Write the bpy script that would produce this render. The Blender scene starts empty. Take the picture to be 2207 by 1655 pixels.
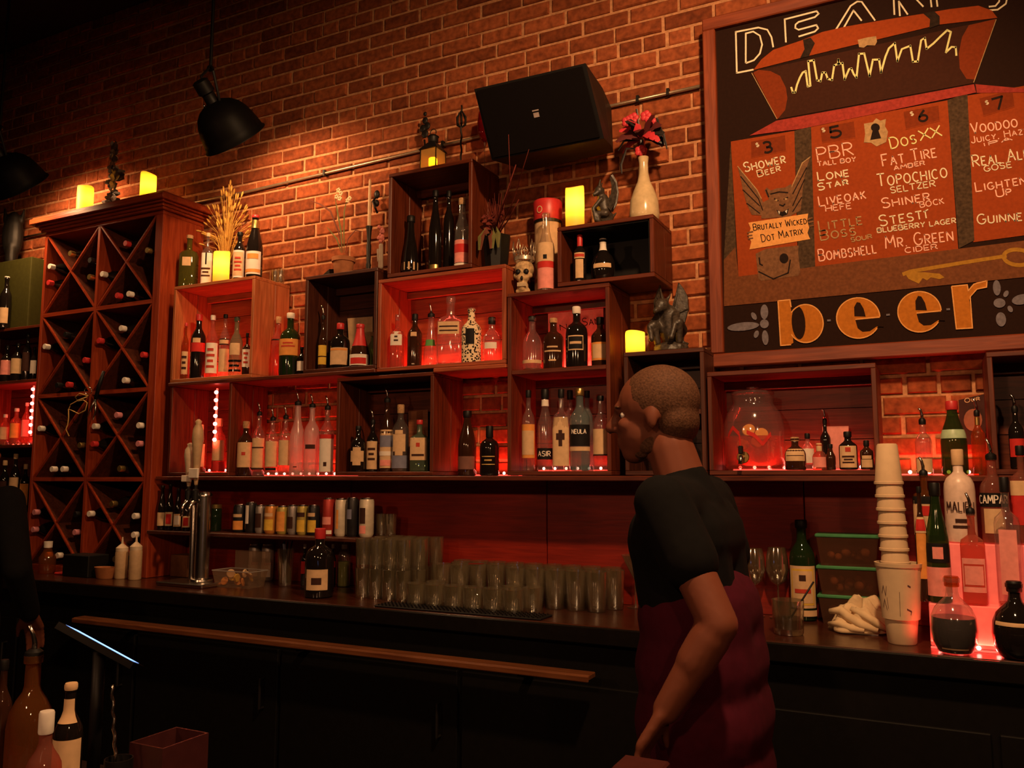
import bpy, bmesh, math, random
from mathutils import Vector, Matrix
random.seed(11)
S = bpy.context.scene
COL = S.collection
# ------------------------------------------------------------------ camera
W, H, FPX = 2207.0, 1655.0, 1800.0
YAW, PIT = math.radians(26.6), math.radians(6.4)
CAM = Vector((0.0, -3.3, 1.45))
FW = Vector((-math.sin(YAW)*math.cos(PIT), math.cos(YAW)*math.cos(PIT), math.sin(PIT)))
RT = Vector((math.cos(YAW), math.sin(YAW), 0.0))
UP = RT.cross(FW)
cd = bpy.data.cameras.new('camera'); cam = bpy.data.objects.new('camera', cd); COL.objects.link(cam)
cd.sensor_width = 36.0; cd.lens = FPX/W*36.0; cd.clip_start = 0.02
cam.matrix_world = Matrix.Translation(CAM) @ Matrix((RT, UP, -FW)).transposed().to_4x4()
S.camera = cam
# ------------------------------------------------------------------ world, exposure
wd = bpy.data.worlds.new('world'); S.world = wd; wd.use_nodes = True
wd.node_tree.nodes['Background'].inputs[0].default_value = (1.0, 0.35, 0.22, 1)
wd.node_tree.nodes['Background'].inputs[1].default_value = 0.0015
S.view_settings.view_transform = 'Standard'; S.view_settings.look = 'None'
S.view_settings.exposure = 0.0; S.view_settings.gamma = 1.0
S.view_settings.use_curve_mapping = False
try:
    S.cycles.transparent_max_bounces = 40; S.cycles.max_bounces = 20; S.cycles.transmission_bounces = 20; S.cycles.diffuse_bounces = 4; S.cycles.glossy_bounces = 6; S.cycles.sample_clamp_indirect = 3.0
except Exception: pass
# brightness of the lights, added front fill among them (watts)
P_KEY, P_P2, P_P1, P_FILL, P_CANDLE, E_LED = 245.0, 38.0, 50.0, 47.0, 0.85, 1.9

def ray(px, py): return FW + RT*((px-W/2)/FPX) - UP*((py-H/2)/FPX)
def at(px, py, Y):                       # photo pixel -> point at depth plane Y
    d = ray(px, py); return CAM + d*((Y-CAM.y)/d.y)
def atZ(px, py, Z):                      # photo pixel -> point on a horizontal surface
    d = ray(px, py); return CAM + d*((Z-CAM.z)/d.z)
def proj(p):
    v = Vector(p)-CAM; z = v.dot(FW); return (W/2+FPX*v.dot(RT)/z, H/2-FPX*v.dot(UP)/z, z)

# ------------------------------------------------------------------ object helpers
def tag(o, label=None, cat=None, group=None, kind=None):
    if label: o['label'] = label
    if cat: o['category'] = cat
    if group: o['group'] = group
    if kind: o['kind'] = kind
    return o
def thing(name, label, cat, loc=(0,0,0), rz=0.0, group=None):
    o = bpy.data.objects.new(name, None); COL.objects.link(o)
    o.empty_display_size = 0.03; o.location = loc; o.rotation_euler = (0,0,rz)
    return tag(o, label, cat, group)
class MB:
    def __init__(s): s.v = []; s.f = []
    def add(s, vs, fs):
        n = len(s.v); s.v += [tuple(v) for v in vs]; s.f += [tuple(i+n for i in f) for f in fs]; return s
    def box(s, x0, x1, y0, y1, z0, z1, c=0.0):
        if c <= 0:
            vs = [(x0,y0,z0),(x1,y0,z0),(x1,y1,z0),(x0,y1,z0),(x0,y0,z1),(x1,y0,z1),(x1,y1,z1),(x0,y1,z1)]
            return s.add(vs, [(0,3,2,1),(4,5,6,7),(0,1,5,4),(1,2,6,5),(2,3,7,6),(3,0,4,7)])
        vs = []
        # chamfered box: eight corners, three verts each
        q = {}
        for i, x in enumerate((x0,x1)):
            for j, y in enumerate((y0,y1)):
                for k, z in enumerate((z0,z1)):
                    sx, sy, sz = (1-2*i)*c, (1-2*j)*c, (1-2*k)*c
                    q[i,j,k] = len(vs)
                    vs += [(x, y+sy, z+sz), (x+sx, y, z+sz), (x+sx, y+sy, z)]
        f = []
        for i in (0,1):
            f.append([q[i,0,0], q[i,0,1], q[i,1,1], q[i,1,0]][::(1 if i==0 else -1)])
            f.append([q[0,i,0]+1, q[1,i,0]+1, q[1,i,1]+1, q[0,i,1]+1][::(1 if i==0 else -1)])
            f.append([q[0,0,i]+2, q[0,1,i]+2, q[1,1,i]+2, q[1,0,i]+2][::(1 if i==0 else -1)])
        for i in (0,1):
            for j in (0,1):
                f.append([q[i,j,0], q[i,j,1], q[i,j,1]+1, q[i,j,0]+1][::(1 if i!=j else -1)])
                f.append([q[i,0,j], q[i,1,j], q[i,1,j]+2, q[i,0,j]+2][::(1 if i==j else -1)])
                f.append([q[0,i,j]+1, q[1,i,j]+1, q[1,i,j]+2, q[0,i,j]+2][::(1 if i!=j else -1)])
                for k in (0,1):
                    f.append([q[i,j,k], q[i,j,k]+1, q[i,j,k]+2][::(1 if (i+j+k)%2==0 else -1)])
        return s.add(vs, f)
    def lathe(s, prof, seg=20, o=(0,0,0), sq=2.0, sqz=None, cap0=True, cap1=True, yscale=1.0, a0=0.0):
        vs = []; m = len(prof)
        for r, z in prof:
            n = sq if (sqz is None or z <= sqz) else 2.0
            for i in range(seg):
                a = a0 + 2*math.pi*i/seg; c, d = math.cos(a), math.sin(a)
                k = 1.0/((abs(c)**n+abs(d)**n)**(1.0/n))
                vs.append((o[0]+r*k*c, o[1]+r*k*d*yscale, o[2]+z))
        fs = []
        for j in range(m-1):
            for i in range(seg):
                k = (i+1) % seg
                fs.append((j*seg+i, j*seg+k, (j+1)*seg+k, (j+1)*seg+i))
        if cap0: fs.append(tuple(range(seg))[::-1])
        if cap1: fs.append(tuple((m-1)*seg+i for i in range(seg)))
        return s.add(vs, fs)
    def tube(s, pts, r, seg=8, caps=True):
        pts = [Vector(p) for p in pts]; n = len(pts)
        rs = r if isinstance(r, (list, tuple)) else [r]*n
        vs = []; up = None
        for i, p in enumerate(pts):
            t = (pts[min(i+1,n-1)]-pts[max(i-1,0)])
            if t.length < 1e-9: t = Vector((0,0,1))
            t.normalize()
            if up is None:
                up = Vector((0,0,1)) if abs(t.z) < 0.9 else Vector((1,0,0))
            b = t.cross(up)
            if b.length < 1e-6: b = t.cross(Vector((0,1,0)))
            b.normalize(); up = b.cross(t).normalized()
            for k in range(seg):
                a = 2*math.pi*k/seg
                vs.append(p + b*(rs[i]*math.cos(a)) + up*(rs[i]*math.sin(a)))
        fs = []
        for i in range(n-1):
            for k in range(seg):
                l = (k+1) % seg
                fs.append((i*seg+k, i*seg+l, (i+1)*seg+l, (i+1)*seg+k))
        if caps: fs += [tuple(range(seg))[::-1], tuple((n-1)*seg+k for k in range(seg))]
        return s.add(vs, fs)
    def ball(s, c, r, seg=14, rings=9, m=None):
        rx, ry, rz = r if isinstance(r, (list, tuple)) else (r, r, r)
        vs = [(0,0,-1)]; 
        for j in range(1, rings):
            t = -math.pi/2+math.pi*j/rings
            for i in range(seg):
                a = 2*math.pi*i/seg; vs.append((math.cos(t)*math.cos(a), math.cos(t)*math.sin(a), math.sin(t)))
        vs.append((0,0,1)); fs = []
        for i in range(seg): fs.append((0, 1+(i+1)%seg, 1+i))
        for j in range(rings-2):
            for i in range(seg):
                a = 1+j*seg; b = a+seg; k = (i+1)%seg
                fs.append((a+i, a+k, b+k, b+i))
        e = len(vs)-1; a = 1+(rings-2)*seg
        for i in range(seg): fs.append((a+i, a+(i+1)%seg, e))
        c = Vector(c); out = []
        for v in vs:
            q = Vector((v[0]*rx, v[1]*ry, v[2]*rz))
            if m is not None: q = m @ q
            out.append(c+q)
        return s.add(out, fs)
    def capsule(s, p, q, r0, r1, seg=12):
        p = Vector(p); q = Vector(q); d = q-p; L = d.length
        if L < 1e-6: return s.ball(p, r0, seg, 8)
        d.normalize(); pts = []; rs = []
        for k in range(5):
            a = math.pi/2*(1-k/4.0); pts.append(p-d*(r0*math.sin(a))); rs.append(max(r0*math.cos(a), r0*0.02))
        for k in range(5):
            a = math.pi/2*k/4.0; pts.append(q+d*(r1*math.sin(a))); rs.append(max(r1*math.cos(a), r1*0.02))
        return s.tube(pts, rs, seg)
    def prism(s, poly, fn0, fn1):
        n = len(poly); vs = [fn0(*p) for p in poly]+[fn1(*p) for p in poly]
        fs = [tuple(range(n))[::-1], tuple(range(n, 2*n))]
        fs += [(i, (i+1)%n, n+(i+1)%n, n+i) for i in range(n)]
        return s.add(vs, fs)
    def ribbon(s, pts, w, fn, closed=False):
        """flat stroke of width w along 2D points, fn maps (u,v) -> 3D"""
        P = [Vector((p[0], p[1])) for p in pts]; n = len(P)
        if n < 2: return s
        if not closed:                       # break at sharp corners so that strokes keep their width
            for i in range(1, n-1):
                a, b = P[i]-P[i-1], P[i+1]-P[i]
                if a.length > 1e-9 and b.length > 1e-9 and a.angle(b) > 0.9:
                    ext = a.normalized()*(w*.35)
                    s.ribbon([tuple(q) for q in P[:i]]+[tuple(P[i]+ext)], w, fn)
                    return s.ribbon([tuple(P[i]-b.normalized()*(w*.35))]+[tuple(q) for q in P[i+1:]], w, fn)
        L = []; R = []
        for i in range(n):
            a = P[i-1] if (i > 0 or closed) else P[i]
            b = P[(i+1) % n] if (i < n-1 or closed) else P[i]
            t = b-a
            if t.length < 1e-9: t = Vector((1,0))
            t.normalize(); nn = Vector((-t.y, t.x))*(w/2)
            L.append(P[i]+nn); R.append(P[i]-nn)
        vs = [fn(q.x, q.y) for q in L]+[fn(q.x, q.y) for q in R]
        fs = [(i, i+1, n+i+1, n+i) for i in range(n-1)]
        if closed: fs.append((n-1, 0, n, 2*n-1))
        return s.add(vs, fs)
def obj(name, mb, m, parent=None, smooth=False, loc=None, mods=None):
    me = bpy.data.meshes.new(name)
    if isinstance(mb, MB):
        me.from_pydata(mb.v, [], mb.f); me.update()
    else: me = mb
    if smooth is True: me.polygons.foreach_set('use_smooth', [True]*len(me.polygons))
    elif smooth:
        me.polygons.foreach_set('use_smooth', [True]*len(me.polygons))
        try: me.set_sharp_from_angle(angle=math.radians(smooth))
        except Exception: pass
    if m is not None:
        if not me.materials: me.materials.append(m)
    o = bpy.data.objects.new(name, me); COL.objects.link(o)
    if parent is not None: o.parent = parent
    if loc is not None: o.location = loc
    return o
def copy_tree(o, parent=None):
    c = o.copy(); COL.objects.link(c); c.parent = parent
    for ch in list(o.children): copy_tree(ch, c)
    return c
def remeshed(mb, voxel, smooth=4, dec=None):
    """union of overlapping solids into one continuous surface"""
    me = bpy.data.meshes.new('tmp'); me.from_pydata(mb.v, [], mb.f); me.update()
    o = bpy.data.objects.new('tmp', me); COL.objects.link(o)
    m = o.modifiers.new('r', 'REMESH'); m.mode = 'VOXEL'; m.voxel_size = voxel
    if smooth:
        k = o.modifiers.new('s', 'SMOOTH'); k.iterations = smooth; k.factor = 0.5
    if dec:
        d = o.modifiers.new('d', 'DECIMATE'); d.ratio = dec
    dg = bpy.context.evaluated_depsgraph_get()
    out = bpy.data.meshes.new_from_object(o.evaluated_get(dg))
    bpy.data.objects.remove(o); bpy.data.meshes.remove(me)
    return out

# ------------------------------------------------------------------ materials
MATS = {}
def _new(name):
    m = bpy.data.materials.new(name); m.use_nodes = True
    nt = m.node_tree; b = nt.nodes['Principled BSDF']; MATS[name] = m
    return m, nt, b
def col(c): return (c[0], c[1], c[2], 1.0)
def plain(name, c, rough=0.5, metal=0.0, var=0.12, scale=40.0, spec=0.5, bump=0.0, emit=None, es=0.0):
    """procedural: base colour broken by fine noise"""
    if name in MATS: return MATS[name]
    m, nt, b = _new(name); N = nt.nodes; L = nt.links
    tc = N.new('ShaderNodeTexCoord'); nz = N.new('ShaderNodeTexNoise'); nz.inputs['Scale'].default_value = scale
    nz.inputs['Detail'].default_value = 4
    L.new(tc.outputs['Object'], nz.inputs['Vector'])
    r = N.new('ShaderNodeValToRGB')
    r.color_ramp.elements[0].position = 0.3; r.color_ramp.elements[1].position = 0.7
    r.color_ramp.elements[0].color = col([x*(1-var) for x in c]); r.color_ramp.elements[1].color = col([min(1, x*(1+var)) for x in c])
    L.new(nz.outputs['Fac'], r.inputs['Fac']); L.new(r.outputs['Color'], b.inputs['Base Color'])
    b.inputs['Roughness'].default_value = rough; b.inputs['Metallic'].default_value = metal
    b.inputs['Specular IOR Level'].default_value = spec if rough < .6 else min(spec, .12)
    if bump:
        bp = N.new('ShaderNodeBump'); bp.inputs['Strength'].default_value = bump; bp.inputs['Distance'].default_value = 0.004
        L.new(nz.outputs['Fac'], bp.inputs['Height']); L.new(bp.outputs['Normal'], b.inputs['Normal'])
    if emit:
        b.inputs['Emission Color'].default_value = col(emit); b.inputs['Emission Strength'].default_value = es
    return m
def wood(name, c1, c2, axis='x', rough=0.45, scale=9.0, spec=0.4):
    if name in MATS: return MATS[name]
    m, nt, b = _new(name); N = nt.nodes; L = nt.links
    tc = N.new('ShaderNodeTexCoord'); mp = N.new('ShaderNodeMapping')
    sc = {'x': (1.0, 14, 14), 'y': (14, 1.0, 14), 'z': (14, 14, 1.0)}[axis]
    mp.inputs['Scale'].default_value = sc
    oi = N.new('ShaderNodeObjectInfo'); ml = N.new('ShaderNodeVectorMath'); ml.operation = 'SCALE'
    cx = N.new('ShaderNodeCombineXYZ'); 
    for i in range(3): L.new(oi.outputs['Random'], cx.inputs[i])
    L.new(cx.outputs[0], ml.inputs[0]); ml.inputs['Scale'].default_value = 37.0
    L.new(ml.outputs[0], mp.inputs['Location'])
    nz = N.new('ShaderNodeTexNoise'); nz.inputs['Scale'].default_value = scale*0.45; nz.inputs['Detail'].default_value = 7
    nz.inputs['Distortion'].default_value = 1.2
    n2 = N.new('ShaderNodeTexNoise'); n2.inputs['Scale'].default_value = 2.2; n2.inputs['Detail'].default_value = 3
    L.new(tc.outputs['Object'], mp.inputs['Vector']); L.new(mp.outputs[0], nz.inputs['Vector']); L.new(tc.outputs['Object'], n2.inputs['Vector'])
    r = N.new('ShaderNodeValToRGB'); e = r.color_ramp.elements
    e[0].position = 0.32; e[1].position = 0.68; e[0].color = col(c1); e[1].color = col(c2)
    L.new(nz.outputs['Fac'], r.inputs['Fac'])
    mx = N.new('ShaderNodeMix'); mx.data_type = 'RGBA'; mx.blend_type = 'MULTIPLY'; mx.inputs[0].default_value = 0.5
    L.new(r.outputs['Color'], mx.inputs[6]); 
    r2 = N.new('ShaderNodeValToRGB'); r2.color_ramp.elements[0].position = 0.35; r2.color_ramp.elements[1].position = 0.65
    r2.color_ramp.elements[0].color = (0.45,0.4,0.38,1); r2.color_ramp.elements[1].color = (1,1,1,1)
    L.new(n2.outputs['Fac'], r2.inputs['Fac']); L.new(r2.outputs['Color'], mx.inputs[7])
    L.new(mx.outputs[2], b.inputs['Base Color'])
    b.inputs['Roughness'].default_value = rough; b.inputs['Specular IOR Level'].default_value = spec
    bp = N.new('ShaderNodeBump'); bp.inputs['Strength'].default_value = 0.25; bp.inputs['Distance'].default_value = 0.002
    L.new(nz.outputs['Fac'], bp.inputs['Height']); L.new(bp.outputs['Normal'], b.inputs['Normal'])
    return m
def brickmat(name, island):
    m, nt, b = _new(name); N = nt.nodes; L = nt.links
    if island: src = N.new('ShaderNodeNewGeometry').outputs['Random Per Island']
    else: src = N.new('ShaderNodeObjectInfo').outputs['Random']
    r = N.new('ShaderNodeValToRGB'); e = r.color_ramp.elements
    e[0].position = 0.0; e[0].color = (0.18,0.044,0.015,1); e[1].position = 1.0; e[1].color = (0.37,0.100,0.036,1)
    k = r.color_ramp.elements.new(0.5); k.color = (0.28,0.072,0.024,1)
    L.new(src, r.inputs['Fac'])
    ge = N.new('ShaderNodeNewGeometry'); nz = N.new('ShaderNodeTexNoise'); nz.inputs['Scale'].default_value = 34; nz.inputs['Detail'].default_value = 6
    L.new(ge.outputs['Position'], nz.inputs['Vector'])
    r2 = N.new('ShaderNodeValToRGB'); r2.color_ramp.elements[0].position = 0.3; r2.color_ramp.elements[1].position = 0.72
    r2.color_ramp.elements[0].color = (0.55,0.5,0.48,1); r2.color_ramp.elements[1].color = (1.25,1.2,1.15,1)
    L.new(nz.outputs['Fac'], r2.inputs['Fac'])
    mx = N.new('ShaderNodeMix'); mx.data_type = 'RGBA'; mx.blend_type = 'MULTIPLY'; mx.inputs[0].default_value = 1.0
    L.new(r.outputs['Color'], mx.inputs[6]); L.new(r2.outputs['Color'], mx.inputs[7]); L.new(mx.outputs[2], b.inputs['Base Color'])
    b.inputs['Roughness'].default_value = 0.9; b.inputs['Specular IOR Level'].default_value = 0.2
    bp = N.new('ShaderNodeBump'); bp.inputs['Strength'].default_value = 0.5; bp.inputs['Distance'].default_value = 0.004
    L.new(nz.outputs['Fac'], bp.inputs['Height']); L.new(bp.outputs['Normal'], b.inputs['Normal'])
    return m
def glass(name, tint, body=0.10, bodycol=None, rough=0.04, edge=1.0, base=None):
    """thin-walled glass: clear through, mirror at the rim, a little scatter"""
    if name in MATS: return MATS[name]
    m, nt, b = _new(name); N = nt.nodes; L = nt.links; N.remove(b)
    tr = N.new('ShaderNodeBsdfTransparent'); tr.inputs[0].default_value = col(tint)
    gl = N.new('ShaderNodeBsdfGlossy'); gl.inputs['Roughness'].default_value = rough
    tl = N.new('ShaderNodeBsdfTranslucent'); df = N.new('ShaderNodeBsdfDiffuse')
    bc = bodycol or [min(1, t+0.05) for t in tint]
    nz = N.new('ShaderNodeTexNoise'); nz.inputs['Scale'].default_value = 30
    rr = N.new('ShaderNodeValToRGB'); rr.color_ramp.elements[0].color = col([x*0.8 for x in bc]); rr.color_ramp.elements[1].color = col(bc)
    L.new(nz.outputs['Fac'], rr.inputs['Fac'])
    L.new(rr.outputs[0], tl.inputs[0]); L.new(rr.outputs[0], df.inputs[0])
    ad = N.new('ShaderNodeMixShader'); ad.inputs[0].default_value = 0.5; L.new(tl.outputs[0], ad.inputs[1]); L.new(df.outputs[0], ad.inputs[2])
    m1 = N.new('ShaderNodeMixShader'); m1.inputs[0].default_value = body; L.new(tr.outputs[0], m1.inputs[1]); L.new(ad.outputs[0], m1.inputs[2])
    lw = N.new('ShaderNodeLayerWeight'); lw.inputs['Blend'].default_value = 0.5
    pw = N.new('ShaderNodeMath'); pw.operation = 'POWER'; pw.inputs[1].default_value = 3.0; L.new(lw.outputs['Facing'], pw.inputs[0])
    fr = N.new('ShaderNodeMath'); fr.operation = 'MULTIPLY_ADD'; fr.inputs[1].default_value = 0.35*edge; fr.inputs[2].default_value = (base if base is not None else 0.045*edge); L.new(pw.outputs[0], fr.inputs[0])
    m2 = N.new('ShaderNodeMixShader'); L.new(fr.outputs[0], m2.inputs[0]); L.new(m1.outputs[0], m2.inputs[1]); L.new(gl.outputs[0], m2.inputs[2])
    L.new(m2.outputs[0], N['Material Output'].inputs['Surface'])
    return m
def emit(name, c, s):
    if name in MATS: return MATS[name]
    m, nt, b = _new(name); b.inputs['Base Color'].default_value = col(c)
    b.inputs['Emission Color'].default_value = col(c); b.inputs['Emission Strength'].default_value = s
    return m
def waxmat(name, c, es):
    m, nt, b = _new(name); N = nt.nodes; L = nt.links
    tl = N.new('ShaderNodeBsdfTranslucent'); tl.inputs[0].default_value = col(c)
    b.inputs['Base Color'].default_value = (0.75,0.5,0.2,1); b.inputs['Roughness'].default_value = 0.5
    b.inputs['Emission Color'].default_value = (1,0.42,0.05,1); b.inputs['Emission Strength'].default_value = es
    mx = N.new('ShaderNodeMixShader'); mx.inputs[0].default_value = 0.65
    L.new(b.outputs[0], mx.inputs[1]); L.new(tl.outputs[0], mx.inputs[2]); L.new(mx.outputs[0], N['Material Output'].inputs['Surface'])
    return m
M_BRICK = brickmat('brick_clay', False); M_BRICKF = brickmat('brick_clay_field', True)
M_MORTAR = plain('mortar', (0.50,0.235,0.115), 0.95, var=0.25, scale=60, bump=0.6, spec=0.1)
M_CRATE = wood('crate_wood', (0.072,0.011,0.003), (0.17,0.031,0.010), 'x')
M_CRATEZ = wood('crate_wood_upright', (0.072,0.011,0.003), (0.17,0.031,0.010), 'z')
M_CRATEY = wood('crate_wood_deep', (0.072,0.011,0.003), (0.17,0.031,0.010), 'y')
M_PALE = wood('pale_crate_wood', (0.34,0.095,0.030), (0.60,0.20,0.072), 'x')
M_PALEZ = wood('pale_crate_wood_upright', (0.34,0.095,0.030), (0.60,0.20,0.072), 'z')
M_RED = wood('red_crate_wood', (0.24,0.048,0.018), (0.46,0.105,0.038), 'x')
M_REDZ = wood('red_crate_wood_upright', (0.24,0.048,0.018), (0.46,0.105,0.038), 'z')
M_DARKW = wood('dark_stained_wood', (0.045,0.010,0.005), (0.105,0.026,0.012), 'x')
M_DARKWZ = wood('dark_stained_wood_upright', (0.045,0.010,0.005), (0.105,0.026,0.012), 'z')
M_BLACKW = plain('black_painted_wood', (0.005,0.004,0.0035), 0.6, spec=.25)
M_CHERRY = wood('cherry_wood', (0.23,0.026,0.007), (0.38,0.058,0.018), 'x', rough=0.35)
M_CHERRYZ = wood('cherry_wood_upright', (0.23,0.026,0.007), (0.38,0.058,0.018), 'z', rough=0.35)
M_PANEL = wood('panel_wood', (0.20,0.008,0.002), (0.32,0.016,0.004), 'x', rough=0.5)
M_COUNTER = wood('counter_wood', (0.035,0.009,0.004), (0.075,0.019,0.008), 'x', rough=0.22, spec=0.6)
M_LEDGE = wood('ledge_wood', (0.12,0.036,0.013), (0.22,0.075,0.028), 'x', rough=0.3)
M_BLACK = plain('black_plastic', (0.006,0.005,0.005), 0.5, spec=.3)
M_BLACKG = plain('black_gloss', (0.006,0.005,0.005), 0.12)
M_STEEL = plain('brushed_steel', (0.62,0.56,0.5), 0.22, 1.0, var=0.05)
M_IRON = plain('black_iron', (0.02,0.017,0.015), 0.5, 0.6)
M_BRASS = plain('aged_brass', (0.55,0.36,0.13), 0.3, 1.0)
M_PIPE = plain('painted_conduit', (0.42,0.30,0.2), 0.35, 0.7)
M_CREAM = plain('cream_paint', (0.75,0.65,0.48), 0.6)
G_CLEAR = glass('clear_glass', (0.94,0.92,0.89), 0.07, rough=.08, edge=1.9, base=.11)
G_FROST = glass('frosted_glass', (0.75,0.7,0.66), 0.45, (0.8,0.74,0.7), 0.25)
G_TUMBLER = glass('tumbler_glass', (0.97,0.95,0.9), 0.055, (1.0,0.82,0.46), 0.11, 2.1, 0.34)
G_AMBER = glass('amber_liquor', (0.75,0.32,0.10), 0.22, (0.6,0.22,0.06))
G_ROSE = glass('rose_liquor', (0.85,0.36,0.28), 0.25, (0.85,0.35,0.25))
G_GREEN = glass('green_bottle_glass', (0.20,0.34,0.10), 0.22, (0.10,0.20,0.06))
G_PGREEN = glass('pale_green_glass', (0.62,0.78,0.60), 0.22, (0.45,0.62,0.42))
G_DARK = plain('dark_bottle_glass', (0.010,0.007,0.006), 0.06, spec=0.7)
G_BROWN = plain('brown_bottle_glass', (0.035,0.012,0.006), 0.07, spec=0.7)
G_OLIVE = glass('olive_glass', (0.42,0.42,0.12), 0.4, (0.26,0.25,0.05))
G_TEAL = glass('teal_glass', (0.55,0.72,0.70), 0.3, (0.35,0.5,0.5))
L_TAN = plain('tan_paper', (0.66,0.43,0.24), 0.75, var=0.1)
L_WHITE = plain('white_paper', (0.80,0.70,0.60), 0.75, var=0.06)
L_ORANGE = plain('orange_paper', (0.75,0.30,0.07), 0.7)
L_RED = plain('red_paper', (0.55,0.03,0.025), 0.6)
L_PINK = plain('pink_paper', (0.80,0.28,0.24), 0.7)
L_YELLOW = plain('yellow_paper', (0.72,0.45,0.06), 0.7)
L_GREEN = plain('green_paper', (0.26,0.36,0.08), 0.7)
L_BLACK = plain('black_paper', (0.012,0.010,0.010), 0.6)
L_DPRINT = plain('dark_print', (0.05,0.02,0.015), 0.7)
L_RPRINT = plain('red_print', (0.50,0.05,0.03), 0.7)
L_GPRINT = plain('gold_print', (0.60,0.38,0.12), 0.45, 0.4)
L_BLUE = plain('blue_grey_paper', (0.20,0.20,0.28), 0.7)
C_RED = plain('red_cap', (0.55,0.03,0.03), 0.4)
C_WHITE = plain('white_cap', (0.78,0.70,0.62), 0.45)
C_CORK = plain('cork', (0.45,0.26,0.13), 0.85, var=0.3, scale=120)
C_GOLD = plain('gold_foil', (0.62,0.42,0.14), 0.3, 0.9)
# ================================================================== lights of the place
def spot(name, loc, target, watts, c, angle, blend, r, parent=None):
    ld = bpy.data.lights.new(name, 'SPOT'); ld.energy = watts; ld.color = c; ld.spot_size = math.radians(angle); ld.spot_blend = blend
    ld.shadow_soft_size = r
    o = bpy.data.objects.new(name, ld); COL.objects.link(o)
    o.location = loc; d = Vector(target)-Vector(loc); o.rotation_euler = d.to_track_quat('-Z', 'Y').to_euler()
    return o
def pointlight(name, loc, watts, c, r):
    ld = bpy.data.lights.new(name, 'POINT'); ld.energy = watts; ld.color = c; ld.shadow_soft_size = r
    o = bpy.data.objects.new(name, ld); COL.objects.link(o); o.location = loc; return o
WARM = (1.0, 0.56, 0.26); WARMR = (1.0, 0.50, 0.24); WARM2 = (1.0, 0.42, 0.14)
def pendant(rim, axis, label, watts, angle, ztop=4.3, lc=None):
    """black bell-shaped shade on a knuckle, hung from a rod; rim = centre of the opening"""
    rim = Vector(rim); ax = Vector(axis).normalized()
    apex = rim - ax*0.190
    knuckle = apex + Vector((-0.02, 0, 0.145))
    t = thing('pendant_lamp', label, 'lamp', (0,0,0))
    t.location = (knuckle.x, knuckle.y, ztop)
    inv = -Vector(t.location)
    q = ax.to_track_quat('Z', 'Y').to_matrix()
    prof = [(0.022,0.0),(0.048,0.006),(0.082,0.022),(0.108,0.046),(0.126,0.078),(0.137,0.115),(0.144,0.150),(0.149,0.182),(0.156,0.188),(0.157,0.192),
            (0.150,0.188),(0.145,0.178),(0.140,0.150),(0.132,0.115),(0.120,0.08),(0.10,0.05),(0.04,0.02),(0.001,0.016)]
    mb = MB().lathe(prof, 36, cap0=True, cap1=False)
    mb.v = [tuple(q @ Vector(v) + apex + inv) for v in mb.v]
    obj('lamp_shade', mb, plain('shade_enamel', (0.005,0.004,0.004), .5, spec=.12), t, 60)
    mb = MB().lathe([(0.026,-0.105),(0.038,-0.098),(0.040,-0.045),(0.030,-0.038),(0.030,0.0),(0.034,0.006)], 20)
    mb.v = [tuple(q @ Vector(v) + apex + inv) for v in mb.v]
    obj('socket_housing', mb, M_BLACK, t, 40)
    k = knuckle+inv
    obj('rod', MB().tube([(k.x,k.y,0), (k.x,k.y,k.z+0.03)], 0.0075, 10), M_BLACK, t, 40)
    mb = MB()
    for sx in (-0.042, 0.042):
        a = apex+inv+q@Vector((sx, 0, 0.012)); bb = apex+inv+q@Vector((sx, 0, -0.07))+Vector((0.02,0,0.06))
        mb.tube([a, (a+bb)/2, bb, k+Vector((0,0,0.03))], 0.0065, 8)
    obj('yoke', mb, M_BLACK, t, 40)
    mb = MB().ball(k+Vector((0,0,0.02)), 0.017, 10, 8); obj('knuckle', mb, M_BLACK, t, True)
    mb = MB().ball(apex+inv+q@Vector((0.03,-0.03,0.0)), 0.006, 8, 6); obj('screw', mb, M_STEEL, t, True)
    b = apex+ax*0.085
    mb = MB().ball(b+inv, 0.028, 14, 10); obj('bulb', mb, emit('dim_bulb', (1,0.5,0.18), 1.5), t, True)
    if watts:
        s = spot('pendant_light', b+ax*0.035, b+ax*2, watts, lc or WARM, angle, 0.6, 0.07)
        s.parent = t; s.location = (b+ax*0.035)+inv
    return t
# ================================================================== brick wall
BC, BL, JT = 0.0725, 0.2175, 0.0135
mb = MB().box(-6.6, 2.0, 0.010, 0.30, 0.0, 4.35)
wall = obj('wall_back', mb, M_MORTAR); tag(wall, 'old red brick wall with pale mortar behind the bar', None, None, 'structure')
def brickmesh(L, seed):
    rnd = random.Random(seed); c = 0.005; h = BC-JT
    j = lambda a: rnd.uniform(-a, a)
    x0, x1, z0, z1 = -L/2+j(.002), L/2+j(.002), -h/2+j(.002), h/2+j(.002)
    y = j(.0025)
    vs = [(x0,.03,z0),(x1,.03,z0),(x1,.03,z1),(x0,.03,z1),(x0,.006,z0),(x1,.006,z0),(x1,.006,z1),(x0,.006,z1),
          (x0+c,y,z0+c+j(.001)),(x1-c,y,z0+c+j(.001)),(x1-c,y,z1-c+j(.001)),(x0+c,y,z1-c+j(.001))]
    fs = [(0,1,5,4),(1,2,6,5),(2,3,7,6),(3,0,4,7),(4,5,9,8),(5,6,10,9),(6,7,11,10),(7,4,8,11),(8,9,10,11)]
    return MB().add(vs, fs)
strecher = []; header = []
for s_ in range(6):
    for lst, L in ((strecher, BL-JT), (header, BL/2-JT)):
        me = bpy.data.meshes.new('brick'); q = brickmesh(L, 50+s_); me.from_pydata(q.v, [], q.f); me.materials.append(M_BRICK); lst.append(me)
cand = []
nz = int(4.35/BC)
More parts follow.
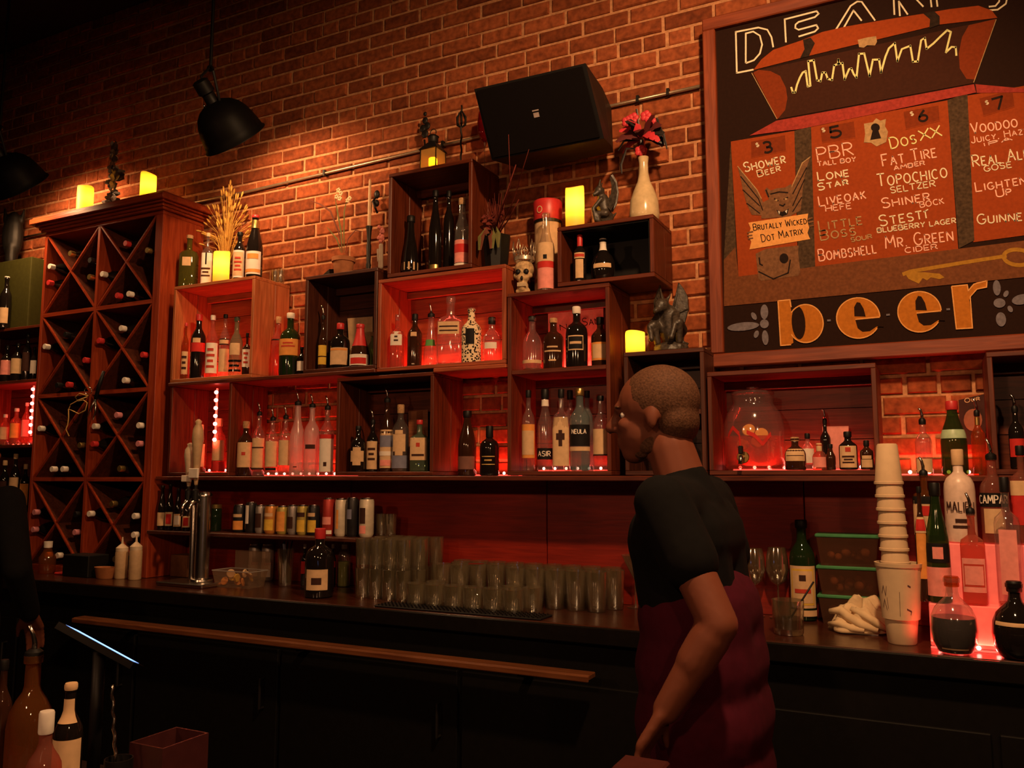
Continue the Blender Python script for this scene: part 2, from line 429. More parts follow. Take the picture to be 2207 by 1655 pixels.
for k in range(nz):
    z = k*BC+BC/2+0.004
    hd = (k % 7 == 3)
    L = BL/2 if hd else BL
    x = -6.6 + (BL/2 if k % 2 else 0) + (0.03*math.sin(k*1.7))
    while x < 2.0:
        cand.append((x+L/2, z, hd)); x += L
near = []
for i, (x, z, hd) in enumerate(cand):
    u, v, d = proj((x, 0, z))
    if -2.95 < x < -0.78 and z > 2.2 and 0 < u < W and 0 < v < H and not (1030 < u < 1300 and 150 < v < 330): near.append((d, i))
near.sort(); near = set(i for d, i in near[:300])
fld = MB()
for i, (x, z, hd) in enumerate(cand):
    if i in near:
        o = bpy.data.objects.new('brick', (header if hd else strecher)[random.randrange(6)]); COL.objects.link(o)
        o.parent = wall; o.location = (x, random.uniform(-.0025, .0015), z); o.rotation_euler = (0, random.uniform(-.006,.006), 0)
    else:
        q = brickmesh((BL/2 if hd else BL)-JT, random.randrange(9999)); yy = random.uniform(-.0025, .0015)
        fld.add([(a+x, b+yy, c+z) for a, b, c in q.v], q.f)
o = obj('brick_courses', fld, M_BRICKF, wall); tag(o, kind='stuff')
# ================================================================== floor, ceiling, panel
mb = MB().box(-6.6, 2.6, -6.5, 0.30, -0.1, 0.0); fl = obj('floor', mb, plain('floor_tile', (0.03,0.02,0.016), 0.5)); tag(fl, 'dark floor behind and before the bar', None, None, 'structure')
mb = MB().box(-6.6, 2.6, -6.5, 0.30, 4.35, 4.45); ce = obj('ceiling', mb, plain('black_ceiling', (0.02,0.014,0.012), 0.9)); tag(ce, 'black painted ceiling', None, None, 'structure')
mb = MB().box(-6.75, -6.6, -6.5, 0.30, 0, 4.35); wl = obj('wall_left', mb, plain('dark_plaster', (0.10,0.05,0.035), 0.9)); tag(wl, 'dark plaster side wall', None, None, 'structure')
ZP0, ZP1 = 0.945, 1.437
tp = bpy.data.objects.new('trim_1', None); COL.objects.link(tp); tag(tp, 'red-brown wooden wainscot panels between counter and shelf', None, None, 'structure')
seams = [-3.57, -2.50, -1.47, -0.43, 0.60, 1.6]
for a, b in zip(seams[:-1], seams[1:]):
    obj('panel', MB().box(a+.002, b-.002, -0.035, -0.004, ZP0, ZP1, .002), M_PANEL, tp)
# ================================================================== back counter
t = thing('back_counter', 'long dark wooden back counter running below the brick wall', 'counter', (-2.0, -0.3, 0))
def rel(mb, t):
    l = Vector(t.location); mb.v = [(v[0]-l.x, v[1]-l.y, v[2]-l.z) for v in mb.v]; return mb
obj('worktop', rel(MB().box(-6.0, 1.9, -0.55, -0.006, 0.900, 0.945, .004), t), M_COUNTER, t)
obj('front_edge', rel(MB().box(-6.0, 1.9, -0.563, -0.551, 0.885, 0.943, .004), t), plain('counter_nosing', (0.008,0.006,0.005), 0.2, spec=0.5), t)
obj('carcass', rel(MB().box(-6.0, 1.9, -0.52, -0.006, 0.08, 0.899), t), M_BLACKW, t)
obj('plinth', rel(MB().box(-6.0, 1.9, -0.46, -0.006, 0.0, 0.08), t), M_BLACK, t)
for i in range(9):
    a = -5.9+i*0.86
    d = obj('cabinet_door', rel(MB().box(a+.01, a+.85, -0.54, -0.521, 0.10, 0.74, .003), t), M_BLACKW, t)
    obj('door_handle', rel(MB().tube([(a+.78,-.541,.62),(a+.78,-.565,.62),(a+.78,-.565,.5),(a+.78,-.541,.5)], .006, 8), t), M_IRON, d)
t = thing('drink_ledge', 'narrow worn wooden ledge below the edge of the back counter', 'ledge', (-2.3, -0.6, 0.8))
obj('ledge_board', rel(MB().box(-3.6, -1.04, -0.66, -0.60, 0.788, 0.806, .003), t), M_LEDGE, t)
obj('ledge_nosing', rel(MB().box(-3.6, -1.04, -0.668, -0.6605, 0.783, 0.804, .003), t), M_LEDGE, t)
for x in (-3.3, -2.3, -1.3):
    obj('bracket', rel(MB().box(x-.012, x+.012, -0.64, -0.541, 0.765, 0.787), t), M_IRON, t)
# ================================================================== crates
TH = 0.018
def crate(name, label, x0, x1, z0, z1, mh, mv, back='slats', y0=-0.26, y1=-0.006, shelves=(), cat='crate', lip=True, left=True, top=True):
    t = thing(name, label, cat, ((x0+x1)/2, (y0+y1)/2, z0))
    e = 0.0012
    obj('bottom_board', rel(MB().box(x0+e, x1-e, y0, y1, z0+e, z0+TH, .002), t), mh, t)
    if top: obj('top_board', rel(MB().box(x0+e, x1-e, y0, y1, z1-TH, z1-e, .002), t), mh, t)
    zt = z1-TH if top else z1
    ym = (y0+y1)/2 + 0.02
    for k, (xa, xb) in enumerate(((x0+e, x0+TH), (x1-TH, x1-e))):
        if k == 0 and not left: continue
        obj('side_board', rel(MB().box(xa, xb, y0, ym-.001, z0+TH, zt, .002), t), mv, t)
        obj('side_board', rel(MB().box(xa, xb, ym+.001, y1, z0+TH, zt, .002), t), mv, t)
    if lip and top:
        obj('cleat', rel(MB().box(x0+TH, x1-TH, y1-.045, y1-.03, z1-TH-.035, z1-TH, .002), t), mh, t)
    if back:
        hgt = zt-z0-TH; n = max(2, int(round(hgt/0.12)))
        for i in range(n):
            a = z0+TH+hgt*i/n
            if back == 'half' and i >= n//2: continue
            obj('back_board', rel(MB().box(x0+TH, x1-TH, y1-.012, y1, a+.0015, a+hgt/n-.0015), t), mh, t)
    for zs in shelves:
        obj('shelf_board', rel(MB().box(x0+TH, x1-TH, y0+.004, y1-.013, zs-TH, zs, .002), t), mh, t)
    return t
crate('wooden_crate', 'pale pine crate beside the wine rack, holding six bottles', -3.50, -2.94, 1.935, 2.443, M_PALE, M_PALEZ)
crate('wooden_crate', 'dark crate under the terracotta pot, holding a red-necked bottle', -2.622, -2.203, 1.935, 2.400, M_DARKW, M_DARKWZ)
crate('wooden_crate', 'red-lit wide crate holding the leopard-spotted bottle', -2.20, -1.552, 1.918, 2.340, M_RED, M_REDZ)
crate('wooden_crate', 'tall open-backed crate under the lantern', -2.152, -1.715, 2.342, 2.828, M_CRATE, M_CRATEZ, back=None)
crate('wooden_crate', 'two-tier crate with the skull bottle above and clear bottles below', -1.545, -1.096, 1.458, 2.212, M_CRATE, M_CRATEZ, shelves=(1.888,))
crate('wooden_crate', 'black-lined crate under the white flower vase', -1.318, -0.912, 2.214, 2.463, M_CRATE, M_CRATEZ, back=None, lip=False)
crate('wooden_crate', 'dark crate with diamond-labelled bottles on the lower shelf', -2.420, -1.898, 1.458, 1.905, M_CRATE, M_CRATEZ)
crate('wooden_crate', 'dark crate under the crouching gargoyle and square candle', -1.043, -0.730, 1.458, 1.930, M_DARKW, M_DARKWZ, shelves=(1.70,))
crate('wooden_crate', 'wide crate under the chalkboard holding the glass drink jar', -0.724, -0.152, 1.458, 1.836, M_CRATE, M_CRATEZ)
crate('wooden_crate', 'crate below the right end of the chalkboard, half out of view', 0.170, 0.72, 1.458, 1.850, M_CRATE, M_CRATEZ)
crate('wooden_crate', 'lower-left crate with the lit vertical light string', -3.492, -3.066, 1.458, 1.9155, M_CRATE, M_CRATEZ, top=False)
crate('wooden_crate', 'tall four-tier crate left of the wine rack', -5.20, -4.56, 0.9465, 2.335, M_CRATE, M_CRATEZ, shelves=(1.25, 1.64, 2.017))
# black liner of the flower-vase crate
t = thing('crate_liner', 'black inner lining of the crate under the vase', 'liner', (-1.115, -0.1, 2.23))
obj('back_panel', rel(MB().box(-1.298, -0.932, -0.02, -0.012, 2.233, 2.444), t), M_BLACK, t)
obj('side_panel', rel(MB().box(-0.936, -0.932, -0.25, -0.022, 2.2335, 2.443), t), M_BLACK, t)
obj('top_panel', rel(MB().box(-1.298, -0.938, -0.25, -0.022, 2.4395, 2.4435), t), M_BLACK, t)
# planks
def plank(label, x0, x1, z0, z1, m, y0=-0.27, y1=-0.004):
    o = obj('shelf_plank', MB().box(-(x1-x0)/2, (x1-x0)/2, y0, y1, 0, z1-z0, .003), m, loc=((x0+x1)/2, 0, z0)); tag(o, label, 'shelf'); return o
plank('upper shelf plank carrying the pale crate and the dark crate', -3.50, -2.2025, 1.9165, 1.9345, M_CRATE, y1=-0.006)
plank('long lower shelf plank running under the crates', -3.56, 0.80, 1.437, 1.457, M_CRATE)
plank('short plank carrying the beer cans above the counter', -3.57, -2.16, 1.168, 1.186, M_DARKW, -0.30, -0.037)
plank('short plank bridging above the single dark bottles', -1.897, -1.546, 1.899, 1.917, M_RED)
# ================================================================== wine rack
RX0, RX1, RZ0, RZ1, RY0, RY1 = -4.545, -3.575, 0.946, 2.84, -0.285, -0.006
t = thing('wine_rack', 'tall cherry-wood wine rack with crossed diamond cells and moulded crown', 'wine rack', ((RX0+RX1)/2, -.15, RZ0))
obj('side_panel', rel(MB().box(RX1-.055, RX1, RY0, RY1, RZ0, RZ1, .002), t), M_CHERRYZ, t)
obj('side_panel', rel(MB().box(RX0, RX0+.022, RY0, RY1, RZ0, RZ1, .002), t), M_CHERRYZ, t)
obj('back_panel', rel(MB().box(RX0+.022, RX1-.055, RY1-.01, RY1, RZ0, RZ1), t), M_BLACKW, t)
obj('base_board', rel(MB().box(RX0+.023, RX1-.056, RY0, RY1-.011, RZ0, RZ0+.03), t), M_CHERRY, t)
ex, ez = RX0+.022, RX1-.055
steps = [(0.0, 2.840, 2.862), (.018, 2.862, 2.876), (.026, 2.876, 2.892), (.042, 2.892, 2.904), (.062, 2.904, 2.935), (.052, 2.935, 2.945)]
for d, a, b in steps:
    obj('crown_moulding', rel(MB().box(RX0-d, RX1+d, RY0-d, RY1, a+.0002, b, .003), t), M_CHERRY, t)
mx = (ex+ez)/2; zz = [RZ0+.03+(RZ1-RZ0-.03)*i/4 for i in range(5)]; w = 0.009
obj('upright', rel(MB().box(mx-w, mx+w, RY0, RY1-.012, RZ0+.03, RZ1-.001), t), M_CHERRYZ, t)
for i in (1,2,3):
    for a, b in ((ex, mx-w), (mx+w, ez)):
        obj('rail', rel(MB().box(a+.001, b-.001, RY0, RY1-.012, zz[i]-.011, zz[i]+.011), t), M_CHERRY, t)
for i in range(4):
    for a, b in ((ex, mx-w), (mx+w, ez)):
        z0, z1 = zz[i]+(.011 if i else 0), zz[i+1]-(.011 if i<3 else 0)
        L = math.hypot(b-a, z1-z0); nx, nzv = (z1-z0)/L*.0085, (b-a)/L*.0085
        for y_off, pts in ((.002, [(a+nx,z0),(b-.0005,z1-nzv),(b-nx,z1),(a+.0005,z0+nzv)]), (0.0, [(a+.0005,z1-nzv),(b-nx,z0),(b-.0005,z0+nzv),(a+nx,z1)])):
            sl = obj('diagonal_slat', rel(MB().prism(pts, lambda u, v: (u, RY0+.0125+y_off, v), lambda u, v: (u, RY1-.013, v)), t), M_DARKWZ, t)  # dark wood puts the shade inside the cells into the slat colour
            obj('lit_slat_edge', rel(MB().prism(pts, lambda u, v: (u, RY0+y_off, v), lambda u, v: (u, RY0+.0124+y_off, v)), t), M_CHERRYZ, sl)  # lighter strip paints the light on the front edge of the slat
# bottles lying in the cells
foils = {'white': C_WHITE, 'red': C_RED, 'gold': C_GOLD, 'black': M_BLACK, 'pink': plain('pink_foil', (0.6,0.22,0.25), 0.4)}
wb = None
def lying(x, z, foil, label):
    global wb
    t = thing('wine_bottle', label, 'bottle', (x, -0.03, z), group='wine bottles lying in the rack')
    prof = [(.001,0),(.036,.002),(.0375,.01),(.0375,.17),(.030,.20),(.0155,.225),(.0145,.262)]
    mb = MB().lathe(prof, 16); mb.v = [(v[0], -v[2]+.0, v[1]) for v in mb.v]
    if wb is None: wb = obj('bottle_glass', mb, G_DARK, t, 50)
    else:
        o = wb.copy(); COL.objects.link(o); o.parent = t
    mb = MB().lathe([(.0155,.235),(.0160,.262),(.0150,.2645),(.001,.2645)], 14, cap0=False); mb.v = [(v[0], -v[2]+.0, v[1]) for v in mb.v]
    obj('foil_cap', mb, foils[foil], t, 50)
cx = [(ex+mx-w)/2, (mx+w+ez)/2]; rown = ['bottom', 'third', 'second', 'top']; rnd = random.Random(5)
for i in range(4):
    for c in range(2):
        zc = (zz[i]+zz[i+1])/2
        hw = (mx-w-ex)/2; hh = (zz[i+1]-zz[i])/2
        spots = [('left', -hw*.80, -.045), ('left', -hw*.79, .05), ('right', hw*.80, -.05), ('right', hw*.79, .045), ('upper', 0.0, hh*.30), ('lower', -.045, -hh+.055), ('lower', .045, -hh+.055)]
        seen = {}
        for nm, dx, dz in spots:
            if rnd.random() < 0.30: continue
            # rest on the slats: left/right pockets
            fo = rnd.choice(['white','white','red','gold','black','pink'])
            if nm == 'upper': dz = .105
            seen[nm] = seen.get(nm, 0)+1
            wh = '' if seen[nm] == 1 else 'second '
            lying(cx[c]+dx, zc+dz, fo, f"{wh}{fo}-foil wine bottle, {nm} pocket of the {rown[i]} {'left' if c==0 else 'right'} rack cell")
# ================================================================== pendants and added fill lamps
pr2 = at(507, 300, -0.48); pr1 = at(48, 402, -0.45)
pendant(pr2, (0.066, 0.718, -0.693), 'black bell-shaped pendant lamp hanging before the middle of the brick wall', P_P2, 150)
pendant(pr1, (-0.01, 0.714, -0.70), 'black bell-shaped pendant lamp cut by the left edge of the photo', P_P1, 150)
pendant((-0.05, -1.95, 3.35), (-0.50, 0.72, -0.85), 'black pendant lamp aimed at the wall from the right', P_KEY, 128)
for i, x in enumerate((-2.6, -0.7, 1.2)):  # unseen lamps added behind the camera as front fill
    pendant((x, -3.95, 2.35), (0, 0.68, -0.71), ['unseen added fill lamp over the far end of the customers bar','unseen added fill lamp over the middle of the customers bar','unseen added fill lamp over the near end of the customers bar'][i], P_FILL*(.75,1,1)[i], 165, lc=WARMR)
# wall conduit
t = thing('conduit_pipe', 'thin metal conduit pipe running along the brick wall', 'pipe', (-2.2, -0.012, 3.02))
pa, pb = at(20, 518, -0.014), at(1508, 186, -0.014)
obj('pipe', rel(MB().tube([pa, at(530,414,-.014), at(905,325,-.014), at(1300,232,-.014), pb], 0.0075, 10), t), M_PIPE, t, True)
for px, py in ((700, 374), (955, 312), (1375, 215), (1440,200)):
    p = at(px, py, -.014); obj('pipe_clip', rel(MB().box(p.x-.006, p.x+.006, -.025, -.003, p.z-.013, p.z+.016), t), M_IRON, t)
# ================================================================== stroke lettering
def arc(cx, cy, rx, ry, a0, a1, n=9):
    return [(cx+rx*math.cos(math.radians(a0+(a1-a0)*i/n)), cy+ry*math.sin(math.radians(a0+(a1-a0)*i/n))) for i in range(n+1)]
FONT = {
 'A': (.62, [[(0,0),(.31,1),(.62,0)],[(.12,.36),(.5,.36)]]),
 'B': (.56, [[(0,0),(0,1)],[(0,1),(.28,1)]+arc(.28,.76,.24,.24,90,-90)+[(0,.52)],[(0,.52),(.3,.52)]+arc(.3,.26,.26,.26,90,-90)+[(0,0)]]),
 'C': (.58, [arc(.33,.5,.33,.5,50,310,12)]),
 'D': (.58, [[(0,0),(0,1),(.2,1)]+arc(.2,.5,.38,.5,90,-90,10)+[(0,0)]]),
 'E': (.48, [[(.48,1),(0,1),(0,0),(.48,0)],[(0,.52),(.38,.52)]]),
 'F': (.46, [[(.46,1),(0,1),(0,0)],[(0,.52),(.36,.52)]]),
 'G': (.62, [arc(.33,.5,.33,.5,50,330,12)+[(.62,.45),(.38,.45)]]),
 'H': (.58, [[(0,0),(0,1)],[(.58,0),(.58,1)],[(0,.5),(.58,.5)]]),
 'I': (.06, [[(.03,0),(.03,1)]]),
 'J': (.4, [[(.36,1),(.36,.25)]+arc(.18,.25,.18,.25,0,-180,7)]),
 'K': (.54, [[(0,0),(0,1)],[(.5,1),(0,.42)],[(.16,.58),(.54,0)]]),
 'L': (.46, [[(0,1),(0,0),(.46,0)]]),
 'M': (.74, [[(0,0),(.08,1),(.37,.35),(.66,1),(.74,0)]]),
 'N': (.6, [[(0,0),(0,1),(.6,0),(.6,1)]]),
 'O': (.66, [arc(.33,.5,.33,.5,90,450,16)]),
 'P': (.52, [[(0,0),(0,1),(.26,1)]+arc(.26,.74,.26,.26,90,-90)+[(0,.48)]]),
 'R': (.56, [[(0,0),(0,1),(.26,1)]+arc(.26,.74,.26,.26,90,-90)+[(0,.48)],[(.2,.48),(.56,0)]]),
 'S': (.52, [arc(.27,.75,.25,.25,30,270,9)+arc(.26,.25,.26,.25,90,-150,9)]),
 'T': (.58, [[(0,1),(.58,1)],[(.29,1),(.29,0)]]),
 'U': (.56, [[(0,1),(0,.28)]+arc(.28,.28,.28,.28,180,360,9)+[(.56,1)]]),
 'V': (.58, [[(0,1),(.29,0),(.58,1)]]),
 'W': (.84, [[(0,1),(.2,0),(.42,.7),(.64,0),(.84,1)]]),
 'X': (.56, [[(0,0),(.56,1)],[(0,1),(.56,0)]]),
 'Y': (.56, [[(0,1),(.28,.5),(.56,1)],[(.28,.5),(.28,0)]]),
 'Z': (.54, [[(0,1),(.54,1),(0,0),(.54,0)]]),
 '.': (.08, [[(.02,0),(.06,.06)]]), ',': (.1, [[(.08,.06),(.02,-.12)]]), "'": (.08, [[(.05,1.0),(.02,.78)]]), '-': (.4, [[(.05,.5),(.35,.5)]]),
 '3': (.5, [arc(.22,.74,.26,.26,140,-90,8)+arc(.22,.25,.28,.25,90,-150,9)]),
 '5': (.5, [[(.46,1),(.06,1),(.03,.56)]+arc(.22,.31,.28,.31,110,-150,10)]),
 '6': (.52, [[(.42,1),(.14,.62)]+arc(.26,.28,.26,.28,150,510,14)]),
 '7': (.5, [[(0,1),(.5,1),(.18,0)]]), '$': (.5, [arc(.26,.7,.22,.18,30,270,8)+arc(.25,.3,.22,.2,90,-150,8),[(.26,1.05),(.26,-.05)]]),
}
def strokes(text, sp=.2, caps=True):
    """returns list of polylines in em units and the total width; first letters drawn taller"""
    out = []; x = 0.0; first = True
    for ch in text:
        if ch == ' ': x += .42; first = True; continue
        w, ls = FONT[ch.upper()]
        k = 1.0 if (first or not caps) else 0.74
        if ch in ".,'": k = 1.0
        for l in ls: out.append([(x+p[0]*k, p[1]*k) for p in l])
        x += w*k+sp; first = False
    return out, max(x-sp, .01)
def write(mb, text, p0, p1, h, fn, wid, caps=True, wob=0.0):
    """text from p0 to p1 (2D), cap height h; 2D y grows downwards as in the photo"""
    st, w = strokes(text, caps=caps)
    p0 = Vector(p0); p1 = Vector(p1); d = (p1-p0); u = d/w; n = Vector((d.y, -d.x)).normalized()*h
    rnd = random.Random(hash(text) % 1000 if False else sum(map(ord, text)))
    for l in st:
        j = Vector((rnd.uniform(-1,1), rnd.uniform(-1,1)))*wob
        mb.ribbon([tuple(p0+u*a+n*b+j) for a, b in l], wid, fn)
# ================================================================== chalkboard
YB = -0.085
def z2(x, y): return (1500+x/3.1216, y/3.1216)
def z3(x, y): return (1500+x/3.1216, 380+y/3.1216)
bd = thing('chalkboard', 'large framed chalkboard beer menu painted with a treasure chest', 'chalkboard', (0.06, YB, 1.9))
BX0, BX1, BZ0, BZ1 = -0.742, 0.98, 1.872, 3.29
CH = {k: plain('chalk_'+k, [x*.68 for x in c], 0.85, var=v, scale=90) for k, c, v in (
  ('ground', (0.026,0.009,0.005), .12), ('lid_dark', (0.060,0.018,0.009), .12), ('rust', (0.40,0.066,0.013), .10), ('rust2', (0.26,0.042,0.009), .12),
  ('strap', (0.035,0.02,0.013), .3), ('pink', (0.42,0.050,0.036), .2), ('post', (0.09,0.052,0.028), .4), ('table', (0.21,0.070,0.026), .2),
  ('tan', (0.55,0.34,0.16), .2), ('cream', (1.05,0.92,0.66), .08), ('lime', (0.98,0.94,0.42), .08), ('rose', (1.2,0.66,0.52), .08), ('gold', (0.50,0.24,0.03), .15),
  ('orange', (0.62,0.20,0.022), .12), ('peach', (1.0,0.46,0.14), .10), ('ink', (0.022,0.012,0.010), .2), ('violet', (0.22,0.19,0.22), .2), ('stone', (0.24,0.11,0.052), .25), ('white', (0.85,0.8,0.7), .1))}
obj('board_panel', rel(MB().box(BX0+.03, BX1-.03, YB, YB+.012, BZ0+.03, BZ1-.03), bd), CH['ground'], bd)
FR = wood('frame_wood', (0.17,0.030,0.009), (0.28,0.056,0.018), 'x'); FRZ = wood('frame_wood_upright', (0.17,0.030,0.009), (0.28,0.056,0.018), 'z')
for nm, bx in (('frame_rail', (BX0, BX1, BZ0, BZ0+.052)), ('frame_rail', (BX0, BX1, BZ1-.052, BZ1))):
    obj(nm, rel(MB().box(bx[0], bx[1], YB-.022, YB+.03, bx[2], bx[3], .004), bd), FR, bd)
for a, b in ((BX0, BX0+.050), (BX1-.05, BX1)):
    obj('frame_stile', rel(MB().box(a, b, YB-.024, YB+.03, BZ0+.0525, BZ1-.0525, .004), bd), FRZ, bd)
obj('batten', rel(MB().box(BX0+.1, BX1-.1, YB+.031, -.003, 2.9, 2.96), bd), M_BLACKW, bd)
obj('batten', rel(MB().box(BX0+.1, BX1-.1, YB+.031, -.003, 2.1, 2.16), bd), M_BLACKW, bd)
_o = Vector(bd.location)
XMIN, XMAX, ZMAX = BX0+.052, BX1-.052, BZ1-.054
def bfn(layer):
    def f(px, py):
        p = at(px, py, YB-.0008*layer)
        return Vector((min(max(p.x, XMIN), XMAX), p.y, min(p.z, ZMAX)))-_o
    return f
def paint(name, poly, c, layer, z=None):
    pts = [z(*p) for p in poly] if z else poly
    f = bfn(layer); n = len(pts); mb = MB().add([f(*p) for p in pts], [tuple(range(n))])
    return obj(name, mb, CH[c], bd)
def stroke(name, lines, c, layer, wid, z=None, closed=False):
    mb = MB(); f = bfn(layer)
    for l in lines:
        mb.ribbon([z(*p) for p in l] if z else l, wid, f, closed)
    return obj(name, mb, CH[c], bd)
def ell(cx, cy, rx, ry, rot=0, n=20):
    c, s = math.cos(math.radians(rot)), math.sin(math.radians(rot))
    return [(cx+rx*math.cos(2*math.pi*i/n)*c-ry*math.sin(2*math.pi*i/n)*s, cy+rx*math.cos(2*math.pi*i/n)*s+ry*math.sin(2*math.pi*i/n)*c) for i in range(n)]
# name at the top, in outline letters
for ls in ([[(388,468),(275,490),(268,215),(420,185),(480,200),(508,250),(520,318)]], [[(335,425),(335,225),(385,212),(430,240),(445,300),(430,360),(390,405),(335,425)]],
  [[(605,285),(597,130),(812,75),(825,92),(800,115),(690,148),(670,165),(668,188),(690,200),(810,168),(822,190),(800,212),(690,246)]],
  [[(940,202),(1040,40),(1085,10),(1115,12),(1205,138)]], [[(988,198),(1060,70),(1115,140)]], [[(1335,100),(1328,-60),(1430,-60),(1530,45)]], [[(1372,108),(1365,10),(1425,98)]],
  [[(1585,48),(1570,-80),(1610,-80),(1625,45)]], [[(1960,70),(2030,65),(2085,25),(2095,-20)]], [[(1970,45),(2015,40),(2040,10),(2042,-20)]]):
    stroke('lettering', ls, 'cream', 2.5, 3.6, z2)
paint('chest_lid_inside', [(385,480),(2025,125),(1870,558),(560,800)], 'lid_dark', 3, z2)
paint('chest_lid_end', [(385,490),(420,470),(500,478),(565,510),(605,590),(615,660),(600,740),(548,803)], 'rust2', 3.5, z2)
paint('chest_lid_end', [(2015,128),(1880,535),(1820,530),(1775,460),(1768,360),(1790,250),(1835,170)], 'rust2', 3.5, z2)
paint('chest_lid', [(385,472),(440,400),(520,335),(700,275),(850,215),(1000,180),(1300,128),(1530,92),(1700,62),(1900,38),(1990,70),(2028,120),(1640,165),(1200,270),(750,378),(420,462)], 'rust', 4, z2)
for p in ([(720,268),(770,252),(800,290),(760,378),(700,392),(730,330)], [(1530,92),(1600,72),(1640,110),(1640,165),(1570,190),(1575,130)]): paint('strap', p, 'strap', 4.5, z2)
paint('latch', [(1088,268),(1150,252),(1212,243),(1218,280),(1205,305),(1150,305),(1130,320),(1098,318)], 'tan', 5, z2)
for l in ([(375,490),(545,800)], [(2020,130),(1868,555)]): stroke('chest_edge', [l], 'tan', 4, 1.6, z2)
paint('chest_band', [(360,912),(540,812),(1000,728),(1870,566),(1885,622),(1300,745),(700,868),(480,895)], 'pink', 5, z2)
paint('chest_band', [(1880,566),(2260,600),(2260,620),(1890,625)], 'pink', 5, z2)
paint('chest_front', [(1575,305),(1712,282),(1720,592),(1592,600)], 'rust', 3)
paint('chest_front', [(1748,272),(2042,216),(2066,548),(1756,580)], 'rust', 3)
paint('chest_front', [(2085,206),(2260,176),(2260,500),(2098,522)], 'rust', 3)
paint('chest_post', [(1712,282),(1748,272),(1757,575),(1722,585)], 'post', 3.5)
paint('chest_post', [(2042,216),(2085,200),(2100,518),(2067,535)], 'post', 3.5)
paint('chest_post', [(1560,560),(1575,305),(1590,600)], 'post', 3.2)
paint('table', [(1560,660),(1560,560),(1585,532),(1592,596),(1760,574),(2260,512),(2260,592),(1900,628)], 'table', 4)
SKY = [(640,585),(652,622),(668,620),(680,570),(700,520),(718,488),(738,478),(752,582),(770,576),(755,412),(792,405),(815,540),(838,546),(850,488),(872,488),(886,530),(915,538),(930,440),(955,430),(958,400),(965,430),(985,424),(1000,535),(1030,465),(1045,460),(1062,500),(1080,522),(1097,362),(1132,360),(1168,512),(1190,402),(1232,400),(1245,488),(1275,380),(1298,325),(1338,290),(1355,412),(1385,330),(1442,308),(1460,415),(1492,413),(1515,270),(1540,255),(1552,328),(1600,290),(1640,250),(1690,203),(1715,215),(1682,352),(1720,315),(1748,318),(1752,375)]
stroke('city_skyline', [SKY], 'lime', 5, 4.2, z2)
# price tags
for tagp, num, np0, np1, nh in (([(370,952),(600,908),(605,1015),(372,1062)], '3', (465,1030), (515,1018), 72), ([(835,858),(1062,815),(1075,925),(848,960)], '5', (910,930), (980,915), 72),
        ([(1395,750),(1632,708),(1640,812),(1412,870)], '6', (1505,820), (1560,808), 72), ([(1905,662),(2128,604),(2145,718),(1935,780)], '7', (2010,745), (2080,725), 80)):
    paint('price_tag', tagp, 'rust2', 4, z2)
    stroke('tag_outline', [tagp], 'rust', 4.4, 1.5, z2, True)
    mb = MB(); f = bfn(5); write(mb, num, np0, np1, nh, lambda a, b: f(*z2(a, b)), 15, False); obj('lettering', mb, CH['ink'], bd)
    mb = MB(); write(mb, '$', (np0[0]-60, np0[1]-38), (np0[0]-38, np0[1]-44), 30, lambda a, b: f(*z2(a, b)), 5, False); obj('lettering', mb, CH['cream'], bd)
paint('lock_plate', [(1130,832),(1190,822),(1212,795),(1240,812),(1278,800),(1272,850),(1292,885),(1280,955),(1215,985),(1178,960),(1130,958),(1138,900)], 'tan', 5, z2)
paint('keyhole', ell(1207,858,30,28)[2:18] and ell(1207,858,30,28), 'ink', 5.5, z2)
paint('keyhole', [(1190,870),(1224,868),(1246,930),(1172,942)], 'ink', 5.6, z2)
TXT2 = [('Shower',(330,1155),(605,1093),62,'cream'),('Beer',(420,1190),(572,1148),44,'cream'),('PBR',(820,1080),(1060,1040),85,'rose'),('TALL BOY',(820,1118),(1075,1085),30,'rose'),
 ('Lone',(822,1215),(1030,1185),58,'cream'),('Star',(825,1280),(1025,1240),46,'cream'),('Dos',(1315,1000),(1485,960),74,'lime'),('X',(1510,948),(1580,930),70,'lime'),('X',(1588,928),(1655,912),70,'lime'),
 ('Fat Tire',(1258,1120),(1620,1055),78,'rose'),('AMBER',(1335,1145),(1540,1108),28,'rose'),('TopoChico',(1225,1255),(1690,1192),84,'cream'),('SELTZER',(1312,1300),(1612,1252),40,'cream'),
 ('Voodoo',(1855,900),(2165,850),70,'rose'),('Juicy, Hazy',(1855,965),(2240,895),45,'rose'),('IPA',(1940,985),(2130,940),22,'rose'),('Real Ale',(1865,1122),(2240,1064),76,'cream'),('GOSE',(1940,1155),(2125,1125),38,'cream'),
 ('Lighten',(1885,1290),(2225,1236),62,'rose')]
TXT3 = [('Up',(2025,142),(2125,122),52,'rose'),('Guinness',(1895,322),(2300,285),66,'cream'),('LiveOak',(832,200),(1145,148),66,'rose'),('HEFE',(875,236),(1045,215),38,'rose'),
 ('Little',(832,366),(1120,322),68,'tan'),('Boss',(840,430),(1075,392),64,'tan'),('SOUR',(1045,442),(1185,415),28,'tan'),('Bombshell',(830,570),(1215,515),76,'rose'),
 ('Shiner',(1255,215),(1575,160),66,'rose'),('BOCK',(1510,210),(1670,182),36,'rose'),('Stesti',(1240,335),(1550,282),72,'cream'),('BLUEBERRY LAGER',(1222,380),(1750,312),32,'cream'),
 ('Mr. Green',(1278,485),(1730,432),82,'rose'),('CIDER',(1410,515),(1625,488),34,'rose')]
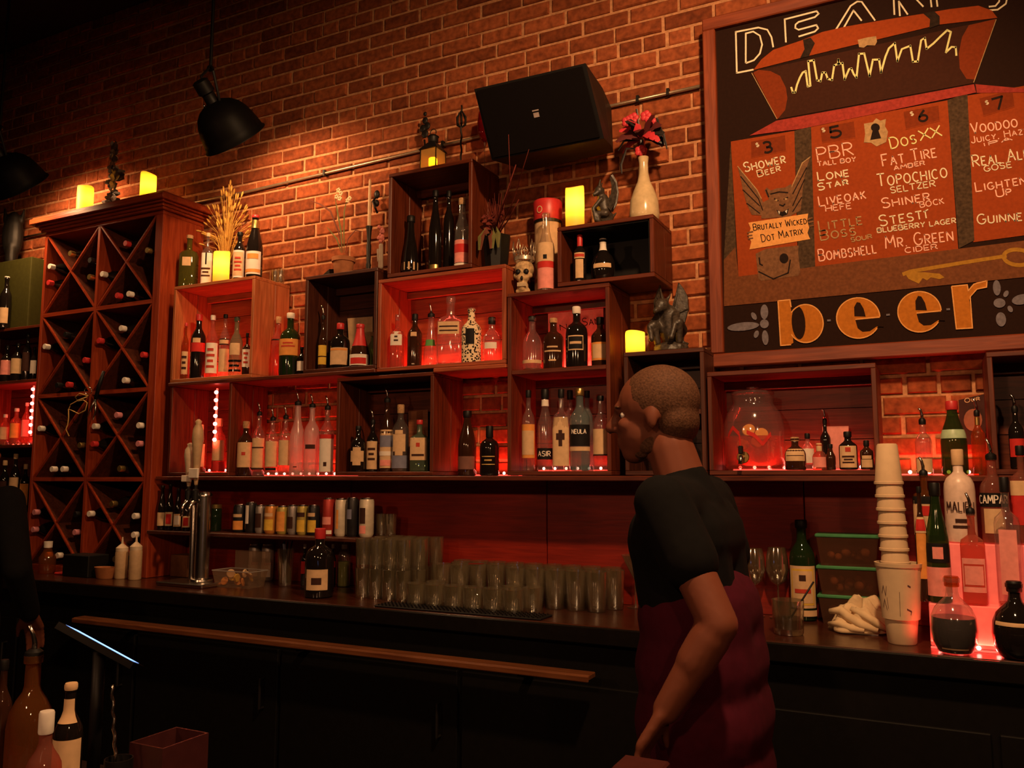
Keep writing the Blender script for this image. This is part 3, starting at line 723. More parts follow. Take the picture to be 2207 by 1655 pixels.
for lst, z in ((TXT2, z2), (TXT3, z3)):
    for s_, a, b, h, c in lst:
        f = bfn(5); tot = strokes(s_, caps=s_ != s_.upper())[1]; done = ''; A = Vector(a); Bv = Vector(b)
        for wd_ in s_.split(' '):                       # one mesh for each word
            st = strokes(done+'I', caps=s_ != s_.upper())[1]-.06*(.74 if not done.endswith(' ') and done else 1.0) if done else 0.0
            ww = strokes(wd_, caps=s_ != s_.upper())[1]
            mb = MB(); write(mb, wd_, A+(Bv-A)*(st/tot), A+(Bv-A)*((st+ww)/tot), h, lambda u, v: f(*z(u, v)), 8.5 if h > 45 else 6.5, s_ != s_.upper(), 1.5); obj('lettering', mb, CH[c], bd)
            done += wd_+' '
stroke('lettering', [[(1530,240),(1562,222)]], 'cream', 5, 2.4, z3)
# winged gargoyle holding a plank
paint('gargoyle_wing', [(280,-68),(300,10),(315,90),(340,180),(375,258),(440,262),(470,210),(440,150),(410,90),(360,30),(320,-20)], 'stone', 5, z3)
paint('gargoyle_wing', [(770,-132),(745,-60),(730,0),(715,120),(705,230),(640,262),(610,180),(640,80),(680,-10),(715,-90)], 'stone', 5, z3)
stroke('wing_ribs', [[(300,0),(420,150),(450,230)],[(315,90),(430,200)],[(340,180),(430,250)],[(745,-60),(650,120)],[(730,20),(650,200)],[(712,140),(650,240)]], 'ink', 5.4, 2.2, z3)
stroke('wing_edge', [[(280,-68),(360,30),(410,90),(440,150)],[(770,-132),(715,-90),(680,-10),(640,80)]], 'tan', 5.5, 2.0, z3)
paint('gargoyle_body', [(440,180),(500,150),(620,150),(660,200),(640,270),(440,285)], 'stone', 5.2, z3)
paint('gargoyle_head', [(490,150),(462,95),(475,75),(505,95),(545,80),(600,75),(640,50),(650,95),(640,140),(650,190),(630,245),(590,275),(545,268),(510,215)], 'stone', 5.6, z3)
stroke('gargoyle_face', [[(525,150),(555,165)],[(590,155),(620,140)],[(560,190),(585,200),(600,185)],[(470,90),(490,140)],[(500,120),(560,105),(620,110)]], 'ink', 6, 3.0, z3)
paint('gargoyle_mouth', [(540,225),(580,240),(625,215),(615,255),(580,270),(555,255)], 'ink', 6, z3)
for p in ([(552,232),(566,236),(560,258)], [(598,234),(615,224),(610,250)]): paint('fang', p, 'white', 6.4, z3)
for p in ((540,160),(605,152)): paint('eye', ell(p[0],p[1],9,6,0,10), 'tan', 6.4, z3)
paint('held_plank', [(352,312),(755,250),(748,300),(762,345),(750,380),(768,422),(360,492),(372,440),(352,400),(368,350)], 'peach', 6, z3)
for s_, a, b, h in (('Brutally Wicked',(388,365),(745,318),44), ('Dot Matrix',(445,442),(722,388),50)):
    mb = MB(); f = bfn(6.6); write(mb, s_, a, b, h, lambda u, v: f(*z3(u, v)), 5.5); obj('lettering', mb, CH['ink'], bd)
stroke('claws', [[(345,380),(385,372)],[(345,400),(380,396)],[(350,420),(385,415)],[(750,290),(785,278)],[(755,310),(790,302)],[(760,335),(792,330)]], 'stone', 6.8, 3.4, z3)
paint('pedestal', [(402,520),(470,488),(690,465),(688,520),(702,640),(690,668),(440,702),(420,690)], 'stone', 5, z3)
stroke('pedestal_carving', [[(425,545),(430,590),(450,600)],[(420,640),(520,690),(620,650),(635,560)]], 'ink', 5.4, 3.0, z3)
paint('pedestal_hole', ell(592,552,30,34), 'ink', 5.5, z3)
# key
stroke('key', [[(1390,660),(1440,640),(1800,580),(2090,535)]], 'gold', 5, 8.0, z3)
stroke('key_ring', [ell(2165,545,95,52,5,26)], 'gold', 5.2, 8.5, z3, True)
paint('key_bit', [(1400,645),(1430,690),(1500,722),(1525,685),(1555,700),(1580,680),(1640,692),(1672,680),(1640,655),(1540,645)], 'gold', 5.3, z3)
# large word
def ering(cx, cy, rx, ry):
    return ell(cx, cy, rx, ry, 0, 44)
paint('letter_b', [(552,838),(632,830),(640,900),(655,1120),(630,1135),(570,1138)], 'orange', 5, z3)
paint('letter_b', ell(738,990,118,128,0,40), 'orange', 5.1, z3)
paint('letter_b_counter', ell(690,985,46,112,-4,26), 'ground', 5.5, z3)
for (ox, oy) in ((0,0), (412,-42)):
    paint('letter_e', ering(1092+ox,953+oy,146,136), 'orange', 5, z3)
    paint('letter_e_counter', [(1066+ox,942+oy),(1064+ox,880+oy),(1082+ox,846+oy),(1104+ox,850+oy),(1128+ox,890+oy),(1142+ox,944+oy)], 'ground', 5.5, z3)
    paint('letter_e_counter', [(1072+ox,966+oy),(1262+ox,950+oy),(1262+ox,1012+oy),(1215+ox,1010+oy),(1170+ox,1042+oy),(1120+ox,1046+oy),(1088+ox,1022+oy)], 'ground', 5.5, z3)
    stroke('letter_outline', [arc(1092+ox, 953+oy, 146, 136, -4, -330, 36)], 'peach', 6, 2.6, z3); stroke('letter_outline', [[(1072+ox,962+oy),(1236+ox,946+oy)]], 'peach', 6, 2.6, z3)
paint('letter_r', [(1720,740),(1825,730),(1842,860),(1860,1020),(1752,1026)], 'orange', 5, z3)
paint('letter_r', [(1826,790),(1850,740),(1890,712),(1958,702),(1955,745),(1900,752),(1860,785),(1840,830)], 'orange', 5.1, z3)
for l in ([(552,838),(632,830),(640,880)],[(552,838),(570,1138),(640,1132)],arc(738,990,118,128,-145,145,30),[(1720,740),(1825,730),(1832,770),(1870,725),(1958,702),(1955,745),(1890,758),(1845,810),(1860,1020),(1752,1026),(1720,740)]): stroke('letter_outline', [l], 'peach', 6, 2.6, z3)
for x, y in ((895,970),(1292,932),(1697,895)): stroke('letter_dash', [[(x-12,y),(x+12,y-2)]], 'violet', 5, 4, z3)
for cx_, cy_, rx_, ry_, ro in ((318,1010,108,28,-6),(460,912,26,50,0),(466,1085,22,50,-4),(460,992,30,30,0),(390,940,16,28,-30),(406,1062,16,26,20),(2024,750,26,52,-4),(2042,852,40,32,0),(2052,962,34,48,-6),(2190,828,66,34,-12),(2086,790,16,24,30),(2114,892,16,24,-30)):
    paint('petal', ell(cx_, cy_, rx_, ry_, ro), 'violet', 5, z3)
# ================================================================== loudspeaker
t = thing('loudspeaker', 'black wedge loudspeaker tilted downwards on the brick wall', 'speaker', (-1.42, -0.2, 2.95))
a_, b_, c_, d_ = at(1022, 192, -0.47), at(1262, 136, -0.47), at(1302, 298, -0.345), at(1060, 345, -0.345)
def mid(p, q, k): return p+(q-p)*k
bk = [Vector((a_.x+.07,-.10,a_.z-.03)), Vector((b_.x-.03,-.10,b_.z-.02)), Vector((c_.x-.05,-.10,c_.z+.04)), Vector((d_.x+.05,-.10,d_.z+.03))]
ib = [mid(a_, bk[0], .55), mid(b_, bk[1], .55), mid(c_, bk[2], .55), mid(d_, bk[3], .55)]
ib[1].x += .01; ib[2].x += .01
mb = MB().add([a_, b_, c_, d_]+ib+bk, [(0,1,2,3),(0,4,5,1),(1,5,6,2),(2,6,7,3),(3,7,4,0),(4,8,9,5),(5,9,10,6),(6,10,11,7),(7,11,8,4),(8,11,10,9)])
obj('cabinet', rel(mb, t), M_BLACK, t)
nrm = (b_-a_).cross(d_-a_).normalized()
if nrm.y > 0: nrm = -nrm
g = [mid(a_,c_,.03), mid(b_,d_,.03), mid(c_,a_,.03), mid(d_,b_,.03)]
mb = MB().add([p+nrm*.002 for p in g]+[p+nrm*.010 for p in g], [(4,5,6,7),(0,1,5,4),(1,2,6,5),(2,3,7,6),(3,0,4,7)])
obj('grille', rel(mb, t), plain('speaker_grille', (0.004,0.0025,0.0025), 0.9, var=.5, scale=600, spec=.1), t)
m_ = mid(mid(a_,b_,.5), mid(d_,c_,.5), .5)+nrm*.0115; ux = (b_-a_).normalized(); uz = (a_-d_).normalized()
mb = MB().add([m_-ux*.012-uz*.014, m_+ux*.012-uz*.014, m_+ux*.012+uz*.004, m_-ux*.012+uz*.004, m_-ux*.014+uz*.010, m_+ux*.014+uz*.010, m_+ux*.014+uz*.015, m_-ux*.014+uz*.015], [(0,1,2,3),(4,5,6,7)])
obj('badge', rel(mb, t), plain('badge_grey', (0.35,0.28,0.27), 0.4), t)
obj('wall_bracket', rel(MB().box(-1.45, -1.37, -.099, -.004, 2.86, 3.00), t), M_IRON, t)
# ================================================================== bottles
# profile: (radius fraction, height fraction of the glass)
SHAPES = {
 'liquor': [(.80,0),(.97,.012),(1,.04),(1,.60),(.96,.655),(.80,.70),(.50,.755),(.36,.80),(.345,.95),(.40,.955),(.40,.99),(.30,1)],
 'wine':   [(.80,0),(.97,.01),(1,.03),(1,.62),(.94,.67),(.70,.73),(.45,.78),(.38,.82),(.37,.95),(.42,.955),(.42,.99),(.32,1)],
 'burg':   [(.80,0),(.97,.01),(1,.03),(1,.46),(.93,.55),(.74,.66),(.52,.76),(.40,.85),(.37,.95),(.43,.955),(.43,.99),(.32,1)],
 'squat':  [(.85,0),(.98,.015),(1,.05),(1,.56),(.95,.64),(.78,.70),(.45,.745),(.33,.77),(.31,.94),(.37,.945),(.37,.99),(.28,1)],
 'square': [(.86,0),(.96,.01),(1,.03),(1,.64),(.93,.69),(.60,.72),(.34,.745),(.31,.78),(.31,.94),(.37,.945),(.37,.99),(.28,1)],
 'round':  [(.55,0),(.72,.03),(.92,.15),(1,.32),(.95,.48),(.78,.60),(.50,.69),(.30,.75),(.25,.82),(.25,.93),(.36,.94),(.36,.99),(.26,1)],
 'cone':   [(.86,0),(.98,.01),(1,.05),(1,.30),(.92,.40),(.72,.52),(.52,.66),(.40,.78),(.33,.90),(.33,.95),(.38,.955),(.38,.99),(.3,1)],
 'beer':   [(.82,0),(.97,.012),(1,.04),(1,.50),(.95,.56),(.72,.66),(.50,.76),(.42,.86),(.40,.94),(.46,.945),(.46,.985),(.40,1)],
 'tall':   [(.82,0),(.97,.01),(1,.03),(1,.55),(.88,.62),(.62,.70),(.46,.78),(.42,.86),(.40,.95),(.45,.955),(.45,.99),(.35,1)],
 'jug':    [(.86,0),(.97,.015),(1,.05),(1,.50),(.90,.60),(.66,.68),(.40,.74),(.34,.78),(.33,.93),(.42,.94),(.42,.99),(.3,1)],
 'pear':   [(.82,0),(1,.03),(1,.20),(.90,.38),(.72,.52),(.55,.64),(.44,.78),(.40,.94),(.45,.945),(.45,.99),(.33,1)],
}
SQ = {'square': (5.0, .66)}
def rad_at(shape, zf):
    p = SHAPES[shape]
    for (r0, z0), (r1, z1) in zip(p[:-1], p[1:]):
        if z0 <= zf <= z1 and z1 > z0: return r0+(r1-r0)*(zf-z0)/(z1-z0)
    return p[-1][0]
def seln(a, n):
    c, d = abs(math.cos(a)), abs(math.sin(a)); return 1.0/((c**n+d**n)**(1.0/n))
def wrap(shape, R, Hg, z0f, z1f, a0, a1, off=.0009, nu=10, nv=4, poly=None):
    """patch of paper wrapped on the bottle; angle 0 faces -Y"""
    n, sz = SQ.get(shape, (2.0, 1)); vs = []; fs = []
    for j in range(nv+1):
        zf = z0f+(z1f-z0f)*j/nv; r = rad_at(shape, zf)*R
        for i in range(nu+1):
            a = a0+(a1-a0)*i/nu - math.pi/2
            k = seln(a, n if zf <= sz else 2.0)
            vs.append(((r*k+off)*math.cos(a), (r*k+off)*math.sin(a), zf*Hg))
    for j in range(nv):
        for i in range(nu):
            q = j*(nu+1)+i; fs.append((q, q+1, q+nu+2, q+nu+1))
    return MB().add(vs, fs)
def wrapfn(shape, R, Hg, off):
    n, sz = SQ.get(shape, (2.0, 1))
    def f(u, v):                           # u: angle in radians, v: height fraction
        a = u-math.pi/2; k = seln(a, n if v <= sz else 2.0); r = rad_at(shape, min(max(v,0),1))*R*k+off
        return (r*math.cos(a), r*math.sin(a), v*Hg)
    return f
def make_bottle(loc, R, Ht, shape, gm, label, cap=None, pour=False, lab=(), rz=0.0, text=(), group=None, name='bottle', cat='bottle', liquid=None):
    """lab: (z0, z1, half arc in degrees, material) patches, outermost last; text: (string, z0, height, arc, material, rotated)"""
    t = thing(name, label, cat, loc, rz, group)
    Hg = Ht
    if pour: Hg = Ht-min(.055, Ht*.19)
    elif cap: Hg = Ht-.004
    n, sz = SQ.get(shape, (2.0, None))
    prof = [(max(r*R, .0008), z*Hg) for r, z in SHAPES[shape]]
    obj('bottle_glass', MB().lathe(prof, 20, sq=n, sqz=(sz*Hg if sz else None), a0=math.pi/20), gm, t, 45)
    rn = rad_at(shape, .93)*R
    if liquid:
        lm, lv = liquid
        pl = [(max(r*R-.0022, .001), max(z*Hg, .004)) for r, z in SHAPES[shape] if z <= lv]
        obj('liquor', MB().lathe(pl, 20, sq=n, sqz=(sz*Hg if sz else None), a0=math.pi/20), lm, t, 45)
    if pour:
        obj('pourer_collar', MB().lathe([(rn*1.15,Hg-.012),(rn*1.25,Hg-.004),(rn*1.2,Hg+.004),(rn*.7,Hg+.010)], 14), M_BLACK, t, 40)
        d = .55
        obj('pourer_spout', MB().tube([(0,0,Hg+.008),(0,0,Hg+.022),(-.006*d,-.002,Hg+.038),(-.018*d,-.004,Ht)], [.0052,.0048,.0042,.0034], 8), M_STEEL, t, True)
    elif cap:
        cm, ch = cap
        obj('cap', MB().lathe([(rn*1.18,Ht-ch),(rn*1.26,Ht-ch+.003),(rn*1.26,Ht-.003),(rn*1.12,Ht),(.001,Ht)], 16, cap0=False), cm, t, 40)
    for k, (z0, z1, ha, lm) in enumerate(lab):
        ha = math.radians(ha)
        obj('label', wrap(shape, R, Hg, z0, z1, -ha, ha, .0009+.0006*k), lm, t, True)
    for (s_, z0, h, ha, tm, rot) in text:
        f = wrapfn(shape, R, Hg, .0035); st, w = strokes(s_, caps=False); ha = math.radians(ha); mb = MB()
        for l in st:
            if rot: pts = [((-h/2+b*h), z0+a/w*ha) for a, b in l]      # runs upwards
            else: pts = [(-ha+2*ha*a/w, z0+b*h) for a, b in l]
            # ribbon in metric units so strokes keep their width
            sc = Hg; rr = max(R, .01)
            mb.ribbon([(p[0]*rr, p[1]*sc) for p in pts], (.0032 if not rot else .0022), lambda a, b: f(a/rr, b/sc))
        obj('lettering', mb, tm, t)
    return t
def shelf_bottle(px, top, wpx, Y, Z, shape, gm, label, **kw):
    """a bottle standing on a shelf (Y, Z), as wide and tall as seen at photo column px"""
    p = at(px, top, Y); u, v, d = proj((p.x, Y, Z)); X = at(px, (top+v)/2, Y).x
    R = wpx/2*d/FPX
    kw.setdefault('rz', 0.68*math.atan2(-(X-CAM.x), Y-CAM.y))
    return make_bottle((X, Y, Z), R, p.z-Z, shape, gm, label, **kw)
PR = L_DPRINT
def lines(z0, z1, n, ha, m=PR):
    h = (z1-z0)/n; return tuple((z0+h*i+h*.25, z0+h*i+h*.7, ha*(1 if i % 2 == 0 else .7), m) for i in range(n))
# ---- pale crate
Z = 1.954
shelf_bottle(399,696,14,-.205,Z,'liquor',G_AMBER,'small amber bottle with tan label at the left end of the pale crate',cap=(C_RED,.02),lab=((.1,.5,70,L_TAN),)+lines(.16,.45,3,40))
shelf_bottle(427,678,31,-.19,Z,'wine',G_DARK,'black bottle with red cap and slanted red label in the pale crate',cap=(C_RED,.035),lab=((.42,.56,75,L_RED),(.56,.63,30,L_TAN)))
shelf_bottle(457,680,25,-.19,Z,'liquor',G_ROSE,'white-capped bottle with tall white label in the pale crate',cap=(C_WHITE,.026),lab=((.08,.56,75,L_WHITE),)+lines(.14,.5,4,40,L_RPRINT))
shelf_bottle(484,678,22,-.16,Z,'liquor',G_CLEAR,'clear black-capped bottle with banded tan label in the pale crate',cap=(M_BLACK,.02),lab=((.1,.46,75,L_TAN),(.52,.62,60,L_DPRINT),(.54,.6,55,L_TAN)),)
shelf_bottle(509,684,29,-.19,Z,'jug',G_PGREEN,'pale green bottle with dark flared stopper in the pale crate',cap=(M_IRON,.02),lab=((.36,.56,45,L_TAN),)+lines(.06,.3,3,60,G_DARK))
shelf_bottle(532,718,17,-.20,Z,'square',G_BROWN,'short dark bottle with white label at the right end of the pale crate',cap=(M_BLACK,.02),lab=((.2,.62,60,L_WHITE),)+lines(.26,.58,3,28,L_RPRINT))
# ---- on the plank between the crates
Z = 1.9352
shelf_bottle(599,683,28,-.12,Z,'liquor',G_ROSE,'rose bottle with tan conical stopper between pale and dark crates',cap=(C_CORK,.035),lab=((.62,.64,80,M_BLACK),))
shelf_bottle(625,675,44,-.20,Z,'squat',G_GREEN,'green-necked bottle with orange label between pale and dark crates',cap=(L_WHITE,.028),lab=((.02,.30,180,L_BLACK),(.32,.58,80,L_ORANGE),)+lines(.44,.54,2,40,L_RPRINT))
shelf_bottle(650,748,19,-.215,Z,'liquor',G_DARK,'small dark bottle tight against the side of the dark crate',cap=(M_BLACK,.012),lab=((.15,.5,60,L_WHITE),))
# ---- top of the pale crate
Z = 2.444
shelf_bottle(407,508,36,-.16,Z,'square',G_OLIVE,'squat olive-green bottle on top of the pale crate',cap=(C_CORK,.02),lab=((.42,.58,26,L_TAN),))
shelf_bottle(447,503,22,-.175,Z,'square',G_CLEAR,'clear bottle with black-and-white label on top of the pale crate',cap=(L_TAN,.02),lab=((.04,.62,70,L_WHITE),(.40,.62,8,L_BLACK),)+lines(.16,.36,3,40))
shelf_bottle(516,501,26,-.19,Z,'wine',G_DARK,'dark bottle with grey-framed label on top of the pale crate',cap=(M_BLACK,.02),lab=((.06,.62,62,L_WHITE),(.10,.58,48,L_TAN),)+lines(.18,.5,4,34,L_RPRINT))
shelf_bottle(549,465,35,-.19,Z,'burg',G_DARK,'tall champagne-shaped bottle with red top on the pale crate',cap=(C_RED,.014),lab=((.06,.42,62,L_WHITE),(.09,.14,60,L_ORANGE),(.30,.38,40,L_ORANGE),(.80,.93,180,C_GOLD)))
# ---- dark crate
Z = 1.954
shelf_bottle(696,659,18,-.205,Z,'tall',G_BROWN,'brown bottle with pourer and yellow label in the dark crate',pour=True,lab=((.1,.46,70,L_YELLOW),(.24,.26,70,PR)))
shelf_bottle(733,697,42,-.18,Z,'squat',G_DARK,'wide black bottle with red cap and tan label in the dark crate',cap=(C_RED,.03),lab=((.09,.46,60,L_TAN),(.40,.44,55,L_ORANGE)))
shelf_bottle(776,699,44,-.18,Z,'cone',G_BROWN,'red-necked conical bottle with cream label in the dark crate',cap=(C_RED,.02),lab=((.05,.30,64,L_WHITE),(.08,.22,48,L_RED),(.50,.93,180,C_RED)))
shelf_bottle(802,716,18,-.09,Z,'liquor',G_PGREEN,'green-labelled bottle at the right side of the dark crate',cap=(C_CORK,.02),lab=((.05,.56,70,L_GREEN),))
# ---- red-lit wide crate
Z = 1.9365
shelf_bottle(856,678,28,-.205,Z,'square',G_ROSE,'square bottle with glass stopper and white label in the wide crate',cap=(G_CLEAR,.03),lab=((.42,.68,45,L_WHITE),)+lines(.48,.62,2,18))
shelf_bottle(894,677,32,-.18,Z,'liquor',G_BROWN,'dark bottle with vertical chain lettering in the wide crate',cap=(M_BLACK,.03),lab=((.58,.66,24,L_TAN),),text=(('NOOOOO',.06,.28,.52,L_WHITE,True),))
shelf_bottle(929,653,32,-.16,Z,'pear',G_CLEAR,'clear bottle with small green label in the wide crate',pour=True,lab=((.40,.52,50,plain('leaf_label',(0.10,0.30,0.08),0.6)),))
shelf_bottle(971,640,55,-.17,Z,'square',G_CLEAR,'largest clear square bottle with oval label in the wide crate',cap=(G_CLEAR,.03),lab=((.44,.62,42,L_TAN),(.48,.50,36,PR),(.54,.56,36,PR)),liquid=(G_ROSE,.30))
Lp = plain('leopard_paper',(0.72,0.55,0.32),0.6)
def leopard(m):
    nt = m.node_tree; N = nt.nodes; L = nt.links; b = N['Principled BSDF']
    v = N.new('ShaderNodeTexVoronoi'); v.inputs['Scale'].default_value = 95; r = N.new('ShaderNodeValToRGB'); r.color_ramp.interpolation = 'CONSTANT'
    r.color_ramp.elements[0].color = (.012,.008,.006,1); r.color_ramp.elements[1].position = .42; r.color_ramp.elements[1].color = (.78,.62,.40,1)
    tc = N.new('ShaderNodeTexCoord'); L.new(tc.outputs['Object'], v.inputs['Vector']); L.new(v.outputs['Distance'], r.inputs['Fac']); L.new(r.outputs[0], b.inputs['Base Color'])
leopard(Lp)
shelf_bottle(1016,664,43,-.18,Z,'liquor',Lp,'leopard-spotted bottle with black oval label in the wide crate',cap=(G_CLEAR,.02),lab=((.34,.62,26,L_BLACK),))
shelf_bottle(1060,684,40,-.17,Z,'jug',G_CLEAR,'clear black-capped bottle with pale label at the right of the wide crate',cap=(M_BLACK,.03),lab=((.30,.44,40,L_WHITE),),liquid=(G_ROSE,.35))
# ---- tall crate
Z = 2.361
shelf_bottle(885,466,36,-.17,Z,'pear',G_DARK,'dark decanter-like bottle with pale band near its base',cap=(M_IRON,.03),lab=((.09,.22,180,L_TAN),))
shelf_bottle(938,411,28,-.16,Z,'burg',G_DARK,'slender dark bottle, left of the two tallest in the tall crate',cap=(M_BLACK,.03),lab=((.04,.10,40,C_GOLD),))  # gold patch near the foot paints in a highlight on the glass
shelf_bottle(967,412,24,-.11,Z,'wine',G_DARK,'slender dark bottle, right of the two tallest in the tall crate',cap=(M_BLACK,.03))
shelf_bottle(996,428,32,-.18,Z,'tall',G_CLEAR,'clear bottle with red and white label in the tall crate',cap=(C_CORK,.03),lab=((.08,.40,70,L_PINK),(.22,.34,72,L_RED),(.02,.07,70,L_WHITE)))
# ---- two-tier crate, upper
Z = 1.889
shelf_bottle(1147,682,42,-.17,Z,'jug',G_CLEAR,'clear skull-shaped bottle in the upper tier of the two-tier crate',cap=(M_BLACK,.02),lab=((.14,.20,80,L_TAN),),liquid=(G_AMBER,.4))
shelf_bottle(1193,686,45,-.17,Z,'squat',G_BROWN,'dark bottle with crossed-bone print in the two-tier crate',cap=(C_CORK,.02),lab=((.34,.37,50,L_TAN),(.42,.45,30,L_TAN),(.16,.19,20,L_TAN)))
shelf_bottle(1243,661,48,-.18,Z,'squat',G_DARK,'black bottle with ring-shaped emblem in the two-tier crate',cap=(L_WHITE,.03),lab=((.28,.52,42,L_TAN),(.30,.50,38,L_BLACK),(.38,.42,30,L_TAN)))
shelf_bottle(1294,684,40,-.15,Z,'liquor',G_BROWN,'brown bottle with faded orange label behind the crate upright',cap=(M_BLACK,.03),lab=((.14,.5,60,L_ORANGE),(.18,.46,44,L_TAN)))
# ---- two-tier crate, lower
Z = 1.477
shelf_bottle(1139,841,28,-.21,Z,'liquor',G_CLEAR,'clear bottle with orange label, leftmost in the lower tier',cap=(M_BLACK,.03),lab=((.16,.58,75,L_ORANGE),(.20,.50,60,L_TAN),))
shelf_bottle(1175,839,34,-.18,Z,'tall',G_CLEAR,'clear bottle with black lettered band near its foot, lower tier',cap=(M_BLACK,.04),lab=((.14,.28,75,L_BLACK),(.80,.88,180,L_WHITE)),text=(('ASIR',.18,.06,44,L_WHITE,False),))
shelf_bottle(1229,841,30,-.09,Z,'liquor',G_CLEAR,'clear dark-stoppered bottle behind the agave-label bottle',cap=(M_BLACK,.04))
shelf_bottle(1210,839,36,-.19,Z,'square',G_CLEAR,'square bottle with tall tan agave label in the lower tier',cap=(M_BLACK,.035),lab=((.06,.66,55,L_TAN),(.30,.50,12,PR),(.38,.46,26,PR)))
shelf_bottle(1266,842,28,-.09,Z,'liquor',G_TEAL,'teal-tinted bottle at the back of the lower tier',cap=(M_BLACK,.03))
shelf_bottle(1250,837,44,-.19,Z,'liquor',G_TEAL,'clear teal bottle with wide black label in the lower tier',cap=(C_GOLD,.03),lab=((.30,.56,75,L_BLACK),(.24,.29,75,L_TAN),),text=(('NEULA',.45,.05,40,L_WHITE,False),))
shelf_bottle(1295,853,34,-.17,Z,'liquor',G_CLEAR,'clear tan-labelled bottle, rightmost in the lower tier',cap=(M_BLACK,.02),lab=((.22,.56,70,L_TAN),(.20,.22,70,PR)))
# ---- crate with diamond labels
shelf_bottle(772,918,33,-.21,Z,'squat',G_DARK,'round-shouldered dark bottle with diamond label, leftmost in its crate',cap=(M_BLACK,.02),lab=((.22,.46,56,L_TAN),(.46,.54,30,L_TAN),(.14,.22,30,L_TAN)))
shelf_bottle(803,883,25,-.17,Z,'liquor',G_DARK,'dark bottle with pourer and tall tan label next to the diamond label',pour=True,lab=((.05,.60,65,L_TAN),)+lines(.2,.5,3,36))
shelf_bottle(834,836,29,-.18,Z,'tall',G_BROWN,'tallest pourer bottle with striped label in the diamond-label crate',pour=True,lab=((.05,.58,70,L_TAN),(.34,.50,66,L_BLUE),(.22,.28,70,L_WHITE),(.08,.16,50,L_PINK)))
shelf_bottle(863,872,36,-.18,Z,'liquor',G_CLEAR,'clear bottle with second diamond label beside the tallest pourer bottle',cap=(C_CORK,.04),lab=((.05,.24,70,L_BLUE),(.30,.56,46,L_TAN),(.24,.30,26,L_TAN),(.56,.62,26,L_TAN)))
shelf_bottle(904,905,37,-.18,Z,'square',G_PGREEN,'bottle with large cream label, rightmost in the diamond-label crate',cap=(C_RED,.02),lab=((.22,.66,52,L_TAN),(.48,.56,12,L_RPRINT),(.30,.34,36,PR)))
# ---- open bay with clear spirits
Z = 1.458
shelf_bottle(529,908,33,-.20,Z,'liquor',G_BROWN,'dark bottle with square white label, leftmost in the open bay',cap=(C_CORK,.035),lab=((.16,.62,70,L_TAN),(.38,.44,14,L_RPRINT)))
shelf_bottle(558,867,27,-.19,Z,'liquor',G_CLEAR,'first clear pourer bottle with tan label in the open bay',pour=True,lab=((.12,.60,70,L_TAN),(.10,.13,70,PR),(.44,.46,60,PR)))
shelf_bottle(587,878,28,-.19,Z,'liquor',G_CLEAR,'second clear pourer bottle, black stripe at the foot of its label',pour=True,lab=((.16,.60,70,L_TAN),(.10,.14,50,L_BLACK)))
shelf_bottle(615,874,27,-.19,Z,'liquor',G_CLEAR,'third clear pourer bottle with pale narrow label in the open bay',pour=True,lab=((.18,.60,60,L_TAN),))
shelf_bottle(641,844,31,-.19,Z,'tall',G_FROST,'frosted bottle with handwritten name running upwards in the open bay',pour=True,text=(('CROP',.12,.42,.42,L_DPRINT,True),))
shelf_bottle(672,849,32,-.18,Z,'liquor',G_FROST,'frosted bottle with small dark print near its middle in the open bay',pour=True,lab=((.38,.44,40,PR),))
shelf_bottle(705,853,31,-.20,Z,'liquor',G_CLEAR,'clear bottle with red band and white label beside the dark crate',pour=True,lab=((.06,.54,72,L_WHITE),(.54,.60,72,L_RED),(.14,.20,12,PR)))
shelf_bottle(472,902,27,-.17,1.477,'liquor',G_ROSE,'red liqueur bottle with tan label under the light string',cap=(L_TAN,.04),lab=((.22,.60,66,L_TAN),(.02,.2,180,L_RED)))
shelf_bottle(432,915,24,-.13,1.477,'liquor',G_AMBER,'amber bottle half hidden behind the beer tap',cap=(L_TAN,.03),lab=((.12,.6,60,L_TAN),))
# ---- open bay with two single bottles
shelf_bottle(1007,885,40,-.13,Z,'burg',G_BROWN,'tall smoky bottle standing left of the black bottle in the bay',cap=(M_BLACK,.03),lab=((.1,.3,60,plain('smoky_label',(0.20,0.09,0.07),0.7)),))
shelf_bottle(1055,918,42,-.18,Z,'squat',G_DARK,'black matt bottle alone in the red-lit bay',cap=(M_BLACK,.05),lab=((.38,.40,40,L_GPRINT),(.30,.33,22,L_GPRINT),(.22,.24,40,L_GPRINT)))
# ---- crate behind the person and crate under the board
shelf_bottle(1482,908,27,-.14,1.477,'liquor',G_DARK,'dark pourer bottle in the crate behind the person',pour=True,lab=((.14,.3,50,L_ORANGE),))
Z = 1.477
shelf_bottle(1714,942,44,-.20,Z,'jug',G_BROWN,'brown bottle with cream label beside the glass drink jar',cap=(C_CORK,.015),lab=((.28,.66,60,L_TAN),(.44,.46,50,PR)))
shelf_bottle(1741,934,26,-.10,Z,'liquor',G_CLEAR,'clear bottle with pink-white label behind the brown bottle',cap=(M_BLACK,.02),lab=((.2,.6,70,L_WHITE),))
shelf_bottle(1766,955,29,-.19,Z,'jug',G_ROSE,'small pink bottle with cream neck band under the chalkboard',cap=(L_TAN,.03),lab=((.1,.5,60,L_PINK),))
shelf_bottle(1790,957,21,-.17,Z,'beer',G_BROWN,'thin dark bottle right of the small pink bottle',cap=(M_BLACK,.015))
shelf_bottle(1779,882,22,-.07,Z,'liquor',G_DARK,'dark pourer bottle at the back under the chalkboard',pour=True)
shelf_bottle(1828,930,38,-.19,Z,'liquor',G_DARK,'black bottle with cream label and two red spots under the chalkboard',cap=(M_BLACK,.02),lab=((.06,.64,58,L_TAN),(.48,.60,16,L_RPRINT),)+lines(.16,.4,3,36))
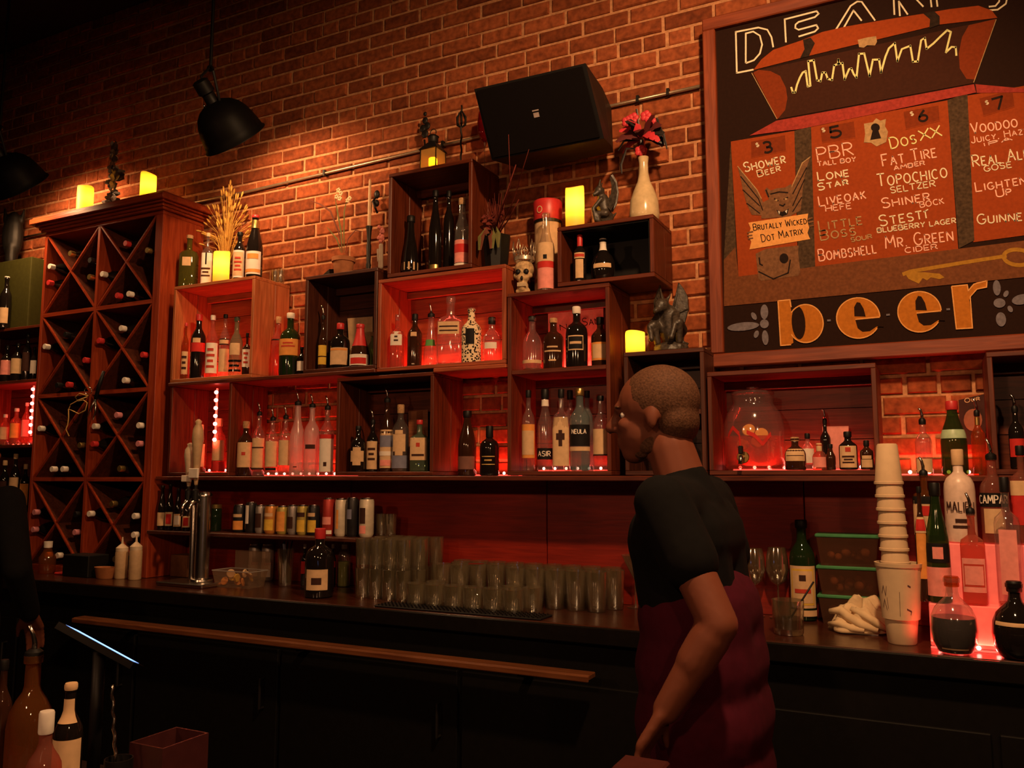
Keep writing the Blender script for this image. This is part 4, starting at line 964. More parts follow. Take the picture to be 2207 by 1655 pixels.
shelf_bottle(1868,949,27,-.20,Z,'liquor',G_BROWN,'small dark bottle with arched label at the right of that crate',cap=(M_BLACK,.02),lab=((.08,.36,50,L_TAN),(.38,.50,40,L_TAN)))
shelf_bottle(2190,850,30,-.15,1.477,'liquor',G_DARK,'dark pourer bottle in the crate at the right edge',pour=True,lab=((.2,.5,60,L_RED),))
# ---- skull-crown shelf and black-lined crate
Z = 2.2125
shelf_bottle(1177,460,37,-.19,Z,'tall',G_CLEAR,'clear bottle with red-and-cream star label beside the crowned skull',cap=(G_CLEAR,.02),lab=((.04,.36,75,L_PINK),(.30,.38,76,L_RED),(.38,.62,75,L_TAN),(.405,.46,12,L_BLACK)),liquid=(G_ROSE,.3))
Z = 2.2335
shelf_bottle(1250,507,28,-.21,Z,'liquor',G_DARK,'dark red-necked bottle with white label in the black-lined crate',cap=(C_RED,.06),lab=((.08,.48,36,L_TAN),(.50,.62,48,L_TAN),(.53,.59,44,L_RPRINT)))
shelf_bottle(1300,515,52,-.17,Z,'round',G_DARK,'squat black bottle with pale stopper in the black-lined crate',cap=(L_WHITE,.02),lab=((.30,.40,46,L_TAN),(.74,.93,180,L_WHITE)))
# ---- crate left of the rack
Z = 2.0175
for px, top, w_, lm, nm in ((14,745,22,L_PINK,'pink'),(37,740,23,L_TAN,'tan'),(58,719,17,L_DPRINT,'dark'),(73,748,13,L_WHITE,'white')):
    shelf_bottle(px,top,w_,-.21,Z,'liquor',G_DARK,f'dark bottle with {nm} label, upper tier of the crate left of the rack',cap=(M_BLACK,.02),lab=((.2,.6,60,lm),))
Z = 1.6405
for px, top, w_, lm, nm in ((10,893,20,L_TAN,'first'),(34,880,22,L_ORANGE,'second'),(56,868,17,L_PINK,'third')):
    shelf_bottle(px,top,w_,-.18,Z,'liquor',G_ROSE,f'{nm} rose-lit clear bottle from the left, middle tier left of the rack',pour=(px==60),cap=(C_WHITE,.02),lab=((.2,.6,60,lm),))  # clear glass; the red strip light is put into its rose colour
Z = 1.2505
for px, top, w_, lm, nm in ((8,992,20,L_DPRINT,'plain dark'),(31,978,20,L_TAN,'tan-labelled'),(53,1000,18,L_ORANGE,'orange-labelled')):
    shelf_bottle(px,top,w_,-.19,Z,'wine',G_DARK,f'{nm} wine bottle in the lowest tier left of the rack',cap=(L_TAN,.03),lab=((.15,.6,64,lm),))
# ================================================================== light strings and candles
M_LEDG = emit('led_glow', (1.0,0.055,0.035), 3.0); M_LEDB = emit('led_bead', (1.0,0.32,0.24), 9.0)
def led(label, x0, x1, z, y=-0.055, beads=True, n=None, vertical=False, z1=None):
    if vertical: L = z1-z
    else: L = x1-x0
    t = thing('led_strip', label, 'light', (x0, y, z))
    if vertical: obj('strip', MB().box(-.004,.004,-.003,.003,0,L), M_LEDG, t)
    else: obj('strip', MB().box(0,L,-.004,.004,0,.005), M_LEDG, t)
    # the strip's own light, as long as the strip
    ld = bpy.data.lights.new('led_light', 'AREA'); ld.shape = 'RECTANGLE'; ld.size = L; ld.size_y = .014; ld.color = (1.0,0.050,0.032); ld.energy = E_LED*L/.5
    lo = bpy.data.objects.new('led_light', ld); COL.objects.link(lo); lo.parent = t
    if vertical: lo.location = (0,-.016,L/2); lo.rotation_euler = (math.pi/2,0,0); ld.size, ld.size_y = .014, L
    else: lo.location = (L/2,0,.018); lo.rotation_euler = (math.pi,0,0)
    k = n or max(3, int(L/0.05)); me = None
    for i in range(k if beads else 0):
        f = (i+.5)/k*L
        if me is None:
            b = obj('led_bead', MB().ball((0,0,0), .0065 if not vertical else .010, 8, 6), M_LEDB, t, True); me = b.data
        else:
            b = bpy.data.objects.new('led_bead', me); COL.objects.link(b); b.parent = t
        b.location = (0,-.006,f) if vertical else (f,-.004,.011)
    return t
led('red light strip behind the bottles of the pale crate', -3.46, -2.99, 1.9545, -.05)
led('red light strip on the plank between pale and dark crates', -2.92, -2.65, 1.9352, -.05)
led('red light strip behind the bottles of the wide crate', -2.15, -1.60, 1.9375, -.05)
led('red light strip in the upper tier of the two-tier crate', -1.50, -1.14, 1.8895, -.05)
led('red light strip in the lower tier of the two-tier crate', -1.50, -1.14, 1.4775, -.05)
led('red light strip behind the clear spirits in the open bay', -3.03, -2.45, 1.4585, -.05)
led('red light strip in the bay with the black bottle', -1.86, -1.58, 1.4585, -.05)
led('red light strip beneath the glass drink jar', -0.68, -0.20, 1.4775, -.05)
led('red light strip in the crate with the vertical light string', -3.44, -3.10, 1.4775, -.05)
led('vertical string of bright bulbs in the lower-left crate', -3.225, 0, 1.62, -.20, n=7, vertical=True, z1=1.90)
led('vertical string of bright bulbs in the crate left of the rack', -4.635, 0, 1.69, -.235, n=7, vertical=True, z1=1.98)
led('red light strip in the middle tier left of the rack', -5.10, -4.60, 1.6410, -.05)
led('red light strip on the bottle step at the right', 0.0, 0.75, 0.9462, -.21)
led('red light strip on the lower shelf beneath the chalkboard end', -0.10, 0.14, 1.4585, -.05)
M_WAX = waxmat('candle_wax', (1.0, 0.66, 0.10), 0.22)
def candle(px, top, base, wpx, Y, Z, label, watts=1.0):
    p = at(px, base, Y); u, v, d = proj((p.x, Y, Z)); X = at(px, (top+v)/2, Y).x; h = at(px, top, Y).z-Z; R = wpx/2*d/FPX
    t = thing('led_candle', label, 'candle', (X, Y, Z), group=None)
    seg = 24; vs = []; fs = []
    rows = [(1.0,.003),(1.0,.25),(1.0,.5),(1.0,.75),(1.0,.95),(.97,1.0),(.88,.985),(.80,.93),(.01,.92)]
    for r, z in rows:
        for i in range(seg):
            a = 2*math.pi*i/seg; wv = (.02*math.sin(2*a+px)+.03*math.sin(a+px*.7)) if z > .9 else 0
            vs.append((R*r*math.cos(a), R*r*math.sin(a), h*(z+wv)))
    for j in range(len(rows)-1):
        for i in range(seg): k = (i+1)%seg; fs.append((j*seg+i, j*seg+k, (j+1)*seg+k, (j+1)*seg+i))
    obj('wax', MB().add(vs, fs), M_WAX, t, 60)
    obj('wick', MB().tube([(0,0,h*.92),(0,0,h*.97)], .0015, 6), M_BLACK, t)
    l = pointlight('candle_light', (0,0,h*.62), P_CANDLE*watts, (1.0,0.62,0.12), .012); l.parent = t
    return t
candle(183,405,452,33,-.20,2.9455,'glowing candle at the left end of the wine rack top')
candle(319,377,424,33,-.20,2.9455,'glowing candle at the right end of the wine rack top')
candle(477,544,600,34,-.215,2.444,'glowing candle at the front of the pale crate top')
candle(1239,405,480,41,-.18,2.4635,'tall glowing candle on the black-lined crate beside the small gargoyle',1.2)
candle(1369,716,757,42,-.19,1.9305,'squat square-looking candle beside the large crouching gargoyle',.6)
# lantern
p = at(933, 350, -.17); LX = p.x; Z = 2.8285
t = thing('lantern', 'small dark metal lantern with a glowing candle on the tall crate', 'lantern', (LX, -.17, Z))
w = .043
obj('base', MB().box(-w,w,-w,w,0,.010,.002), M_IRON, t)
for sx in (-1,1):
    for sy in (-1,1): obj('post', MB().box(sx*w-.004*(sx>0)*1-.0, sx*w+.004*(sx<0), sy*w-.004*(sy>0), sy*w+.004*(sy<0), .010, .105), M_IRON, t)
obj('roof', MB().add([(-w-.006,-w-.006,.105),(w+.006,-w-.006,.105),(w+.006,w+.006,.105),(-w-.006,w+.006,.105),(-.018,-.018,.145),(.018,-.018,.145),(.018,.018,.145),(-.018,.018,.145)], [(0,3,2,1),(0,1,5,4),(1,2,6,5),(2,3,7,6),(3,0,4,7),(4,5,6,7)]), M_IRON, t)
obj('chimney', MB().lathe([(.020,.145),(.024,.150),(.024,.172),(.028,.174),(.012,.186),(.001,.187)], 14), M_IRON, t, 40)
obj('ring', MB().tube([(.016*math.cos(a*.5236),0,.196+.016*math.sin(a*.5236)) for a in range(13)], .002, 6), M_IRON, t, True)
gp = glass('lantern_pane', (0.95,0.75,0.35), .35, (1.0,0.75,0.3))
for a in range(4):
    c, s = math.cos(a*math.pi/2), math.sin(a*math.pi/2)
    mb = MB().box(-w+.005,w-.005,-w+.001,-w+.0025,.011,.104); mb.v = [(v[0]*c-v[1]*s, v[0]*s+v[1]*c, v[2]) for v in mb.v]
    obj('pane', mb, gp, t)
obj('candle_stub', MB().lathe([(.020,.011),(.020,.07),(.017,.073),(.001,.068)], 16), M_WAX, t, 50)
l = pointlight('lantern_light', (0,0,.055), P_CANDLE*1.0, (1.0,0.62,0.12), .012); l.parent = t
# ================================================================== jar dispenser
p = at(1627, 1018, -.155); JX = p.x; JZ = 1.4775
t = thing('drink_jar', 'big glass drink dispenser jar with spigot under the chalkboard', 'jar', (JX, -.150, JZ)); JR = .108
k = (at(1627, 834, -.15).z-JZ)
obj('jar_glass', MB().lathe([(JR*.92,.002),(JR,.015),(JR,.45*k),(JR*.98,.55*k),(JR*.88,.68*k),(JR*.72,.76*k),(JR*.66,.80*k),(JR*.70,.86*k),(JR*.70,.9*k)], 32, cap1=False), G_CLEAR, t, 60)
obj('drink', MB().lathe([(JR*.88,.006),(JR*.96,.018),(JR*.96,.40*k)], 32), glass('red_punch', (0.9,0.42,0.34), .30, (0.75,0.2,0.14)), t, 60)
lid = obj('lid', MB().lathe([(JR*.66,.9*k),(JR*.72,.91*k),(JR*.70,.94*k),(JR*.35,.965*k),(.012,.97*k)], 28), G_CLEAR, t, 50)
obj('lid_knob', MB().lathe([(.010,.965*k),(.022,.98*k),(.022,.995*k),(.012,1.0*k)], 16), G_CLEAR, lid, 50)
sp = obj('spigot', MB().tube([(-.02,-JR*.98,.045),(-.022,-JR-.03,.045),(-.024,-JR-.034,.02)], .008, 10), M_STEEL, t, True)
obj('spigot_handle', MB().box(-.030,-.014,-JR-.036,-JR-.022,.056,.085,.003), M_BLACK, sp)
obj('spigot_washer', MB().lathe([(.02,-.003),(.022,0),(.02,.003)], 16, (0,0,0)), M_BRASS, sp)
sp.children[-1].rotation_euler = (math.pi/2,0,0); sp.children[-1].location = (-.02,-JR-.003,.045)
for a, z in ((-.5,.30),(-.1,.47),(.35,.33),(.6,.42)):
    o = obj('fruit_slice', MB().lathe([(.022,-.003),(.024,0),(.022,.003)], 16), L_ORANGE, t); o.location = (JR*.6*math.sin(a), -JR*.6*math.cos(a), z*k); o.rotation_euler = (1.2, a, 0)
mb = MB()
for (x0, z0), (x1, z1) in zip([(-.8,.40),(-.55,.50),(-.3,.42),(-.05,.44),(.2,.40),(.45,.30)], [(-.55,.50),(-.3,.42),(-.28,.28),(.2,.40),(.45,.30),(.75,.42)]):
    for i in range(5):
        pass
    mb.ribbon([(x0+(x1-x0)*i/5, z0+(z1-z0)*i/5) for i in range(6)], .05, lambda a, b: (JR*1.006*math.sin(a), -JR*1.006*math.cos(a), b*k))
obj('painted_star', mb, L_RED, t)
# ================================================================== cards and posters
def card(name, label, cat, pts, Y, m, th=.003, txt=None):
    P = [at(a, b, Y) for a, b in pts]; c = sum(P, Vector())/len(P); zmin = min(q.z for q in P)
    t = thing(name, label, cat, (c.x, Y, zmin)); o_ = Vector((c.x, Y, zmin)); n = len(P)
    mb = MB().add([q-o_ for q in P]+[q-o_+Vector((0,th,0)) for q in P], [tuple(range(n)), tuple(range(n,2*n))[::-1]]+[(i,(i+1)%n,n+(i+1)%n,n+i) for i in range(n)])
    obj('card_face', mb, m, t)
    for s_, a, b, h, tm, w_ in (txt or ()):
        mb = MB(); write(mb, s_, a, b, h, lambda u, v: at(u, v, Y-.0015)-o_, w_); obj('lettering', mb, tm, t)
    return t
card('parchment_card', 'tan parchment card leaning at the back of the dark crate', 'card', [(749,686),(803,682),(803,802),(755,802)], -.035, L_TAN)
o = card('script_card', 'pale card with handwriting at the back of the two-tier crate, left', 'card', [(1181,673),(1238,667),(1240,790),(1183,792)], -.035, L_PINK, txt=[('NI',(1208,712),(1228,709),12,PR,1.6)])  # pale card; the red light in the crate is painted as pink
o = card('script_card', 'pale card with handwriting at the back of the two-tier crate, right', 'card', [(1251,664),(1300,659),(1302,788),(1253,790)], -.035, L_PINK, txt=[('SAN',(1256,702),(1292,698),16,PR,1.8)])  # red crate light put into this pale card's colour as well
card('wood_card', 'small brown framed card behind the diamond-label bottles', 'card', [(880,886),(922,883),(922,1016),(882,1016)], -.05, wood('brown_card', (0.26,0.08,0.03),(0.40,0.14,0.06),'x'))
card('menu_card', 'small pink card standing among the bottles under the chalkboard', 'card', [(1772,919),(1829,918),(1826,1008),(1778,1010)], -.06, L_PINK)
t = card('wall_poster', 'small dark poster with a pale lettered top on the wall at right', 'poster', [(2066,862),(2126,848),(2124,958),(2070,958)], -.016, plain('poster_dark', (0.05,0.02,0.016), .7), txt=[('OUR',(2080,868),(2112,862),9,L_TAN,1.6)])
o_ = Vector(t.location); f = lambda u, v: at(u, v, -.018)-o_
n_ = ell(2097,905,20,24,0,16); mb = MB().add([f(*q) for q in n_], [tuple(range(16))]); obj('portrait', mb, plain('portrait_tone', (0.28,0.12,0.07), .7), t)
# red packet in the bay of the black bottle
P = at(1087, 1010, -.14); o = obj('red_packet', MB().box(-.006,.006,-.03,.03,0,.16,.002), L_RED, loc=(-1.560, -.16, 1.4585)); tag(o, 'thin red packet beside the black bottle in the bay', 'packet')
# ================================================================== plants and flowers
def leafblade(mb, path, w, n=Vector((0,-1,0.2))):
    path = [Vector(q) for q in path]; m = len(path); vs = []; fs = []
    for i, q in enumerate(path):
        t_ = (path[min(i+1,m-1)]-path[max(i-1,0)]).normalized(); s_ = t_.cross(n)
        s_ = s_.normalized() if s_.length > 1e-5 else Vector((1,0,0)); f = math.sin(math.pi*min(.98, (i+.35)/(m-.3)))*w/2
        vs += [q-s_*f, q+Vector((0,-.0015,.001)), q+s_*f]
    for i in range(m-1):
        for k in (0,1): fs.append((i*3+k, i*3+k+1, i*3+k+4, i*3+k+3))
    mb.add(vs, fs)
# wheat bunch in a small jar
p = at(487, 560, -.075); WX = p.x; WZ = 2.444
t = thing('wheat_bunch', 'bunch of golden dried wheat standing behind the candle', 'dried flowers', (WX, -.075, WZ))
obj('vase', MB().lathe([(.022,.0),(.028,.004),(.026,.06),(.018,.10),(.020,.115),(.017,.116)], 16), G_AMBER, t, 40)
M_WHEAT = plain('wheat_straw', (0.62,0.33,0.07), .7, var=.25)
rnd = random.Random(3); hh = at(487, 392, -.075).z-WZ
for i in range(80):
    a = rnd.uniform(0, 6.28); sp_ = rnd.uniform(.01, .19); h = hh*rnd.uniform(.62, 1.0)*(1-.9*sp_)
    ex_, ey_ = sp_*math.cos(a), max(min(sp_*math.sin(a)*.5, .05), -.05)
    pts = [(0,0,.02),(ex_*.10,ey_*.1,h*.35),(ex_*.45,ey_*.45,h*.7),(ex_*1.0,ey_,h*(1.0-.25*(sp_/.17)**2))]
    mb = MB().tube(pts, [.0014,.0016,.0017,.0012], 4)
    q = Vector(pts[-1]); d = (q-Vector(pts[-2])).normalized()
    mb.ball(q+d*.012, (.0056,.0056,.018), 6, 6, d.to_track_quat('Z','Y').to_matrix())
    obj('wheat_stalk', mb, M_WHEAT, t, True)
# terracotta pot plant
p = at(740, 580, -.16); PX = p.x; PZ = 2.4005
t = thing('potted_plant', 'terracotta pot with a thin pale-flowering plant on the dark crate', 'plant', (PX, -.16, PZ))
M_TERRA = plain('terracotta', (0.42,0.16,0.07), .85)
obj('pot', MB().lathe([(.038,0),(.042,.004),(.050,.075),(.056,.076),(.057,.096),(.050,.096),(.048,.08),(.001,.078)], 24), M_TERRA, t, 40)
M_LEAF = plain('dull_leaf', (0.16,0.15,0.05), .6); M_LEAFR = plain('reddish_leaf', (0.16,0.05,0.03), .6); M_PETAL = plain('cream_petal', (0.75,0.55,0.32), .7)
def at_l(px, py, Y, o): return at(px, py, Y)-Vector(o)
O = (PX, -.16, PZ)
for pts, w, m in (([(738,545),(730,500),(712,455),(690,440),(668,432)], .010, M_LEAFR), ([(738,545),(735,500),(728,460),(722,425)], .010, M_LEAF), ([(742,545),(741,500),(742,455),(748,430)], .009, M_LEAF), ([(745,545),(750,515),(766,496),(782,499)], .008, M_LEAFR), ([(736,545),(726,515),(705,490)], .008, M_LEAF)):
    mb = MB(); leafblade(mb, [at_l(a, b, -.16, O) for a, b in pts], w); obj('leaf', mb, m, t)
for a, b in ((730,410),(735,417),(726,424),(733,428),(750,432),(754,428)):
    mb = MB()
    for k in range(5):
        an = k*1.2566; mb.ball(at_l(a, b, -.165, O)+Vector((.008*math.cos(an), -.002, .008*math.sin(an))), (.007,.002,.005), 6, 5)
    obj('flower', mb, M_PETAL, t, True)
# rock wedge
p = at(700, 583, -.12); mb = MB().add([(-.05,-.03,0),(.05,-.03,0),(.05,.03,0),(-.045,.03,0),(.035,-.02,.062),(.045,.02,.07),(-.02,0,.028)], [(0,3,2,1),(0,1,4,6),(1,2,5,4),(2,3,6,5),(3,0,6),(4,5,6)])
o = obj('dark_stone', mb, plain('stone_dark', (0.03,0.022,0.018), .9), loc=(p.x, -.11, 2.4005)); tag(o, 'dark wedge-shaped stone beside the terracotta pot', 'stone')
# candlestick
p = at(794, 575, -.15); t = thing('candlestick', 'dark candlestick with a tall tan taper candle on the dark crate', 'candlestick', (p.x, -.15, 2.4005))
zt, zs = at(795, 386, -.15).z-2.4005, at(795, 488, -.15).z-2.4005
obj('stick', MB().lathe([(.030,0),(.032,.006),(.014,.014),(.010,.03),(.013,.05),(.010,.06),(.012,zs*.6),(.009,zs*.64),(.012,zs*.9),(.016,zs),(.010,zs)], 18), M_IRON, t, 50)
obj('taper', MB().lathe([(.0085,zs),(.0090,zs+.02),(.0062,zt-.01),(.002,zt)], 14), plain('tan_wax', (0.62,0.38,0.20), .5), t, 50)
# small figurine beside the tall crate
p = at(822, 566, -.21); t = thing('figurine', 'small pink rose figurine wedged beside the tall crate', 'figurine', (p.x, -.215, 2.4005)); h = at(822, 488, -.21).z-2.4005
mb = MB(); mb.capsule((0,0,.012),(0,0,h*.55),.012,.010); mb.capsule((-.012,0,.2*h),(-.014,-.004,.45*h),.007,.006); obj('body', mb, plain('figurine_grey', (0.32,0.24,0.18), .6), t, True)
mb = MB(); rnd = random.Random(8)
for i in range(16): mb.ball((rnd.uniform(-.013,.013), rnd.uniform(-.01,.01), h*rnd.uniform(.62,.98)), (.010,.006,.010), 7, 6)
obj('rose_head', mb, plain('rose_pink', (0.5,0.15,0.12), .7), t, True)
# iron wall hook
p = at(810, 435, -.03); t = thing('wall_ornament', 'small dark metal ornament fixed on the bricks beside the taper candle', 'ornament', (p.x, -.002, p.z-.06))
mb = MB().ball((0,-.02,.10),(.016,.012,.022),10,8).ball((0,-.022,.055),(.014,.014,.018),10,8).tube([(0,-.012,.10),(-.01,-.04,.06),(.006,-.045,.03),(.012,-.03,0.0)],.005,8); obj('ornament_body', mb, M_IRON, t, True)
# dark iron stakes and red glass on the tall crate
Z = 2.8285
p = at(915, 345, -.07); t = thing('iron_ornament', 'black iron leaf-shaped ornament behind the lantern', 'ornament', (p.x, -.07, Z)); h = at(915, 238, -.07).z-Z
obj('stem', MB().tube([(0,0,0),(.004,0,h*.45),(-.002,0,h*.6)], .005, 8), M_IRON, t, True); obj('foot', MB().lathe([(.028,0),(.03,.004),(.006,.01)], 14), M_IRON, t)
mb = MB()
for dx, dz, r in ((0,.68,.020),(-.012,.76,.018),(.012,.78,.018),(0,.86,.016),(0,.95,.010)): mb.ball((dx,0,h*dz),(r,.006,r*1.1),8,6)
obj('leaf_cluster', mb, M_IRON, t, True)
p = at(998, 340, -.20); t = thing('iron_candleholder', 'thin twisted black iron holder at the front of the tall crate', 'ornament', (p.x-.01, -.20, Z)); h = at(998, 226, -.20).z-Z
obj('stem', MB().tube([(.0022*math.cos(i*.9),.0022*math.sin(i*.9),h*i/30) for i in range(31)], .0042, 6), M_IRON, t, True); obj('foot', MB().lathe([(.022,0),(.024,.004),(.006,.01)], 14), M_IRON, t)
for k in range(6):
    a = k*1.047; mb = MB(); leafblade(mb, [(0,0,h*.62),(.02*math.cos(a),.02*math.sin(a),h*.68),(.022*math.cos(a),.022*math.sin(a),h*.78),(.004*math.cos(a),.004*math.sin(a),h*.9)], .012); obj('iron_leaf', mb, M_IRON, t)
p = at(1030, 345, -.10); t = thing('red_glass', 'red stemmed glass half behind the loudspeaker on the tall crate', 'glass', (-1.752, -.08, Z)); h = at(1030, 246, -.08).z-Z
obj('bowl', MB().lathe([(.004,h*.5),(.022,h*.56),(.032,h*.68),(.034,h*.82),(.028,h)], 20, cap1=False), glass('red_glass', (0.5,0.02,0.02), .35, (0.35,0.01,0.01)), t, True)
obj('stem', MB().lathe([(.028,0),(.026,.003),(.004,.010),(.0035,h*.5)], 16), G_CLEAR, t, 40)
# black pot with dried red plant on the wide crate
p = at(1060, 572, -.18); PX = p.x+.018; PZ = 2.3405
t = thing('dried_plant', 'black angular pot with spiky dried red twigs beside the tall crate', 'plant', (PX, -.17, PZ)); O = (PX, -.17, PZ)
hp = at(1060, 512, -.17).z-PZ
obj('pot', MB().lathe([(.045,0),(.05,.004),(.062,hp*.9),(.064,hp),(.056,hp),(.05,hp*.9),(.001,hp*.85)], 8), M_BLACK, t)
M_TWIG = plain('red_twig', (0.16,0.03,0.022), .8)
rnd = random.Random(21)
for i in range(34):
    a = rnd.uniform(-1, 1); ht = rnd.uniform(.06, .20); x1 = a*rnd.uniform(.03, .06); y1 = rnd.uniform(-.06, .04)
    mb = MB().tube([(a*.02,0,hp*.85),(x1*.5,y1*.5,hp+ht*.5),(x1,y1,hp+ht)], [.0022,.0018,.0008], 5)
    leafblade(mb, [(x1*.5,y1*.5,hp+ht*.5),(x1*.5+a*.03,y1*.5-.01,hp+ht*.55),(x1*.5+a*.04,y1*.5-.02,hp+ht*.48)], .016); obj('twig', mb, M_TWIG, t, True)
for pts in ([(1062,515),(1085,440),(1100,400),(1096,290)], [(1066,515),(1108,430),(1125,370),(1140,322)], [(1060,515),(1080,450),(1112,355)], [(1064,520),(1098,470),(1118,430)]):
    obj('long_twig', MB().tube([at_l(a, b, -.18-.11*i_, O) for i_, (a, b) in enumerate(pts)], [.003,.0026,.002,.0012][:len(pts)], 5), M_TWIG, t, True)
for i in range(5):
    mb = MB(); a = i*1.3; leafblade(mb, [(0,-.03,hp*.8),(.03*math.cos(a),-.06,hp*1.1),(.045*math.cos(a),-.075,hp*.9),(.05*math.cos(a),-.08,hp*.5)], .03); obj('leaf', mb, M_LEAFR if i % 2 else M_LEAF, t)
# ================================================================== crowned skull
p = at(1127, 620, -.18); SX = p.x; SZ = 2.2125; h = at(1127, 560, -.18).z-SZ
t = thing('crowned_skull', 'tan ornamental skull wearing a pale filigree crown', 'skull', (SX+.012, -.195, SZ), .25)
mb = MB(); mb.ball((0,.01,h*.72),(.042,.05,.040)); mb.ball((0,-.02,h*.48),(.030,.026,.032)); mb.ball((0,-.022,h*.2),(.024,.024,.026)); mb.capsule((-.018,-.02,.012),(.018,-.02,.012),.014,.014); mb.ball((-.030,-.02,h*.5),(.012,.015,.012)); mb.ball((.030,-.02,h*.5),(.012,.015,.012))
sk = obj('skull', remeshed(mb, .0035, 4), plain('bone', (0.50,0.33,0.17), .7, var=.45, scale=60, bump=.3), t, True)
for sx in (-1,1): obj('eye_socket', MB().ball((sx*.017,-.040,h*.58),(.012,.008,.012),12,8), M_BLACK, t, True)
obj('nose_hole', MB().ball((.0,-.046,h*.40),(.006,.004,.010),8,6), M_BLACK, t, True)
for i in range(7): obj('tooth', MB().box(-.019+i*.0056,-.0145+i*.0056,-.050,-.043,h*.17,h*.28,.001), plain('tooth', (0.6,0.45,0.28), .6), t)
hc = at(1127, 522, -.18).z-SZ
cr = obj('crown_band', MB().lathe([(.042,h*.94),(.044,h*.94),(.044,h*1.05),(.042,h*1.05)], 24, cap0=False, cap1=False), plain('crown_silver', (0.7,0.56,0.42), .3, .8), t, 40)
cr.location = (0,.008,0)
for i in range(10):
    a = i*.6283; q = Vector((.044*math.cos(a), .044*math.sin(a), 0)); hh_ = hc*(1.0 if i % 2 else .86)
    obj('crown_point', MB().tube([q+Vector((0,0,h*1.03)), q*1.1+Vector((-.008*math.sin(a),.008*math.cos(a),h*1.03+(hh_-h)*.5)), q*1.05+Vector((0,0,hh_)), q*1.1+Vector((.008*math.sin(a),-.008*math.cos(a),h*1.03+(hh_-h)*.5)), q+Vector((0,0,h*1.03))], .0028, 6), MATS['crown_silver'], cr, True)
# round tin with red lid
p = at(1168, 600, -.09); h = at(1168, 434, -.09).z-2.2125
t = thing('round_tin', 'tall tan canister with a red lid behind the star-label bottle', 'tin', (p.x+.02, -.070, 2.2125))
obj('body', MB().lathe([(.056,0),(.058,.004),(.058,h*.80)], 28), L_TAN, t, 40)
obj('lid', MB().lathe([(.060,h*.79),(.062,h*.80),(.064,h*.98),(.060,h),(.001,h)], 28), C_RED, t, 40)
obj('lid_emblem', MB().ribbon(ell(0, h*.885, .012, .014, 0, 14), .004, lambda a, b: (a-.01, -math.sqrt(max(.0655**2-(a-.01)**2, 0)), b), True), L_TAN, t)
obj('lid_rim', MB().lathe([(.0605,h*.765),(.0615,h*.765),(.0615,h*.795),(.0605,h*.795)], 28, cap0=False, cap1=False), M_BLACK, t)
# white vase with red lilies
p = at(1388, 455, -.17); VX = p.x; VZ = 2.4635; h = at(1388, 338, -.17).z-VZ
t = thing('flower_vase', 'cream long-necked vase holding dark red artificial flowers', 'vase', (VX, -.165, VZ)); O = (VX, -.165, VZ)
obj('vase_body', MB().lathe([(.050,0),(.057,.006),(.060,.03),(.056,h*.32),(.042,h*.48),(.026,h*.62),(.019,h*.75),(.018,h*.9),(.021,h),(.015,h*.99)], 32), plain('cream_ceramic', (0.62,0.46,0.26), .18), t, True)
M_FR = plain('red_petal', (0.60,0.035,0.05), .55); M_FD = plain('dark_petal', (0.09,0.015,0.015), .5); M_FB = plain('black_leaf', (0.018,0.012,0.010), .4)
c0 = at_l(1385, 300, -.165, O)
rnd = random.Random(4)
for i in range(22):
    a = i*.95; r = .05+.06*rnd.random(); el = rnd.uniform(-.3, .9); m = (M_FR if i % 3 == 0 else (M_FD if i % 3 == 1 else M_FB))
    d = Vector((math.cos(a), math.sin(a)*.6-.15, el)).normalized()
    mb = MB(); leafblade(mb, [c0+d*.008, c0+d*r*.45+Vector((0,0,.012)), c0+d*r*.8+Vector((0,0,.010)), c0+d*r*1.15+Vector((0,0,-.014))], .042, Vector((0,-1,.4))); obj('petal', mb, m, t, True)
for px_, py_, w_ in ((1352,262,.03),(1365,255,.03),(1392,250,.035),(1402,262,.035),(1380,325,.03)):
    q = at_l(px_, py_, -.17, O); mb = MB()
    for k in range(5):
        an = k*1.2566; mb.ball(q+Vector((.012*math.cos(an),-.002,.012*math.sin(an))), (.013,.005,.012), 8, 6)
    obj('red_bloom', mb, M_FR, t, True)
for pts in ([(1382,320),(1350,320),(1338,355),(1340,375)], [(1388,300),(1430,290),(1438,322)], [(1385,300),(1345,303),(1332,325)], [(1384,330),(1372,235)], [(1388,280),(1415,255),(1430,290)]):
    mb = MB(); leafblade(mb, [at_l(a, b, -.17, O) for a, b in pts], .014); obj('leaf', mb, M_FB, t)
obj('stem', MB().tube([(0,0,h*.7),(0,0,h*1.02),c0], .004, 6), M_FB, t, True)
# ================================================================== gargoyles
M_GARG = plain('gargoyle_resin', (0.045,0.033,0.024), .45, var=.6, scale=70, bump=.5)
p = at(1303, 470, -.17); h = at(1303, 374, -.17).z-2.4635
t = thing('gargoyle_statue', 'small dark crouching gargoyle with one raised wing beside the vase', 'statue', (p.x, -.17, 2.4635), .2)
obj('base', MB().lathe([(.042,0),(.044,.006),(.036,.018),(.03,.02)], 14), M_GARG, t, 40)
mb = MB(); mb.capsule((.005,.01,.035),(-.006,0,h*.52),.030,.024); mb.ball((-.018,-.012,h*.66),(.022,.024,.022)); mb.capsule((-.02,-.02,h*.63),(-.036,-.03,h*.58),.012,.009)
for s in (-1,1): mb.capsule((-.016,.014*s-.008,h*.76),(-.010,.024*s-.006,h*.86),.007,.003); mb.capsule((-.01,.022*s,h*.5),(-.042,.02*s-.01,h*.32),.010,.008); mb.capsule((-.042,.02*s-.01,h*.32),(-.030,.02*s-.012,.024),.008,.009); mb.capsule((.008,.024*s,.05),(-.030,.026*s,.052),.016,.011); mb.capsule((-.030,.026*s,.052),(-.020,.026*s,.022),.010,.010)
